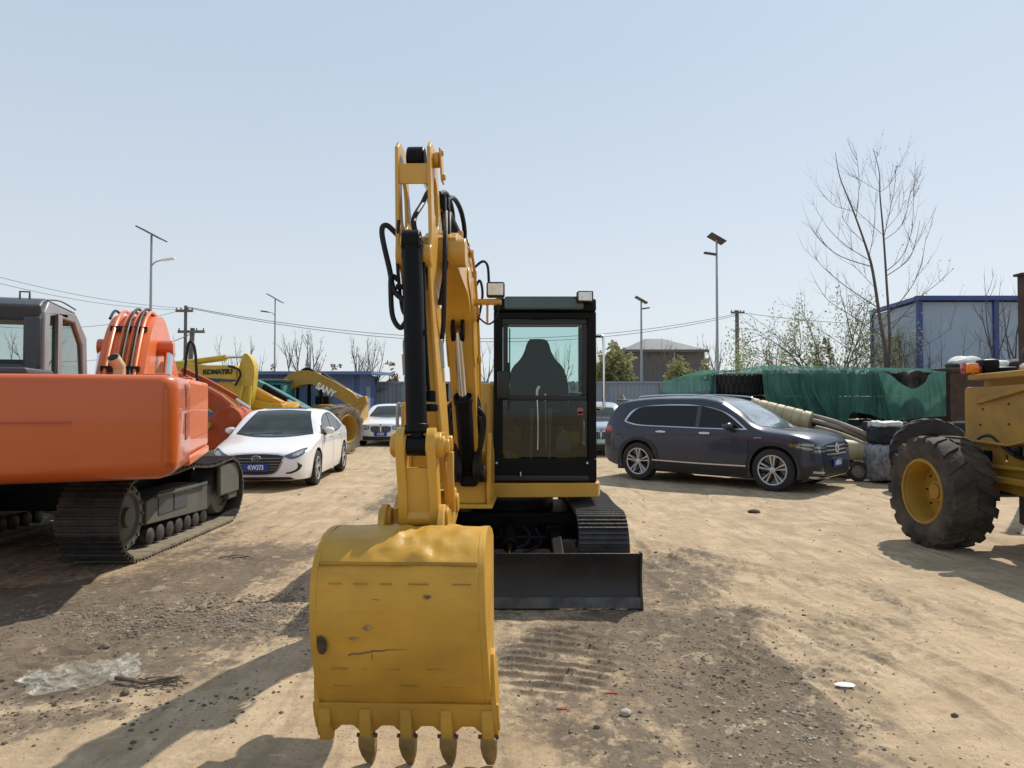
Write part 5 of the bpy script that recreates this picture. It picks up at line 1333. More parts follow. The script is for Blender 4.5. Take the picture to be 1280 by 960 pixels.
M_EXTRA = lambda: M.update(worn_edge=mat('worn_edge_steel', (.07, .065, .06), .35, metal=.5, var=.5, scale=8, dirt=.4, dirtcol=(.09, .07, .05), stretch=(6, 1, 1)),patch=mat('scorched_patch', (.05, .035, .018), .7, var=.6, scale=40),decal_dark=mat('faded_dark_decal', (.22, .05, .02), .5, var=.4, scale=20),weld=mat('dark_weld_line', (.33, .18, .025), .7, var=.3), scratch=mat('scraped_paint', (.15, .095, .04), .7, var=.5, scale=30), scuff=mat('bare_scuff', (.27, .20, .11), .5, var=.5, scale=30),tooth=mat('worn_tooth', (0.24, 0.15, 0.05), .45, var=.25, scale=14, bump=.2, bscale=50, dirt=.75, dirtcol=(.14, .10, .06), dscale=12))

# ------------------------------------------------------------------ orange excavator, left
def orange_excavator():
    a = R(-18); h = Vector((math.sin(a), math.cos(a), 0)); rgt = Vector((math.cos(a), -math.sin(a), 0))
    corner = Vector((-2.83, 6.0, 0)); hw = 1.32
    T = thing('excavator', 'large orange crawler excavator seen from behind at the left edge, with grey cab', 'excavator', (-4.98, 8.3, 0))
    def O(name, b, m, par=T, **k): return obj(name, b, m, par, world=True, **k)
    rc = corner - rgt * hw       # centre of rear face
    def Q(x, y, z): return rc + rgt * x + h * y + Vector((0, 0, z))     # house coords
    for side, xc in ((1, 1.02), (-1, -1.02)):
        undercarriage(T, xc, -1.26, 1.0, .88, .60, side, M['trackframe'], M['track'], .19, rollers=7, sag=.05, th=.025, gr=.028, big=True)
    b = MB(); b.box((0, .3, .55), (1.6, 1.5, .35)); b.cyl((0, .3, .6), (0, .3, 1.0), .62, n=30); obj('centre_frame', b, M['black'], T, bevel=.02)
    # idler guard at the far right end of the near track
    b = MB(); b.box((1.26, 1.02, .58), (.06, .62, .40)); b.box((1.22, 1.2, .44), (.08, .30, .3)); obj('track_guard', b, M['trackframe'], T, bevel=.02)
    # counterweight: rounded plan, built as loft of outlines
    b = MB(); rows = []
    def plan(inset, z):
        pts = []; R_ = .16
        for i in range(9): t = PI * .5 * i / 8; pts.append((hw - R_ + R_ * math.sin(t) - inset * math.sin(t), R_ - R_ * math.cos(t) + inset * math.cos(t)))
        outl = [(-x, y) for x, y in pts[::-1]]
        mid = [(x_, -.07 * (1 - (x_ / hw) ** 2) + inset) for x_ in [(-hw + R_) + (2 * hw - 2 * R_) * i / 10 for i in range(1, 10)]]
        ring = outl + mid + pts + [(hw - inset, .9), (-hw + inset, .9)]
        return [Q(x, y, z) for x, y in ring]
    levels = [(.30, .92), (.16, .925), (.08, .95), (.03, .985), (.005, 1.03), (0, 1.08), (0, 1.40), (0, 1.69), (.004, 1.74), (.015, 1.775), (.04, 1.80), (.09, 1.812)]
    rings = [[b.bm.verts.new(p) for p in plan(i_, z)] for i_, z in levels]; n = len(rings[0])
    for r0, r1 in zip(rings, rings[1:]):
        for k in range(n): b.bm.faces.new((r0[k], r0[(k + 1) % n], r1[(k + 1) % n], r1[k]))
    b.bm.faces.new(rings[0]); b.bm.faces.new(rings[-1])
    cw = O('counterweight', b, M['orange'], angle=60)
    b = MB(); b.box(Q(-.25, -.075, 1.42), (1.6, .02, .008), rz=-a); O('casting_line', b, M['decal_orange'], cw)
    # body behind the counterweight
    b = MB(); fz = lambda s, z, l: Q(s, z, l)
    b.prism([(hw - .006, .905), (hw - .006, 2.75), (.55, 2.9), (.5, .905)], fz, 1.06, 1.803)
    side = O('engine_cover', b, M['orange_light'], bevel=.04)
    b = MB(); b.prism([(-.55, .92), (-.55, 3.3), (.5, 3.3), (.5, .92)], fz, 1.08, 1.75); b.prism([(-hw + .03, .92), (-hw + .03, 4.2), (-.5, 4.2), (-.5, .92)], fz, 1.0, 1.5)
    O('machine_deck', b, M['orange'], side, bevel=.02)
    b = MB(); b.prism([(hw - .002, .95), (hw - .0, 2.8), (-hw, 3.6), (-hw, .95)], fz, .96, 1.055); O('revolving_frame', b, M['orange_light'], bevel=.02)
    b = MB()
    b.box(Q(hw - .006, 1.9, 1.22), (.006, 1.6, .008), rz=-a)
    O('panel_gap', b, M['decal_orange'], side)
    # faded letters on the side
    for ch, yy, zz in (('V', 1.15, 1.62), ('E', 1.15, 1.34)):
        textmesh(ch, .34, rootmat(T).inverted() @ basis(Q(hw + .004, .60, zz), h, (0, 0, 1)), M['decal_dark'], cw, name='faded_lettering', ext=.001, bold=.004)
    # grey ledge by the cab
    b = MB(); b.prism([(-hw - .2, .35), (-hw - .2, 1.1), (.12, 1.1), (.12, .35)], fz, 1.813, 1.875); O('rear_ledge', b, M['cabdark'], bevel=.02)
    # cab (on the left-hand side), posts + roof + panes
    cx0, cx1, cy0, cy1 = -1.03, -.03, 1.25, 2.9; z0, z1 = 1.45, 2.56
    b = MB()
    side_p = [(cy0, z0), (cy0, 2.44), (cy0 + .12, z1), (cy1 - .55, z1 - .02), (cy1 - .12, 2.32), (cy1, z0)]
    hole_a = [(cy0 + .17, 1.85), (cy0 + .13, 2.12), (cy0 + .17, 2.42), (cy0 + .42, 2.46), (cy0 + .42, 1.80)]
    hole_b = [(cy0 + .52, 1.78), (cy0 + .52, 2.44), (cy1 - .62, 2.44), (cy1 - .30, 2.22), (cy1 - .20, 1.78)]
    fx = lambda s, z, l: Q(l, s, z)
    for x in (cx0, cx1): b.prism(side_p, fx, x - .03, x + .03, holes=[hole_a, hole_b])
    cab = O('cab', b, M['cabgrey'], bevel=.015)
    b = MB()
    b.prism([(cy0 + .02, 2.36), (cy0 - .04, 2.50), (cy0 + .06, z1 + .0), (cy0 + .16, z1 + .03), (cy1 - .5, z1 + .02), (cy1 - .2, 2.44), (cy1 - .45, 2.48), (cy0 + .14, 2.48), (cy0 + .07, 2.36)], fx, cx0 - .04, cx1 + .0)
    b.prism([(cy0 - .03, z0), (cy0 - .03, 1.94), (cy0 + .05, 1.94), (cy0 + .05, z0)], fx, cx0, cx1 - .03)
    b.prism([(cy0 - .03, 1.9), (cy0 - .03, 2.4), (cy0 + .06, 2.4), (cy0 + .06, 1.9)], fx, cx1 - .14, cx1 - .0)
    b.prism([(cy0 - .03, 1.9), (cy0 - .03, 2.4), (cy0 + .06, 2.4), (cy0 + .06, 1.9)], fx, cx0, cx0 + .1)
    O('roof', b, M['cabdark'], cab, bevel=.025)
    b = MB(); b.prism([(cy0 + .02, 1.94), (cy0 + .02, 2.4), (cy0 + .026, 2.4), (cy0 + .026, 1.94)], fx, cx0 + .1, cx1 - .14); O('rear_window', b, M['glass_grey'], cab)
    for x in (cx0, cx1): b = MB(); b.prism(hole_a, fx, x - .004, x + .004); b.prism(hole_b, fx, x - .004, x + .004); O('side_window', b, M['glass_grey'], cab)
    b = MB(); b.prism([(cy0 + .40, 1.77), (cy0 + .40, 2.47), (cy0 + .54, 2.47), (cy0 + .54, 1.77)], fx, cx1 + .028, cx1 + .038); O('door_pillar', b, M['cabgrey'], cab, bevel=.01)
    b = MB(); b.prism([(cy1 - .15, 1.8), (cy1 - .55, 2.5), (cy1 - .5, 2.5), (cy1 - .08, 1.8)], fx, cx0 + .06, cx0 + .1); b.box(Q(-.53, 2.05, 1.75), (.5, .5, .2), rz=-a, bev=.04); b.box(Q(-.53, 1.82, 1.86), (.48, .14, .3), rz=-a, bev=.05)
    O('seat', b, M['seat'], cab)
    b = MB(); b.tube([Q(cx1 - .10, cy0, z1), Q(cx1 - .10, cy0, z1 + .07), Q(cx1 - .18, cy0, z1 + .07), Q(cx1 - .18, cy0, z1)], .01, 6, 0); b.tube([Q(cx1 + .02, cy0 + .1, z1 + .01), Q(cx1 + .03, cy0 + .5, z1 + .05), Q(cx1 + .03, cy1 - .6, z1 + .03)], .008, 6, 4)
    O('roof_rail', b, M['cabdark'], cab)
    b = MB(); b.cyl(Q(.62, 1.35, 1.7), Q(.62, 1.35, 1.95), .055, n=18); b.cyl(Q(.62, 1.35, 1.93), Q(.58, 1.27, 2.02), .058, n=18); ex = O('exhaust', b, M['cream'])
    b = MB(); b.cyl(Q(.58, 1.268, 2.019), Q(.578, 1.263, 2.026), .048, n=18); O('exhaust_mouth', b, M['black'], ex)
    # boom, seen from behind, going away
    BP = Plane((rc + h * 2.6 + rgt * .28).to_2d()[:] if False else (rc + h * 2.6 + rgt * .30)[:2], h[:2])
    topc = openspline([(.0, 1.3), (.5, 2.0), (1.0, 2.52), (1.55, 2.74), (2.2, 2.68), (3.2, 2.15), (4.6, 1.45)], 5)
    botc = openspline([(4.6, 1.15), (3.2, 1.7), (2.1, 2.1), (1.6, 2.1), (1.1, 1.8), (.7, 1.4), (.35, 1.1)], 5)
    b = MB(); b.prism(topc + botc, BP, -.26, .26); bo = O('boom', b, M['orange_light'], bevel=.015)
    b = MB()
    for l in (-.16, -.06, .05, .16): b.tube([BP(.1, 1.50, l), BP(.5, 2.06, l), BP(1.0, 2.58, l), BP(1.55, 2.80, l), BP(2.2, 2.74, l)], .022, 7, 5)
    O('steel_pipe', b, M['orange_light'], bo)
    b = MB()
    for s_, z_ in ((.45, 1.95), (.95, 2.48)): b.box(BP(s_, z_ + .03, 0), (.42, .08, .06), rz=-a)
    for l in (-.11, 0.0): b.tube([BP(.2, 1.66, l), BP(.55, 2.16, l), BP(1.0, 2.62, l), BP(1.6, 2.84, l), BP(2.4, 2.70, l)], .018, 7, 5)
    b.tube([BP(1.2, 2.66, .27), BP(1.7, 2.82, .30), BP(2.3, 2.70, .30), BP(3.2, 2.2, .29)], .018, 7, 5)
    O('hydraulic_hose', b, M['hose'], bo)
    b = MB(); b.cyl(BP(1.45, 2.30, -.46), BP(1.45, 2.30, .46), .11, n=20); O('boom_pin', b, M['orange'], bo, bevel=.01)
    for l in (-.40, .40): cylinder_ram('boom_ram', T, BP(.75, .95, l), BP(1.45, 2.30, l), .09, .055, .56, M['orange_light'], M['chrome'])
    b = MB(); b.box(Q(.80, 2.5, 1.83), (.3, .3, .14), rz=-a, bev=.02); b.box(Q(1.08, 2.55, 1.82), (.2, .3, .09), rz=-a, bev=.02); O('tank_cap', b, M['orange'])
    return T

# ------------------------------------------------------------------ background machines
def arm_prism(b, P, cl, w0, w1, l):
    """box-section arm along polyline of centres cl with half heights"""
    n = len(cl); up = []; dn = []
    for i, (s, z) in enumerate(cl):
        a = cl[max(i - 1, 0)]; c = cl[min(i + 1, n - 1)]; tx, tz = c[0] - a[0], c[1] - a[1]; k = math.hypot(tx, tz); t = i / (n - 1); w = w0 + (w1 - w0) * t
        up.append((s - tz / k * w, z + tx / k * w)); dn.append((s + tz / k * w, z - tx / k * w))
    b.prism(up + dn[::-1], P, -l, l)
def bg_machines():
    # --- red-orange excavator: descending arm with bucket, in front of the rest
    Y = 14.5
    def q(px, py, yy=Y): v = at(px, py, yy); return (v.x, v.z)
    T = thing('excavator', 'red-orange excavator whose arm slopes down to its bucket beside the white sedan', 'excavator', (-8.2, Y, 0))
    P = Plane((0, Y), (1, 0))
    O = lambda nm, b, m, par=T, **k: obj(nm, b, m, par, world=True, **k)
    b = MB(); arm_prism(b, P, [q(160, 455), q(225, 478), q(270, 502), q(300, 524)], .20, .15, .16); arm = O('arm', b, M['redorange'], bevel=.02)
    b = MB(); arm_prism(b, P, [q(228, 462), q(262, 478), q(296, 497)], .05, .04, .05); O('arm_ram', b, M['redorange'], arm)
    b = MB(); b.cyl(P(*q(262, 478), 0), P(*q(312, 510), 0), .035, n=10); O('rod', b, M['chrome'], arm)
    b = MB(); b.prism(smoothpoly([q(256, 540), q(270, 522), q(296, 508), q(311, 520), q(308, 545), q(290, 556), q(258, 562)], 3), P, -.4, .4); bk = O('bucket', b, M['redorange'], bevel=.02)
    b = MB(); b.cyl(P(*q(272, 531), -.53), P(*q(272, 531), .53), .07, n=16); b.cyl(P(*q(283, 520), -.3), P(*q(283, 520), -.25), .1, n=16); O('pin_boss', b, M['sany_yellow'], bk)
    b = MB(); b.tube([P(*q(236, 470), -.2), P(*q(240, 440), -.22), P(*q(243, 429), -.22), P(*q(248, 432), -.22), P(*q(251, 452), -.22), P(*q(253, 500), -.22), P(*q(254, 530), -.2)], .028, 8, 6)
    b.tube([P(*q(288, 512), -.18), P(*q(300, 520), -.2), P(*q(292, 530), -.2), P(*q(278, 522), -.2)], .02, 8, 5); O('hydraulic_hose', b, M['hose'], arm)
    b = MB(); b.box((-9.3, Y + .6, 1.35), (2.2, 1.8, .8), bev=.08); bo = O('house', b, M['redorange'])
    b = MB(); b.box((-9.2, Y + .6, .45), (3.2, 2.2, .8), bev=.2); O('crawler_track', b, M['track'])
    # --- faded yellow excavator, arm raised level
    Y = 19.5
    def q(px, py, yy=19.5): v = at(px, py, yy); return (v.x, v.z)
    T = thing('excavator', 'faded yellow excavator with a level raised boom lettered KOMATSU'.replace(' lettered KOMATSU', ' carrying black lettering'), 'excavator', (-10.2, Y, 0))
    P = Plane((0, Y), (1, 0)); O = lambda nm, b, m, par=T, **k: obj(nm, b, m, par, world=True, **k)
    b = MB(); b.prism([q(190, 452), q(226, 452), q(262, 457), q(296, 457), q(300, 475), q(250, 472), q(222, 474), q(190, 490)], P, -.2, .2); bo = O('boom', b, M['old_yellow'], bevel=.02)
    v = at(272, 465, Y - .21); textmesh('KOMATSU', .17, rootmat(T).inverted() @ basis((v.x, v.y, v.z), (1, 0, .02), (0, 0, 1)), M['black_text'], bo, bold=.012, sx=1.0)
    b = MB(); b.cyl(P(*q(215, 456), 0), P(*q(283, 447), 0), .085, n=14); rm = O('boom_ram', b, M['old_yellow']); b = MB(); b.cyl(P(*q(283, 447), 0), P(*q(310, 445.5), 0), .04, n=10); O('rod', b, M['chrome'], rm)
    b = MB(); b.prism(smoothpoly([q(305, 446), q(312, 443), q(320, 458), q(319, 482), q(315, 500), q(307, 506), q(299, 490), q(297, 478), q(300, 466)], 3), P, -.16, .16); ar = O('arm', b, M['old_yellow'], bevel=.015)
    b = MB(); b.prism([q(306, 482), q(309, 482), q(303, 512), q(300, 512)], P, -.25, -.18); b.prism([q(315, 482), q(318, 482), q(316, 513), q(313, 513)], P, -.25, -.18); O('link_bar', b, M['old_yellow'], ar)
    b = MB(); b.prism(smoothpoly([q(258, 500), q(262, 482), q(280, 477), q(300, 481), q(307, 496), q(300, 512), q(262, 515)], 3), P, .0, 1.0); O('bucket', b, M['old_yellow'], bevel=.02)
    b = MB(); b.tube([P(*q(290, 458), -.24), P(*q(302, 462), -.26), P(*q(305, 470), -.26), P(*q(298, 482), -.24)], .03, 8, 5); O('hydraulic_hose', b, M['hose'], ar)
    b = MB(); b.box((-11.4, Y + .9, 1.25), (2.6, 2.4, 1.1), bev=.1); O('house', b, M['old_yellow']); b = MB(); b.box((-11, Y + .9, .42), (3.4, 2.6, .8), bev=.25); O('crawler_track', b, M['track'])
    # --- second yellow machine: low folded boom
    Y = 20.5
    T = thing('excavator', 'yellow excavator boom lying low behind the white sedan roof', 'excavator', (-7.4, Y, 0)); P = Plane((0, Y), (1, 0))
    def q(px, py, yy=20.5): v = at(px, py, yy); return (v.x, v.z)
    O = lambda nm, b, m, par=T, **k: obj(nm, b, m, par, world=True, **k)
    b = MB(); arm_prism(b, P, [q(312, 488), q(330, 497), q(352, 507)], .16, .13, .18); b.prism([q(343, 504), q(357, 505), q(357, 516), q(343, 516)], P, -.3, .3)
    bo = O('boom', b, M['yellow'], bevel=.02)
    b = MB(); b.cyl(P(*q(318, 484), -.1), P(*q(342, 497), -.1), .06, n=10); O('boom_ram', b, M['yellow'], bo)
    b = MB(); b.prism([q(318, 498), q(345, 505), q(345, 512), q(318, 508)], P, -.32, -.26); O('counter_plate', b, M['old_yellow'], bo)
    b = MB(); b.box((-7.6, Y + 1.2, .8), (1.9, 1.8, 1.5), bev=.1); O('house', b, M['yellow'])
    # --- teal excavator
    Y = 22.5
    T = thing('excavator', 'teal excavator with dark ram sloping down toward the white sedan roof', 'excavator', (-7.2, Y, 0)); P = Plane((0, Y), (1, 0))
    def q(px, py, yy=22.5): v = at(px, py, yy); return (v.x, v.z)
    O = lambda nm, b, m, par=T, **k: obj(nm, b, m, par, world=True, **k)
    b = MB(); arm_prism(b, P, [q(318, 484), q(345, 496), q(372, 510), q(395, 522)], .26, .18, .2); bo = O('boom', b, M['teal'], bevel=.02)
    b = MB(); b.cyl(P(*q(333, 483), -.25), P(*q(362, 500), -.25), .10, n=12); rm = O('boom_ram', b, M['black'], bo)
    b = MB(); b.cyl(P(*q(362, 500), -.25), P(*q(388, 511), -.25), .04, n=10); O('rod', b, M['chrome'], rm)
    b = MB(); b.box((at(332, 0, Y).x, Y + 1.2, 1.55), (1.0, 1.3, 1.3), bev=.1); cb = O('cab', b, M['teal']); b = MB(); b.box((at(332, 0, Y).x, Y + .54, 1.85), (.8, .02, .5)); O('window', b, M['carglass'], cb)
    b = MB(); b.box((at(332, 0, Y).x, Y + 1.2, 2.23), (1.15, 1.4, .1), bev=.04); O('roof', b, M['visor'], cb)
    b = MB(); b.box((-7.2, Y + 1.2, .45), (3.0, 2.2, .8), bev=.25); O('crawler_track', b, M['track'])
    # --- ochre wheeled excavator with arched boom
    Y = 24
    T = thing('excavator', 'ochre wheeled excavator with an arched boom and dark cab in front of the blue shed', 'excavator', (-6.6, Y, 0)); P = Plane((0, Y), (1, 0))
    def q(px, py, yy=24): v = at(px, py, yy); return (v.x, v.z)
    O = lambda nm, b, m, par=T, **k: obj(nm, b, m, par, world=True, **k)
    b = MB(); b.prism(openspline([q(338, 496), q(350, 480), q(366, 467), q(382, 463), q(398, 466)], 4) + [q(420, 477), q(444, 492), q(452, 502), q(440, 509), q(425, 498), q(398, 484)] + openspline([q(392, 480), q(376, 482), q(362, 490), q(352, 500)], 4), P, -.22, .22)
    bo = O('boom', b, M['sany_yellow'], bevel=.02)
    v = at(407, 487.5, Y - .24); textmesh('SANY', .30, rootmat(T).inverted() @ basis((v.x, v.y, v.z), (1, 0, -.52), (.52, 0, 1)), M['plate_text'], bo, bold=.012, sx=.9)
    b = MB(); b.tube([P(*q(378, 464), -.1), P(*q(386, 461), -.1), P(*q(398, 468), -.1), P(*q(420, 480), -.1)], .05, 8, 4); b.cyl(P(*q(402, 468), 0), P(*q(432, 487), 0), .09, n=12); rm = O('arm_ram', b, M['black'], bo)
    b = MB(); b.cyl(P(*q(432, 487), 0), P(*q(456, 498), 0), .045, n=10); O('rod', b, M['chrome'], rm)
    b = MB(); b.prism([q(440, 499), q(458, 495), q(460, 503), q(452, 516), q(445, 519), q(436, 510)], P, -.18, .18); O('arm', b, M['sany_yellow'], bo, bevel=.02)
    b = MB(); x0 = at(372, 0, Y).x; x1 = at(402, 0, Y).x
    for x in (x0, x0 + (x1 - x0) * .5, x1): b.box((x, Y + .3, 1.65), (.09, .09, 1.1)); b.box((x, Y + 1.6, 1.65), (.09, .09, 1.1))
    b.box(((x0 + x1) / 2, Y + .95, 2.2), (x1 - x0 + .15, 1.5, .12)); b.box(((x0 + x1) / 2, Y + .95, 1.05), (x1 - x0 + .1, 1.4, .3)); cb = O('cab', b, M['black'], bevel=.02)
    b = MB(); b.box(((x0 + x1) / 2, Y + .28, 1.68), (x1 - x0, .01, .95)); O('window', b, M['glass_grey'], cb)
    b = MB(); b.box(((x0 + x1) / 2 + .3, Y + 1.0, 1.45), (.5, .5, .6), bev=.06); O('seat', b, M['seat'], cb)
    b = MB(); b.box((x1 + .5, Y + 1.0, 1.1), (1.6, 1.8, .7), bev=.1); O('house', b, M['sany_yellow'])
    b = MB(); b.box((x1 - .3, Y + 1.0, .55), (3.2, 1.9, .3), bev=.05); O('chassis', b, M['black'])
    for x in (x0 - .4, x1 + .9): wheel_tyre(T, (x - T.location.x, 0, .5), .5, .36, (0, -1, 0), M['rubber'], M['sany_yellow'])
def wheel_tyre(par, c, r, w, axis, tm, rm, lug=True, n=26, name='wheel', bolts=8, seed=0):
    """tractor-type wheel: rim (part) with tyre (sub-part); axis points to the outer face, c is the wheel centre"""
    c = Vector(c); ax = Vector(axis).normalized(); h = w / 2; ri = r * .56
    b = MB()
    b.lathe([(0, h * .30), (ri * .24, h * .30), (ri * .26, h * .22), (ri * .34, h * .18), (ri * .36, -.0 * h), (ri * .80, -.02 * h), (ri * .86, h * .35), (ri * .90, h * .72), (ri * .93, h * .80), (ri * 1.03, h * .82), (ri * 1.06, h * .88), (ri * 1.02, h * .93), (ri * .96, h * .90), (ri * .95, h * .80)], c, ax, 44)
    b.lathe([(ri * .95, h * .82), (ri * .99, -h * .8), (0, -h * .8)], c, ax, 36)
    rim = obj(name, b, rm, par)
    if bolts:
        b = MB(); o = ax.orthogonal().normalized(); p = ax.cross(o)
        for i in range(bolts):
            t = 2 * PI * i / bolts; q = c + (o * math.cos(t) + p * math.sin(t)) * ri * .62; b.cyl(q - ax * h * .02, q + ax * h * .08, ri * .035, n=6)
        obj('wheel_nut', b, M['track'], rim)
    b = MB(); rt = r * (.968 if lug else 1)
    b.lathe([(ri * 1.0, h * .72), (ri * 1.04, h * .86), (ri * 1.12, h * .93), (r * .76, h * .99), (r * .88, h * .98), (rt * .96, h * .90), (rt, h * .72), (rt * 1.006, 0), (rt, -h * .72), (rt * .96, -h * .90), (r * .88, -h * .98), (r * .76, -h * .99), (ri * 1.1, -h * .9), (ri, -h * .7)], c, ax, 56)
    if lug:
        o = ax.orthogonal().normalized(); p = ax.cross(o); rnd = random.Random(seed)
        for sd in (1, -1):
            for i in range(n):
                t0 = 2 * PI * (i + (.5 if sd < 0 else 0)) / n; pts_o = []; pts_i = []
                for k in range(5):
                    f = k / 4; hh = sd * h * (.04 + .96 * f); t = t0 + (1 - f) * .20
                    if f > .78: hh = sd * h * (.92 + .06 * f)
                    wdt = (.58 if f < .8 else .66) * PI / n
                    rr_o = r * (1.0 if f < .6 else (1.0 if f < .8 else .975)); rr_i = r * (.95 if f < .9 else .88)
                    def e(tt, rr, hx=hh): return c + (o * math.cos(tt) + p * math.sin(tt)) * rr + ax * hx
                    pts_o.append((e(t - wdt * .8, rr_o), e(t + wdt * .8, rr_o))); pts_i.append((e(t - wdt, rr_i), e(t + wdt, rr_i)))
                # end drop on the shoulder
                VO = [[b.bm.verts.new(x) for x in pr] for pr in pts_o]; VI = [[b.bm.verts.new(x) for x in pr] for pr in pts_i]
                for k in range(4):
                    b.bm.faces.new((VO[k][0], VO[k][1], VO[k + 1][1], VO[k + 1][0])); b.bm.faces.new((VI[k][0], VO[k][0], VO[k + 1][0], VI[k + 1][0])); b.bm.faces.new((VO[k][1], VI[k][1], VI[k + 1][1], VO[k + 1][1]))
                b.bm.faces.new((VI[0][0], VI[0][1], VO[0][1], VO[0][0])); b.bm.faces.new((VO[4][0], VO[4][1], VI[4][1], VI[4][0]))
    obj('tyre', b, tm, rim, normals=False)
    return rim
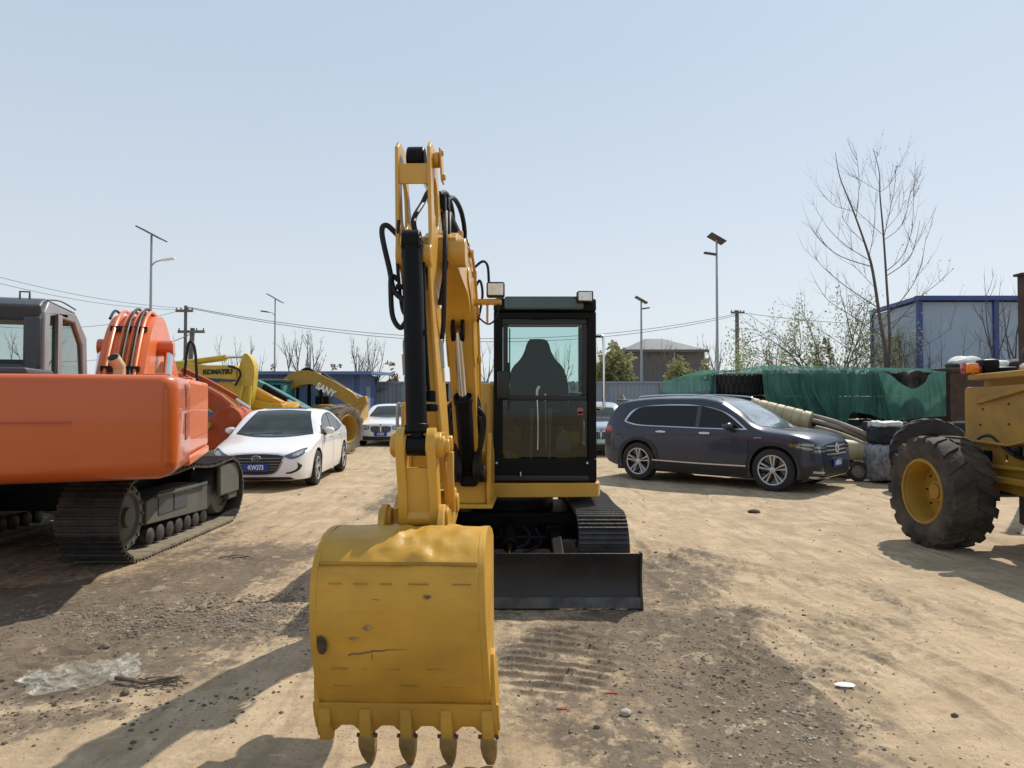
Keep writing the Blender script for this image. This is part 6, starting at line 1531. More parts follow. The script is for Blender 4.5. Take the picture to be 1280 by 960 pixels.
# ------------------------------------------------------------------ cars
def pchip(pts):
    xs = [p[0] for p in pts]; ys = [p[1] for p in pts]; n = len(xs)
    h = [xs[i + 1] - xs[i] for i in range(n - 1)]; d = [(ys[i + 1] - ys[i]) / h[i] for i in range(n - 1)]
    m = [d[0]] + [0 if d[i - 1] * d[i] <= 0 else 2 * d[i - 1] * d[i] / (d[i - 1] + d[i]) for i in range(1, n - 1)] + [d[-1]]
    def f(x):
        x = max(xs[0], min(xs[-1], x)); i = 0
        while i < n - 2 and x > xs[i + 1]: i += 1
        t = (x - xs[i]) / h[i]
        return ((2 * t ** 3 - 3 * t * t + 1) * ys[i] + (t ** 3 - 2 * t * t + t) * h[i] * m[i] + (-2 * t ** 3 + 3 * t * t) * ys[i + 1] + (t ** 3 - t * t) * h[i] * m[i + 1])
    return f
def make_car(name, label, loc, rz, S, paint):
    """x forward, y to the car's left"""
    L_, W_ = S['L'], S['W']; top = pchip(S['top']); zbf = pchip(S['bottom']); belt = S['belt']
    x0, x1 = -L_ / 2, L_ / 2
    def plan(x):
        u = abs(x) / (L_ / 2); return W_ / 2 * (1 - .05 * u ** 2 - (S.get('nose', .20) if x > 0 else S.get('tail', .14)) * u ** 12 - (.05) * max(0, u - .8) * 5 * .5)
    def g(z):
        pr = [(0.1, .90), (.22, .955), (.36, .985), (.60, 1.0), (belt - .12, .992), (belt, .965)]
        if z <= belt: return pchip(pr)(z)
        return .965 - (z - belt) * S.get('tumble', .36)
    xs = []; N = 96
    for i in range(N + 1):
        t = i / N; xs.append(-L_ / 2 * math.cos(t * PI) * .35 + (x0 + L_ * t) * .65)
    b = MB(); rows = []
    for x in xs:
        T_ = top(x); zb = zbf(x); r = min(S.get('round', .10), (T_ - zb) * .4); z1 = T_ - r; w = plan(x); row = []
        row.append((x, 0.0, zb)); row.append((x, w * .80, zb))
        for j in range(15):
            z = zb + .02 + (z1 - zb - .02) * j / 14; row.append((x, w * g(z), z))
        y1 = w * g(z1)
        for j in range(1, 13):
            th = PI / 2 * j / 12; row.append((x, y1 * math.cos(th) ** (2 / 2.7), z1 + r * math.sin(th) ** (2 / 2.7) if j < 12 else T_))
        row[-1] = (x, 0.0, T_)
        rows.append(row)
    n = len(rows[0])
    V = []
    for row in rows:
        half = [b.bm.verts.new(p) for p in row]; oth = [half[0]] + [b.bm.verts.new((p[0], -p[1], p[2])) for p in row[1:-1]] + [half[-1]]
        V.append(half + oth[-2:0:-1])
    m = len(V[0])
    for a, c in zip(V, V[1:]):
        for k in range(m): b.bm.faces.new((a[k], a[(k + 1) % m], c[(k + 1) % m], c[k]))
    b.bm.faces.new(V[0][::-1]); b.bm.faces.new(V[-1])
    bmesh.ops.recalc_face_normals(b.bm, faces=b.bm.faces)
    bvh = BVHTree.FromBMesh(b.bm)
    root = thing(name, label, 'car', loc, rz)
    # wheel arches by boolean
    me = bpy.data.meshes.new('body'); b.bm.to_mesh(me); b.bm.free(); me.materials.append(paint); me.materials.append(M['blackplastic'])
    body = bpy.data.objects.new('body', me); COL.objects.link(body)
    cb = MB(); cb.mi = 1; ra = S['wr'] * 1.13
    for wx in S['wx']:
        for sd in (-1, 1): cb.cyl((wx, sd * (W_ / 2 - .30), S['wr'] + .015), (wx, sd * (W_ / 2 + .2), S['wr'] + .015), ra, n=44)
    cm = bpy.data.meshes.new('c'); bmesh.ops.recalc_face_normals(cb.bm, faces=cb.bm.faces); cb.bm.to_mesh(cm); cb.bm.free(); cm.materials.append(paint); cm.materials.append(M['blackplastic'])
    co = bpy.data.objects.new('c', cm); COL.objects.link(co)
    md = body.modifiers.new('b', 'BOOLEAN'); md.object = co; md.operation = 'DIFFERENCE'; md.solver = 'EXACT'
    dg = bpy.context.evaluated_depsgraph_get(); dg.update()
    nm = bpy.data.meshes.new_from_object(body.evaluated_get(dg)); bpy.data.objects.remove(body); bpy.data.objects.remove(co)
    nm.name = 'body'; nm.shade_smooth(); nm.set_sharp_from_angle(angle=R(32))
    body = bpy.data.objects.new('body', nm); COL.objects.link(body); body.parent = root
    if S.get('seg'): pass
    # projected panels
    def patch(nm_, mt, lo, up, plane, off=.004, par=body, nx=18, ny=8, sm=True, both=False, thick=0, label=None, dirv=None):
        """lo / up: matching polylines in the projection plane"""
        objs = []
        for sd in ((1, -1) if both else (1,)):
            b = MB(); rows = []; ls = crom([Vector((*p, 0)) for p in lo], 6) if sm and len(lo) > 2 else [Vector((*p, 0)) for p in lo]
            us = crom([Vector((*p, 0)) for p in up], 6) if sm and len(up) > 2 else [Vector((*p, 0)) for p in up]
            def samp(pl, t):
                k = t * (len(pl) - 1); i = min(int(k), len(pl) - 2); return pl[i].lerp(pl[i + 1], k - i)
            for j in range(ny + 1):
                row = []
                for i in range(nx + 1):
                    q = samp(ls, i / nx).lerp(samp(us, i / nx), j / ny)
                    if plane == 'side': o = Vector((q.x, 3 * sd, q.y)); d = Vector((0, -sd, 0))
                    elif plane == 'front': o = Vector((4, q.x * sd, q.y)); d = Vector((-1, 0, 0))
                    elif plane == 'rear': o = Vector((-4, q.x * sd, q.y)); d = Vector((1, 0, 0))
                    elif plane == 'diag': o = Vector((q.x + 1.5, 0, q.y)); o = Vector((q.x, 0, q.y)) + Vector((1, 1.2 * sd, 0)) * 2; d = Vector((-1, -1.2 * sd, 0)).normalized()
                    elif plane == 'top': o = Vector((q.x, q.y * sd, 3)); d = Vector((0, 0, -1))
                    h = bvh.ray_cast(o, d)
                    if h[0] is None: h = bvh.find_nearest(o + d * (3 - W_ / 2 if plane == 'side' else 2))
                    nn = h[1] if h[1].dot(d) < 0 else -h[1]
                    row.append(h[0] + nn * off)
                rows.append(row)
            b.grid(rows)
            objs.append(obj(nm_, b, mt, par, angle=60, label=label))
        return objs if both else objs[0]
    S['build'](patch, S, root, body, plan, top)
    # wheels
    for wx in S['wx']:
        for sd in (1, -1): car_wheel(root, (wx, sd * (W_ / 2 - .115), S['wr']), S['wr'], S.get('tw', .21), (0, sd, 0), S['spokes'], S.get('rimr', .68), S.get('dark_rim', False))
    b = MB(); b.box((0, 0, .26), (L_ * .86, W_ * .78, .16)); obj('underbody', b, M['blackplastic'], root)
    return root
def car_wheel(par, c, r, w, axis, spokes, rf, dark):
    c = Vector(c); ax = Vector(axis); h = w / 2; ri = r * rf
    b = MB(); b.lathe([(ri * 1.0, h * .75), (ri * .97, h * .88), (ri * .92, h * .80), (ri * .90, h * .1), (ri * .5, -h * .1), (0, -h * .1)], c, ax, 40)
    rim = obj('wheel', b, M['gloss_black'] if dark else M['cabdark'], par)
    b = MB(); o = Vector((1, 0, 0)); p = Vector((0, 0, 1))
    for i in range(spokes):
        for dt in ((-.17, .17) if spokes <= 6 else (0,)):
            t = 2 * PI * i / spokes + .3 + dt; t2 = t + (.10 if spokes > 6 else 0)
            def e(tt, rr, hh): return c + (o * math.cos(tt) + p * math.sin(tt)) * rr + ax * hh
            wi, wo = (.075, .055) if spokes <= 6 else (.13, .14)
            if spokes > 6: wo = .085
            V = [e(t - wi * 1.6, ri * .20, h * .78), e(t + wi * 1.6, ri * .20, h * .78), e(t2 + wo * 1.1, ri * .94, h * .86), e(t2 - wo * 1.1, ri * .94, h * .86)]
            V2 = [v - ax * .03 for v in V]; a_ = [b.bm.verts.new(v) for v in V]; d_ = [b.bm.verts.new(v) for v in V2]
            b.bm.faces.new(a_); b.bm.faces.new(d_[::-1])
            for k in range(4): b.bm.faces.new((a_[k], a_[(k + 1) % 4], d_[(k + 1) % 4], d_[k]))
    b.lathe([(0, h * .86), (ri * .14, h * .86), (ri * .2, h * .80), (ri * .22, h * .6)], c, ax, 20)
    b.lathe([(ri * .90, h * .84), (ri * .955, h * .93), (ri * 1.0, h * .88)], c, ax, 40)
    obj('rim', b, M['alloy'], rim)
    b = MB(); b.lathe([(ri * .98, h * .7), (ri * 1.03, h * .93), (r * .88, h * 1.0), (r * .96, h * .92), (r, h * .72), (r, -h * .72), (r * .95, -h * .95), (ri, -h * .9)], c, ax, 48)
    obj('tyre', b, M['rubber'], rim)
def cartext(body, txt, x, y, z, size, m, par, rz=0, tilt=0, sx=.8):
    o = textmesh(txt, size, basis((x, y, z), (0, 1, 0), (-tilt, 0, 1)), m, par, name='lettering', ext=.002, bold=.002, sx=sx); return o
def plate(root, bodyx, z, mt, txt, txm, tilt=0, w=.44, h=.14, y=0):
    b = MB(); b.box((bodyx, y, z), (.012, w, h), bev=.004); p = obj('number_plate', b, mt, root)
    textmesh(txt, h * .82, basis((bodyx + .009, y, z), (0, 1, 0), (0, 0, 1)), txm, p, ext=.001, bold=.003, sx=.72)
def mirror(root, x, y, z, sd, mt):
    b = MB(); b.sphere((x, sd * (y + .11), z), .1, 3, (.75, 1.15, .72)); o = obj('wing_mirror', b, mt, root)
    b = MB(); b.box((x + .02, sd * y, z - .07), (.07, .14, .04)); obj('mirror_foot', b, M['blackplastic'], o)
    b = MB(); b.box((x - .072, sd * (y + .11), z), (.01, .16, .09)); obj('mirror_glass', b, M['chrome'], o)

def build_sedan(patch, S, root, body, plan, top):
    # glasshouse
    patch('windscreen', M['windscreen'], [(-.70, .965), (-.35, .925), (0, .915), (.35, .925), (.70, .965)], [(-.50, 1.36), (0, 1.385), (.50, 1.36)], 'front', .005, ny=14)
    patch('windscreen_edge', M['blackplastic'], [(-.735, .945), (-.35, .905), (0, .895), (.35, .905), (.735, .945)], [(-.525, 1.375), (0, 1.40), (.525, 1.375)], 'front', .002, ny=14)
    patch('rear_window', M['carglass'], [(-.6, 1.03), (0, 1.02), (.6, 1.03)], [(-.48, 1.33), (0, 1.35), (.48, 1.33)], 'rear', .004)
    patch('side_window', M['windscreen'], [(.95, .955), (.5, .945), (.02, .95)], [(.93, .965), (.45, 1.25), (.02, 1.315)], 'side', .005, both=True)
    patch('side_window', M['windscreen'], [(-.06, .95), (-.5, .96), (-.86, .985)], [(-.06, 1.315), (-.5, 1.30), (-.86, 1.22)], 'side', .005, both=True)
    patch('side_window', M['windscreen'], [(-.91, .99), (-1.1, 1.0), (-1.28, 1.04)], [(-.91, 1.20), (-1.1, 1.14), (-1.28, 1.05)], 'side', .005, both=True)
    patch('window_trim', M['blackplastic'], [(1.04, .94), (.5, .93), (-.5, .94), (-1.35, 1.03)], [(1.03, .955), (.5, 1.255), (-.4, 1.335), (-1.35, 1.05)], 'side', .0025, both=True, nx=40)
    for x, zt in ((1.0, .93), (-.02, .94), (-1.0, .96)):
        patch('door_gap', M['blackplastic'], [(x, .28), (x - (.0 if x > -.5 else .0), zt)], [(x + .014, .28), (x + .014, zt)], 'side', .0015, nx=14, ny=1, sm=False, both=True)
    for x in (.16, -.80):
        for q in patch('door_handle', M['carchrome'] if False else S['paint'], [(x - .1, .865), (x, .862), (x + .1, .865)], [(x - .1, .895), (x, .90), (x + .1, .895)], 'side', .022, both=True): pass
    # hood gap, grille, lights
    patch('grille', M['blackplastic'], [(-.36, .36), (-.26, .30), (0, .285), (.26, .30), (.36, .36)], [(-.47, .60), (-.3, .635), (0, .645), (.3, .635), (.47, .60)], 'front', .006)
    gr = patch('grille_surround', M['carchrome'], [(-.40, .37), (-.28, .275), (0, .262), (.28, .275), (.40, .37)], [(-.51, .615), (-.32, .655), (0, .665), (.32, .655), (.51, .615)], 'front', .003)
    for k in range(5):
        z = .37 + k * .048; w_ = .35 + k * .022
        patch('grille_bar', M['cabgrey'], [(-w_, z), (0, z - .004), (w_, z)], [(-w_, z + .012), (0, z + .008), (w_, z + .012)], 'front', .014, ny=1)
    patch('headlight', M['darklens'], [(.47, .60), (.60, .555), (.74, .60), (.815, .68)], [(.47, .615), (.6, .665), (.73, .72), (.81, .735)], 'front', .006, both=True, ny=8)
    patch('headlight_unit', M['lens'], [(.62, .59), (.70, .61), (.76, .65)], [(.62, .635), (.70, .67), (.76, .70)], 'front', .010, both=True)
    patch('fog_lamp_recess', M['blackplastic'], [(.52, .30), (.62, .31), (.72, .36), (.765, .44)], [(.52, .325), (.62, .345), (.70, .40), (.70, .50)], 'front', .006, both=True)
    patch('lower_intake', M['blackplastic'], [(-.66, .20), (0, .19), (.66, .20)], [(-.60, .245), (0, .25), (.60, .245)], 'front', .006)
    plate(root, S['L'] / 2 + .03, .415, M['plate_blue'], '·KW373', M['plate_text'])
    b = MB(); b.lathe([(.062, -.004), (.070, .008), (.078, -.004)], (S['L'] / 2 + .005, 0, .575), (1, 0, 0), 28)
    for v in b.bm.verts: v.co.z = .575 + (v.co.z - .575) * .6; v.co.y *= 1.15
    x = S['L'] / 2 + .006
    for yy in (-.028, .028): b.box((x, yy, .575), (.008, .012, .062), rot=Matrix.Rotation(.35, 4, 'X'))
    b.box((x, 0, .575), (.008, .056, .010), rot=Matrix.Rotation(-.3, 4, 'X'))
    obj('emblem', b, M['carchrome'], root)
    patch('tail_light', M['redlens'], [(.5, .82), (.78, .80)], [(.5, .93), (.78, .93)], 'rear', .005, both=True, sm=False)
    for sd in (1, -1): mirror(root, .72, .84, 1.0, sd, S['paint'])
    b = MB(); b.box((.80, 0, 1.30), (.05, .2, .05)); 
    b.bm.free()
    for y0 in (-.1, .35):
        patch('wiper', M['blackplastic'], [(y0 - .35, .935), (y0 + .25, .965)], [(y0 - .35, .945), (y0 + .25, .972)], 'front', .012, nx=10, ny=1, sm=False)
    patch('sunroof', M['carglass'], [(-.45, -.4), (.25, -.4)], [(-.45, .4), (.25, .4)], 'top', .003, sm=False)
def build_saloon2(patch, S, root, body, plan, top):
    patch('windscreen', M[S.get('ws', 'windscreen')], [(-.70, 1.0), (0, .965), (.70, 1.0)], [(-.52, 1.36), (0, 1.385), (.52, 1.36)], 'front', .005, ny=14)
    patch('side_window', M['windscreen'], [(.85, .99), (.4, .97), (-.9, 1.0)], [(.84, 1.0), (.4, 1.27), (-.9, 1.2)], 'side', .005, both=True)
    for sd in (1, -1):
        s = sd
        patch('kidney_grille', M['blackplastic'], [(s * .03, .50), (s * .2, .48), (s * .34, .52)], [(s * .03, .68), (s * .2, .69), (s * .36, .665)], 'front', .008)
        patch('grille_surround', M['carchrome'], [(s * .012, .485), (s * .2, .462), (s * .365, .51)], [(s * .012, .70), (s * .2, .71), (s * .385, .68)], 'front', .004)
        for k in range(5): patch('grille_bar', M['cabgrey'], [(s * (.07 + k * .055), .50), (s * (.07 + k * .055), .67)], [(s * (.085 + k * .055), .50), (s * (.085 + k * .055), .67)], 'front', .014, sm=False, nx=4, ny=1)
    patch('headlight', M['lens'], [(.42, .60), (.6, .60), (.80, .66)], [(.42, .69), (.6, .71), (.80, .745)], 'front', .006, both=True)
    patch('headlight_edge', M['blackplastic'], [(.40, .58), (.6, .575), (.82, .64)], [(.40, .70), (.6, .725), (.82, .76)], 'front', .004, both=True)
    patch('lower_intake', M['blackplastic'], [(-.62, .22), (0, .21), (.62, .22)], [(-.62, .36), (0, .33), (.62, .36)], 'front', .006)
    plate(root, S['L'] / 2 + .02, .42 if S.get('pz') is None else S['pz'], M[S['plate']], S['ptxt'], M['plate_text'])
    b = MB(); b.cyl((S['L'] / 2 - .01, 0, .735), (S['L'] / 2 + .015, 0, .735), .04, n=16); obj('emblem', b, M['carchrome'], root)
    for sd in (1, -1): mirror(root, .62, .84, 1.03, sd, S['paint'])
    patch('rear_window', M['carglass'], [(-.6, 1.05), (.6, 1.05)], [(-.48, 1.33), (.48, 1.33)], 'rear', .004, sm=False)
def build_suv(patch, S, root, body, plan, top):
    patch('windscreen', M['windscreen_bright'], [(-.74, 1.13), (0, 1.09), (.74, 1.13)], [(-.56, 1.55), (0, 1.58), (.56, 1.55)], 'front', .006, ny=14)
    patch('rear_window', M['carglass'], [(-.6, 1.15), (.6, 1.15)], [(-.5, 1.5), (.5, 1.5)], 'rear', .004, sm=False)
    patch('window_surround', M['carchrome'], [(1.0, 1.065), (.4, 1.062), (-.6, 1.075), (-1.35, 1.092), (-1.66, 1.16)], [(.99, 1.075), (.55, 1.37), (-.1, 1.505), (-1.0, 1.495), (-1.48, 1.40), (-1.66, 1.19)], 'side', .003, both=True, nx=44)
    patch('side_window', M['carglass'], [(.92, 1.085), (.5, 1.08), (.04, 1.08)], [(.92, 1.10), (.50, 1.375), (.04, 1.49)], 'side', .007, both=True)
    patch('side_window', M['carglass'], [(-.02, 1.085), (-.8, 1.095), (-1.30, 1.108), (-1.61, 1.165)], [(-.02, 1.488), (-.8, 1.488), (-1.36, 1.435), (-1.61, 1.195)], 'side', .007, both=True, nx=30)
    patch('window_pillar', M['gloss_black'], [(-.03, 1.082), (.05, 1.082)], [(-.03, 1.49), (.05, 1.487)], 'side', .009, both=True, sm=False, nx=2)
    for x, zt in ((1.02, 1.04), (.01, 1.05), (-.95, 1.06)):
        patch('door_gap', M['gloss_black'], [(x, .36), (x, zt)], [(x + .012, .36), (x + .012, zt)], 'side', .0015, nx=14, ny=1, sm=False, both=True)
    patch('sill_trim', M['carchrome'], [(.98, .405), (0, .40), (-.98, .41)], [(.98, .43), (0, .425), (-.98, .432)], 'side', .014, both=True, ny=2)
    patch('sill', M['blackplastic'], [(.98, .24), (0, .24), (-.98, .24)], [(.98, .395), (0, .39), (-.98, .40)], 'side', .008, both=True, ny=4)
    for x in (.18, -.76):
        patch('door_handle', M['carchrome'], [(x - .11, .965), (x, .962), (x + .11, .965)], [(x - .11, .992), (x, .998), (x + .11, .992)], 'side', .025, both=True)
    patch('fender_badge', M['carchrome'], [(1.12, .922), (1.27, .925)], [(1.15, .932), (1.27, .938)], 'side', .008, both=True, sm=False, ny=1)
    patch('tail_light', M['redlens'], [(-2.22, .93), (-2.05, .92), (-1.95, .97)], [(-2.22, 1.07), (-2.05, 1.07), (-1.98, 1.05)], 'side', .006, both=True)
    patch('tail_light', M['redlens'], [(.55, .93), (.84, .93)], [(.55, 1.05), (.84, 1.05)], 'rear', .006, both=True, sm=False)
    patch('headlight', M['darklens'], [(.44, .70), (.62, .68), (.80, .69)], [(.44, .80), (.62, .81), (.80, .83)], 'front', .008, both=True)
    patch('headlight', M['darklens'], [(2.13, .72), (1.98, .74), (1.76, .80)], [(2.13, .86), (1.98, .865), (1.76, .845)], 'side', .008, both=True)
    patch('headlight_unit', M['lens'], [(2.12, .745), (1.98, .765), (1.86, .80)], [(2.12, .77), (1.98, .79), (1.86, .815)], 'side', .013, both=True, ny=1)
    patch('headlight_unit', M['lens'], [(2.12, .81), (1.98, .82), (1.90, .825)], [(2.12, .84), (1.98, .845), (1.90, .84)], 'side', .013, both=True, ny=1)
    patch('headlight_unit', M['lens'], [(.50, .715), (.62, .71), (.78, .715)], [(.50, .735), (.62, .735), (.78, .745)], 'front', .014, both=True)
    patch('headlight_unit', M['lens'], [(.50, .765), (.62, .77), (.78, .775)], [(.50, .785), (.62, .79), (.78, .80)], 'front', .014, both=True)
    patch('grille', M['blackplastic'], [(-.46, .63), (0, .60), (.46, .63)], [(-.46, .83), (0, .84), (.46, .83)], 'front', .006)
    for z in (.65, .72, .79): patch('grille_bar', M['carchrome'], [(-.48, z), (0, z - .01), (.48, z)], [(-.48, z + .022), (0, z + .014), (.48, z + .022)], 'front', .016, ny=1)
    patch('lower_intake', M['blackplastic'], [(-.6, .28), (0, .27), (.6, .28)], [(-.55, .52), (0, .50), (.55, .52)], 'front', .006)
    patch('bumper_trim', M['carchrome'], [(-.80, .27), (0, .25), (.80, .27)], [(-.80, .30), (0, .285), (.80, .30)], 'front', .02, ny=1)
    patch('fog_lamp', M['lens'], [(.60, .34), (.78, .35)], [(.60, .375), (.78, .39)], 'front', .012, both=True, sm=False)
    patch('bumper_side', M['blackplastic'], [(2.2, .25), (1.9, .25)], [(2.2, .5), (1.95, .45)], 'side', .004, both=True, sm=False)
    plate(root, S['L'] / 2 + .03, .50, M['plate_blue'], 'A·8K516', M['plate_text'])
    x = S['L'] / 2 + .02; b = MB(); b.lathe([(.068, -.006), (.076, .008), (.084, -.006)], (x, 0, .755), (1, 0, 0), 28)
    for (y_, z_, t) in ((-.025, .785, .45), (.025, .785, -.45), (-.04, .74, .35), (-.014, .735, -.35), (.014, .735, .35), (.04, .74, -.35)): b.box((x, y_, z_), (.008, .010, .06), rot=Matrix.Rotation(t, 4, 'X'))
    obj('emblem', b, M['carchrome'], root)
    patch('arch_trim', M['blackplastic'], [(S['wx'][0] - .47, .30), (S['wx'][0] - .36, .66), (S['wx'][0], .80), (S['wx'][0] + .36, .66), (S['wx'][0] + .47, .30)], [(S['wx'][0] - .52, .30), (S['wx'][0] - .40, .70), (S['wx'][0], .86), (S['wx'][0] + .40, .70), (S['wx'][0] + .52, .30)], 'side', .008, both=True, nx=30, ny=2)
    patch('arch_trim', M['blackplastic'], [(S['wx'][1] - .47, .30), (S['wx'][1] - .36, .66), (S['wx'][1], .80), (S['wx'][1] + .36, .66), (S['wx'][1] + .47, .30)], [(S['wx'][1] - .52, .30), (S['wx'][1] - .40, .70), (S['wx'][1], .86), (S['wx'][1] + .40, .70), (S['wx'][1] + .52, .30)], 'side', .008, both=True, nx=30, ny=2)
    for sd in (1, -1): mirror(root, .70, .90, 1.12, sd, M['blue_paint'])
    b = MB()
    for sd in (1, -1): b.tube([(.42, sd * .64, 1.60), (.30, sd * .66, 1.66), (-.4, sd * .67, 1.70), (-1.3, sd * .66, 1.675), (-1.42, sd * .65, 1.63)], .017, 8, 5)
    obj('roof_rail', b, M['carchrome'], root)
    b = MB(); b.box((-1.90, 0, 1.585), (.30, 1.15, .035), rot=Matrix.Rotation(.05, 4, 'Y'), bev=.012); obj('roof_spoiler', b, M['blue_paint'], root)
def make_cars():
    sed = dict(L=4.55, W=1.80, belt=.95, wr=.325, wx=(-1.36, 1.34), spokes=5, paint=M['white_paint'], nose=.20, tumble=.40,
               top=[(-2.275, .55), (-2.25, .85), (-2.2, .98), (-2.05, 1.05), (-1.70, 1.08), (-1.2, 1.24), (-.7, 1.39), (-.2, 1.44), (.15, 1.43), (.5, 1.34), (.85, 1.14), (1.12, .965), (1.4, .90), (1.8, .81), (2.08, .72), (2.2, .66), (2.275, .55)],
               bottom=[(-2.275, .30), (-2.1, .22), (-1.5, .18), (1.5, .16), (2.15, .17), (2.275, .22)], build=build_sedan)
    make_car('sedan', 'white sedan parked nose toward us between the orange and the yellow excavator', (-4.62, 14.75, 0), R(-90 + 3.2), sed, M['white_paint'])
    s2 = dict(sed); s2.update(L=4.7, W=1.84, top=[(-2.35, .55), (-2.32, .85), (-2.2, 1.03), (-1.8, 1.10), (-1.2, 1.30), (-.6, 1.43), (-.1, 1.46), (.3, 1.40), (.75, 1.18), (1.05, 1.0), (1.5, .94), (2.0, .86), (2.25, .78), (2.32, .68), (2.35, .5)],
                             bottom=[(-2.35, .30), (-1.5, .18), (1.5, .17), (2.25, .18), (2.35, .22)], build=build_saloon2, plate='plate_blue', ptxt='A·56F2', belt=.97, wx=(-1.42, 1.46))
    make_car('sedan', 'distant white sedan with twin kidney grille before the blue shed and fence', (-4.50, 26.9, 0), R(-91), s2, M['white_paint'])
    s3 = dict(s2); s3.update(paint=M['silver_paint'], plate='plate_green', ptxt='AD88', top=[(a, z * 1.06) for a, z in s2['top']])
    make_car('sedan', 'silver blue car with green number plate, mostly hidden behind the black cab', (2.62, 22.6, 0), R(-92), s3, M['silver_paint'])
    suv = dict(L=4.45, W=1.88, belt=1.07, wr=.372, wx=(-1.30, 1.46), spokes=5, paint=M['blue_paint'], nose=.18, tail=.12, tumble=.33, rimr=.72, dark_rim=True, tw=.23, round=.11,
               top=[(-2.225, .62), (-2.215, .98), (-2.18, 1.12), (-2.12, 1.24), (-1.97, 1.47), (-1.84, 1.585), (-1.4, 1.65), (-.8, 1.68), (-.1, 1.68), (.30, 1.63), (.75, 1.42), (1.12, 1.17), (1.3, 1.11), (1.75, 1.06), (2.0, 1.00), (2.12, .94), (2.20, .84), (2.225, .6)],
               bottom=[(-2.225, .42), (-2.05, .30), (-1.6, .22), (1.6, .20), (2.1, .24), (2.225, .30)], build=build_suv)
    # wheels on the viewer's side touch the ground near (2.55,14.45) and (4.6,12.45)
    d = Vector((1.0, -.94)).normalized(); side = Vector((-.94, -1.0)).normalized()
    near_mid = Vector((3.60, 13.42)); c = near_mid - side * (1.88 / 2 - .1) - d * .09
    make_car('suv', 'dark blue SUV parked side-on with machined alloy wheels', (c.x, c.y, 0), math.atan2(d.y, d.x), suv, M['blue_paint'])
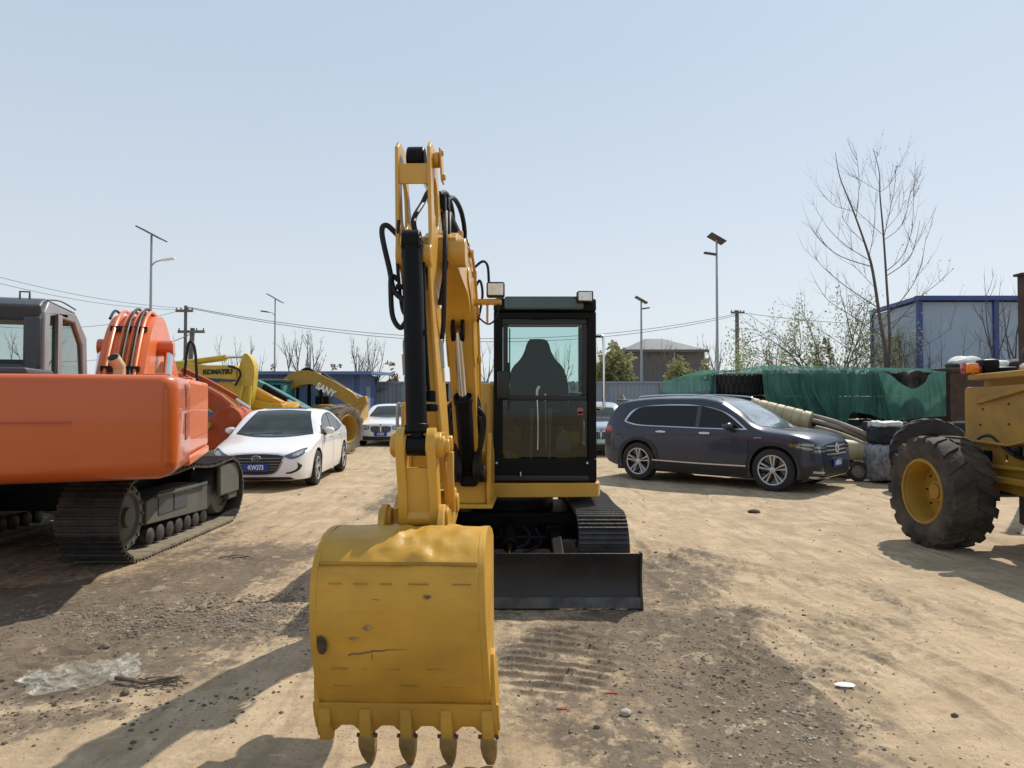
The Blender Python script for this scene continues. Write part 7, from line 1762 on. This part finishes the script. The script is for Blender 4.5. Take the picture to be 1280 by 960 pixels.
# ------------------------------------------------------------------ loader at the right edge
def make_loader():
    T = thing('wheel_loader', 'old yellow wheeled machine cut by the right edge, big dusty tyre in front', 'loader', (5.6, 7.6, 0))
    def O(name, b, m, par=T, **k): return obj(name, b, m, par, world=True, **k)
    L0 = Vector((5.6, 7.6, 0))
    wheel_tyre(T, Vector((4.72, 7.85, .595)) - L0, .61, .48, (-1, -.05, 0), M['old_rubber'], M['rimyellow'], n=19, seed=2)
    wheel_tyre(T, Vector((7.3, 7.85, .595)) - L0, .61, .46, (1, 0, 0), M['old_rubber'], M['rimyellow'], n=19, seed=3)
    fx = lambda s, z, l: Vector((5.05 + l, s, z))
    YL = M['loader_yellow']
    # side plate (engine side panel) with folded lower corner
    b = MB()
    prof = [(8.02, 1.14), (8.02, 1.70), (7.98, 1.745), (7.55, 1.745), (6.0, 1.80), (6.0, 1.40), (7.25, 1.12)]
    b.prism(prof, fx, .06, .085); sp = O('side_panel', b, YL, bevel=.012)
    b = MB(); b.prism([(7.78, 1.60), (7.45, 1.66), (6.0, 1.98), (6.0, 1.90), (7.4, 1.62), (7.78, 1.55)], fx, .02, .06); b.prism([(8.0, 1.14), (8.0, 1.17), (7.3, 1.15), (6.0, 1.42), (6.0, 1.39), (7.3, 1.12)], fx, .03, .062); O('panel_fold', b, YL, sp, bevel=.008)
    b = MB()
    for y, z in ((7.7, 1.5), (7.3, 1.56), (7.3, 1.35), (7.75, 1.33)): b.cyl(fx(y, z, .05), fx(y, z, .062), .012, n=8)
    O('bolts', b, M['track'], sp)
    # chassis rail with holes
    b = MB(); hl = [circ(7.45, 1.0, .045), circ(7.0, .93, .07)]
    b.prism([(8.6, .72), (8.6, 1.14), (5.2, 1.45), (5.2, .55), (7.2, .62)], fx, .12, .16, holes=hl); ch = O('chassis_rail', b, YL, bevel=.01)
    b = MB(); b.prism([(8.1, .74), (8.1, .80), (5.2, .80), (5.2, .74)], fx, .02, .12); b.prism([(8.0, .86), (8.0, .90), (5.2, .98), (5.2, .94)], fx, .06, .12); O('chassis_flange', b, YL, ch, bevel=.008)
    b = MB(); b.prism([(8.3, .62), (8.3, 1.2), (5.2, 1.3), (5.2, .62)], fx, .6, 1.7); b.cyl((4.9, 7.87, .655), (7.2, 7.87, .655), .13, n=20); O('axle', b, M['black'], bevel=.03)
    b = MB(); b.tube([(4.98 + .15, 7.9, 1.12), (5.12, 7.6, 1.22), (5.13, 7.2, 1.02), (5.14, 6.6, 1.05)], .022, 8, 6); O('hydraulic_hose', b, M['hose'])
    b = MB(); b.box((5.09, 7.62, 1.0), (.05, .12, .12), bev=.01); b.box((5.09, 7.15, 1.08), (.05, .08, .1), bev=.01); O('valve_block', b, M['black'])
    # top beam, deck
    b = MB(); b.prism([(7.95, 1.82), (7.95, 1.88), (5.5, 1.95), (5.5, 1.86)], fx, .05, .17); b.prism([(7.9, 1.72), (7.9, 1.84), (5.2, 1.9), (5.2, 1.7)], fx, .2, 1.6); O('top_beam', b, YL, bevel=.015)
    b = MB(); b.box((5.12, 7.93, 1.955), (.15, .10, .11), bev=.015); am = O('turn_signal', b, M['amber']); b = MB(); b.box((5.045, 7.93, 1.955), (.02, .085, .12), bev=.006); b.box((5.22, 7.95, 1.93), (.10, .10, .10), bev=.01); O('lamp_housing', b, M['redlens'], am)
    b = MB(); b.box((5.33, 7.95, 1.97), (.18, .18, .17), bev=.03); b.box((5.5, 7.95, 1.93), (.22, .2, .08), bev=.02); O('rear_lamp_box', b, M['black'])
    # hood behind (out of frame mostly) and cab
    b = MB(); b.prism([(6.9, 1.72), (6.7, 2.3), (4.6, 2.5), (4.6, 1.7)], fx, .42, 1.4); O('engine_hood', b, YL, bevel=.04)
    b = MB(); b.prism([(7.3, .34), (7.3, .70), (7.0, .72), (6.1, .72), (6.1, .30), (6.9, .26)], fx, .14, .5); O('lower_guard', b, M['rust'], bevel=.03)
    # sack lying on the deck
    b = MB(); b.sphere((5.72, 7.5, 1.94), .30, 3, (1.1, .7, .26))
    for v in b.bm.verts: v.co.z += .03 * noise.noise(v.co * 6)
    tag(obj('beige_sack', b, M['sandsack']), 'beige sack lying on top of the yellow loader frame', 'sack')
    b = MB(); b.sphere((6.35, 8.4, 2.05), .34, 3, (.8, .8, 1.05))
    for v in b.bm.verts: v.co += Vector((1, 1, 1)) * .03 * noise.noise(v.co * 5)
    b.cyl((6.35, 8.4, 1.1), (6.35, 8.4, 1.8), .3, n=24)
    tag(obj('black_bag', b, M['darkfab']), 'black rounded bundle behind the loader at the right edge', 'bundle')

def net_sheet(name, label, rows, m, cols=90, seed=0, fold=.06, fscale=7, group=None, holes=None):
    """hanging cloth: rows = list of (height fraction) polylines given in world points; lofted across columns"""
    b = MB(); P = []
    R_ = [crom([Vector(p) for p in r], 8) for r in rows]
    def samp(pl, t):
        k = t * (len(pl) - 1); i = min(int(k), len(pl) - 2); return pl[i].lerp(pl[i + 1], k - i)
    nr = (len(rows) - 1) * 8
    for j in range(nr + 1):
        row = []; f = j / 8; i0 = min(int(f), len(rows) - 2); u = f - i0
        for i in range(cols + 1):
            t = i / cols; p = samp(R_[i0], t).lerp(samp(R_[i0 + 1], t), u)
            g = j / nr
            w = fold * (.15 + g) * (noise.noise(Vector((t * fscale * 2.2, g * .7, seed))) + .5 * noise.noise(Vector((t * fscale * 6, g * 1.2, seed + 5))))
            p = p + Vector((w * .5, -abs(w) * 2.0, .35 * w * (1 - g))); row.append(p)
        P.append(row)
    b.grid(P)
    o = obj(name, b, m, angle=180); return tag(o, label, 'netting', group)
def make_clutter():
    # netting material: woven green mesh, partly see-through
    m = bpy.data.materials.new('green_dust_net'); m.use_nodes = True; nt = m.node_tree; nt.nodes.clear(); L = nt.links.new
    out = _n(nt, 'ShaderNodeOutputMaterial'); tr = _n(nt, 'ShaderNodeBsdfTransparent'); df = _n(nt, 'ShaderNodeBsdfDiffuse'); tl = _n(nt, 'ShaderNodeBsdfTranslucent')
    tc = _n(nt, 'ShaderNodeTexCoord'); nz = _n(nt, 'ShaderNodeTexNoise'); nz.inputs['Scale'].default_value = 1.1; nz.inputs['Detail'].default_value = 8; L(tc.outputs['Object'], nz.inputs[0])
    cr = _n(nt, 'ShaderNodeMix', data_type='RGBA'); L(nz.outputs[0], cr.inputs[0]); cr.inputs[6].default_value = (.045, .19, .145, 1); cr.inputs[7].default_value = (.14, .28, .235, 1)
    L(cr.outputs[2], df.inputs[0]); L(cr.outputs[2], tl.inputs[0])
    a = _n(nt, 'ShaderNodeMixShader'); a.inputs[0].default_value = .45; L(df.outputs[0], a.inputs[1]); L(tl.outputs[0], a.inputs[2])
    mr = _n(nt, 'ShaderNodeMapRange'); mr.inputs[1].default_value = .35; mr.inputs[2].default_value = .65; mr.inputs[3].default_value = .62; mr.inputs[4].default_value = .9; L(nz.outputs[0], mr.inputs[0])
    c = _n(nt, 'ShaderNodeMixShader'); L(mr.outputs[0], c.inputs[0]); L(tr.outputs[0], c.inputs[1]); L(a.outputs[0], c.inputs[2]); L(c.outputs[0], out.inputs[0])
    NET = m
    W = lambda px, py, Y: tuple(at(px, py, Y))
    # tyre stacks under / beside the netting
    def stack(label, x, y, r, n, hgt, group='stacks of large used tyres', mt='rubber'):
        t = None
        for k in range(n):
            o = thing('tyre', label[k] if isinstance(label, list) else label, 'tyre', (x, y, k * hgt), group=group)
            b = MB(); h = hgt * .49; rt = r * .97
            b.lathe([(r * .5, -h * .8), (r * .6, -h), (r * .85, -h), (rt, -h * .75), (rt, h * .75), (r * .85, h), (r * .6, h), (r * .5, h * .8)], (0, 0, hgt / 2), (0, 0, 1), 44)
            for i in range(34):
                a_ = 2 * PI * i / 34
                for sd in (-1, 1):
                    q = a_ + (0 if sd > 0 else PI / 34)
                    b.box((math.cos(q) * rt, math.sin(q) * rt, hgt / 2 + sd * h * .45), (.06, r * .09, h * .85), rot=Matrix.Rotation(q, 4, 'Z'))
            obj('tread_carcass', b, M[mt], o)
    cx = at(925, 500, 18.8).x
    stack(['lowest giant tyre of the uncovered black stack between the green nets', 'second giant tyre from the ground in the uncovered black stack', 'third giant tyre from the ground in the uncovered black stack', 'topmost giant tyre of the uncovered black stack between the green nets'], cx, 18.9, .72, 4, .575)
    # dark solid pile under left net and right net
    def pile(label, x0, x1, y0, h, m, group):
        rnd = random.Random(int(x0 * 10)); me = None
        for ix in range(max(1, int((x1 - x0) / 1.15))):
            for iz in range(max(1, int(h / .5))):
                if me is None:
                    b = MB(); r = .56; hh = .27
                    b.lathe([(r * .5, -hh), (r * .9, -hh), (r, -hh * .6), (r, hh * .6), (r * .9, hh), (r * .5, hh)], (0, 0, .28), (0, 0, 1), 26)
                    o = obj('tyre', b, m); me = o
                else: o = me.copy(); COL.objects.link(o)
                o.location = (x0 + .58 + ix * 1.15 + rnd.uniform(-.05, .05), y0 + .6 + rnd.uniform(-.1, .1), iz * .565)
                tag(o, label, 'tyre', group)
    xa = at(825, 500, 19.5).x; xb = at(893, 500, 19.5).x
    pile('used tyre piled under the left bright green net', xa + .25, xb + .1, 19.4, 1.75, M['rubber'], 'tyres under the left green net')
    xc = at(962, 500, 17).x; xd = at(1180, 500, 17).x
    pile('used tyre stacked dark behind the long right green net', xc + .1, xd, 17.0, 2.0, M['net_black'], 'tyres behind the long green net')
    # left net
    net_sheet('green_net', 'bright teal dust net draped over the tyre pile left of the black stack',
              [[W(880, 462, 21.0), W(922, 462, 20.6), W(960, 456, 20.3)], [W(832, 476, 19.5), W(850, 472, 19.3), W(880, 468, 19.0), W(893, 467, 18.8)], [W(823, 490, 18.9), W(850, 492, 18.6), W(880, 490, 18.4), W(893, 490, 18.4)], [W(818, 520, 18.5), W(850, 530, 18.2), W(880, 530, 18.1), W(893, 532, 18.1)]], NET, 70, 3, .14)
    net_sheet('green_net', 'fold of teal net lying on top of the black tyre stack',
              [[W(886, 464, 19.6), W(920, 463, 19.6), W(945, 458, 19.4), W(968, 459, 19.0)], [W(905, 467, 18.7), W(925, 467.5, 18.3), W(945, 467, 18.3), W(958, 468, 18.1)]], NET, 40, 8, .05)
    net_sheet('green_net', 'long green dust net hanging in folds over the right tyre pile',
              [[W(950, 457, 18.6), W(1000, 457.5, 18.4), W(1060, 458.5, 18.4), W(1110, 460, 18.4)], [W(950, 463, 16.9), W(1000, 463, 16.6), W(1060, 463.5, 16.6), W(1100, 464, 16.6)], [W(952, 485, 16.7), W(1000, 488, 16.5), W(1060, 489, 16.5), W(1108, 488, 16.5)], [W(956, 520, 16.6), W(985, 514, 16.4), W(1000, 520, 16.4), W(1042, 530, 16.4), W(1048, 534, 16.3), W(1062, 516, 16.4), W(1090, 520, 16.4), W(1118, 530, 16.4)]], NET, 170, 13, .20, 7)
    net_sheet('green_net', 'green net swagged in a curve around the exposed tyre at the pile end',
              [[W(1098, 464, 16.5), W(1112, 468, 16.3), W(1126, 479, 16.2), W(1142, 486, 16.2), W(1156, 478, 16.3), W(1163, 467, 16.4), W(1182, 464, 16.5)], [W(1102, 485, 16.4), W(1115, 502, 16.3), W(1135, 508, 16.2), W(1160, 502, 16.2), W(1182, 485, 16.4)], [W(1112, 528, 16.3), W(1125, 525, 16.2), W(1150, 522, 16.2), W(1183, 520, 16.4)]], NET, 70, 21, .06)
    net_sheet('green_net', 'pale green net edge over the top of the pile by the prefab building',
              [[W(1080, 459.5, 18.2), W(1130, 460, 18.2), W(1186, 462, 18.0)], [W(1090, 464, 16.9), W(1130, 465, 16.8), W(1186, 466, 16.8)]], NET, 50, 25, .04)
    b = MB(); x, y, z = W(1144, 477, 16.75); t = thing('tyre', 'upright tyre peeking out through the gap in the green net', 'tyre', (x, y, 0), group=None)
    b.lathe([(.10, .05), (.20, .10), (.26, .10), (.27, -.1), (.1, -.1)], (0, 0, z), (0, -1, 0), 30); b.cyl((0, -.02, z), (0, -.0, z), .1, n=20); b.cyl((0, 0, 0), (0, 0, z - .2), .05); obj('carcass', b, M['old_rubber'], t)
    # low platform/trailer frame under the net
    b = MB(); x0 = at(985, 500, 16).x; x1 = at(1120, 500, 16).x; b.box(((x0 + x1) / 2, 16.2, .95), (x1 - x0, .5, .08)); b.box(((x0 + x1) / 2, 16.1, .80), (x1 - x0, .08, .18))
    for k in range(4): b.box((x0 + .2 + k * (x1 - x0 - .4) / 3, 16.2, .45), (.1, .3, .9))
    tag(obj('steel_rack', b, M['rust'], bevel=.01), 'low rusty steel rack below the long green net', 'rack')
    # ribbed cream tank
    a = Vector(W(938, 508, 15.6)); c = Vector(W(1014, 527, 14.9)); d = (c - a)
    b = MB(); n = 60; prof = []
    for i in range(n + 1):
        t = i / n; r = .20 * (1 - .10 * (abs(math.sin(t * PI * 7)) < .22)); 
        if i in (0, n): prof.append((0.0, t * d.length))
        prof.append((r * (1 if 0 < i < n else .8), t * d.length))
        if i == n: prof.append((0.0, t * d.length))
    prof = [p for p in prof]; prof = prof[:-2] + [prof[-2], prof[-1]]
    b.lathe(prof, a, d, 24)
    t = tag(obj('ribbed_tank', b, M['cream']), 'long ribbed cream plastic tank resting on scrap behind the dark blue car hood', 'tank')
    # pipes/poles
    G = 'long pale pipes leaning on the scrap heap'
    for (p, q, r, lab) in (((1008, 518, 15.2), (1088, 545, 14.2), .055, 'upper long dusty pipe slanting down from the ribbed tank'), ((1010, 524, 15.0), (1090, 551, 14.3), .05, 'second long dusty pipe, just under the upper one'),
                           ((1020, 534, 14.8), (1086, 558, 14.0), .045, 'lower short pale pipe above the cream drum')):
        b = MB(); b.tube([W(*p), tuple((Vector(W(*p)) + Vector(W(*q))) / 2 + Vector((0, 0, .04))), W(*q)], r, 12, 5); b.cyl(Vector(W(*q)) - Vector((.04, 0, 0)), Vector(W(*q)) + Vector((.05, 0, 0)), r * 1.5, n=14)
        tag(obj('pipe', b, M['woodpale']), lab, 'pipe', G)
    b = MB(); b.lathe([(0, -.62), (.14, -.62), (.19, -.56), (.20, -.3), (.185, -.28), (.20, -.26), (.20, .26), (.185, .28), (.20, .3), (.19, .56), (.14, .62), (0, .62)], W(1072, 563, 14.2), (1, -.2, -.08), 26)
    tag(obj('cream_drum', b, M['cream']), 'cream plastic drum lying on its side near the front bumper of the blue car', 'drum')
    # supports: dark scrap heap under them
    b = MB(); rnd = random.Random(8)
    for k in range(34):
        px = rnd.uniform(960, 1095); Y_ = rnd.uniform(14.6, 15.8); x = at(px, 500, Y_).x; s = rnd.uniform(.15, .45)
        b.box((x, Y_, s * .5 + rnd.uniform(0, .45)), (s * rnd.uniform(.6, 1.8), s, s * rnd.uniform(.3, .9)), rot=Matrix.Rotation(rnd.uniform(-.5, .5), 4, 'X') @ Matrix.Rotation(rnd.uniform(0, 3), 4, 'Z') @ Matrix.Rotation(rnd.uniform(-.4, .4), 4, 'Y'))
    tag(obj('scrap_heap', b, M['rust'], bevel=.01), 'heap of rusty scrap pieces under the pipes and ribbed tank', 'scrap heap', kind='stuff')
    t = thing('small_wheel', 'small rubber wheel on the ground beside the front of the dark blue car', 'wheel', W(1071, 500, 14.0)[:2] + (0,))
    wheel_tyre(t, (0, 0, .20), .20, .13, (-.3, -1, 0), M['old_rubber'], M['steel'], lug=False)
    # plastic-wrapped bundles
    def bundle(label, px0, px1, py0, py1, Y_, m, seed, cat='bundle', name='wrapped_bundle'):
        x0, z1 = at(px0, py0, Y_).x, at(px0, py0, Y_).z; x1, z0 = at(px1, py1, Y_).x, max(0, at(px1, py1, Y_).z)
        b = MB(); b.box(((x0 + x1) / 2, Y_ + .25, (z0 + z1) / 2), (x1 - x0, .5, z1 - z0))
        bmesh.ops.subdivide_edges(b.bm, edges=b.bm.edges[:], cuts=10, use_grid_fill=True)
        c_ = Vector(((x0 + x1) / 2, Y_ + .25, (z0 + z1) / 2))
        for v in b.bm.verts:
            u = v.co - c_; k = max(abs(u.x) / (x1 - x0), abs(u.y) / .5, abs(u.z) / (z1 - z0)) * 2
            e = Vector((u.x / (x1 - x0), u.y / .5, u.z / (z1 - z0))) * 2; l = (abs(e.x) ** 5 + abs(e.y) ** 5 + abs(e.z) ** 5) ** .2
            v.co = c_ + u * (k / l if l > 0 else 1) + Vector((1, 1, 1)) * .035 * noise.noise(v.co * 9 + Vector((seed, 0, 0)))
        return tag(obj(name, b, m, angle=60), label, cat)
    wrap = mat('grey_stretch_wrap', (.23, .24, .25), .25, var=.5, scale=14, bump=.6, bscale=30, coat=.6)
    bundle('grey stretch-wrapped bundle standing on the ground between the blue car and the loader tyre', 1092, 1124, 556, 602, 13.6, wrap, 3)
    bundle('black crate topped by white wrap, stacked on the grey wrapped bundle', 1096, 1128, 533, 556, 13.65, M['darkfab'], 6)
    bundle('crumpled white plastic film on the black crate beside the loader tyre', 1098, 1132, 527, 534, 13.62, M['sack'], 9)
    # big lugged tyre lying behind the loader wheel
    t = thing('tyre', 'big black lugged tyre standing behind the loader wheel with light on its tread', 'tyre', W(1162, 500, 12.5)[:2] + (0,))
    wheel_tyre(t, (0, 0, .64), .64, .36, (-.35, -1, 0), M['rubber'], M['black'], n=20, bolts=0)
    t = thing('tyre', 'smooth dark tyre behind, right of the lugged tyre, under the rusty container', 'tyre', W(1200, 500, 13.2)[:2] + (0,))
    wheel_tyre(t, (0, 0, .60), .60, .34, (-.6, -1, 0), M['rubber'], M['black'], lug=False, bolts=0)
    xx = at(1120, 500, 13.6).x
    for k in range(5):
        b = MB(); b.lathe([(.2, -.10), (.40, -.12), (.44, 0), (.40, .12), (.2, .10)], (0, 0, .12), (0, 0, 1), 26)
        o = obj('tyre', b, M['net_black']); o.location = (xx + .2 + .3 * (k % 2), 14.0 + .1 * k, .23 * k); tag(o, 'small dark tyre stacked behind the grey wrapped bundle', 'tyre', 'small tyres behind the wrapped bundle')
    # rusty container with bags on top
    x0 = at(1186, 500, 15).x; z1 = at(0, 463, 15).z
    x0 = at(1188, 500, 16.9).x; z1 = at(0, 464, 16.9).z
    t = thing('rusty_container', 'dark brown rusty container behind the amber lamp of the loader', 'container', (x0 + 1.6, 17.9, 0))
    b = MB(); ribbed(b, (-1.6, -1), (1.6, -1), .35, z1, .9, .02); ribbed(b, (-1.6, 1), (-1.6, -1), .35, z1, .9, .02); obj('wall', b, M['rust'], t, angle=20)
    b = MB(); b.box((0, 0, z1 + .03), (3.3, 2.1, .1)); b.box((0, 0, .3), (3.3, 2.1, .12)); obj('rim', b, M['rust'], t, bevel=.02)
    for k, (px, w_, h_, lab) in enumerate(((1214, .38, .20, 'white crumpled sack on the container, left one'), (1248, .40, .15, 'flatter white sack on the container, right one'))):
        x = at(px, 500, 17.2).x; b = MB(); b.sphere((x, 17.4, z1 + h_ * .7 + .05), 1, 4, (w_, .4, h_))
        for v in b.bm.verts: v.co += Vector((.6, .6, 1)) * .07 * noise.noise(v.co * 5)
        tag(obj('sack', b, M['sack'], angle=80), lab, 'sack', 'white sacks on the rusty container')
    for k, (px, w_, h_, lab) in enumerate(((1196, .22, .12, 'small black bag on the left end of the container'), (1229, .24, .12, 'black bag between the two white sacks'), (1268, .25, .16, 'black bag at the right end of the container'))):
        x = at(px, 500, 17.2).x; b = MB(); b.sphere((x, 17.2, z1 + h_ * .6 + .06), 1, 3, (w_, .3, h_))
        for v in b.bm.verts: v.co += Vector((.6, .6, 1)) * .05 * noise.noise(v.co * 6)
        tag(obj('black_bag', b, M['darkfab'], angle=80), lab, 'bag', 'black bags on the rusty container')
    # dark tarp heap behind the silver car
    b = MB(); x0 = at(757, 500, 30).x; x1 = at(812, 500, 30).x; P_ = []
    for j in range(7):
        row = []
        for i in range(17):
            t_ = i / 16; u = j / 6; z = at(0, 487, 30).z * max(0, 1 - abs(t_ - .35) / (.35 if t_ < .35 else .65)) * math.sin(PI * (.05 + .9 * u)) ** .5
            row.append((x0 + (x1 - x0) * t_, 29 + 2.5 * u, max(0, z + .12 * noise.noise(Vector((t_ * 6, u * 4, 1))))))
        P_.append(row)
    b.grid(P_); tag(obj('tarp_heap', b, mat('brown_tarp', (.16, .14, .11), .8, var=.3)), 'low brown tarpaulin heap in front of the fence, above the blue car roof', 'tarpaulin')
    # tyre leaning in row behind the sedan: big worn tyre
    v = at(420, 500, 20.8); t = thing('loader_tyre', 'huge mud-caked tyre standing behind the white sedan', 'tyre', (v.x, 21.2, 0))
    wheel_tyre(t, (0, 0, .74), .74, .75, (1, -.45, 0), M['pale_rubber'], M['sany_yellow'], n=16, bolts=6)
setup_world(); setup_mats(); M_EXTRA()
make_ground(); make_gravel(); make_litter()
make_buildings(); make_trees(); make_poles()
main_excavator(); orange_excavator(); bg_machines(); make_cars(); make_loader(); make_clutter(); split_islands()
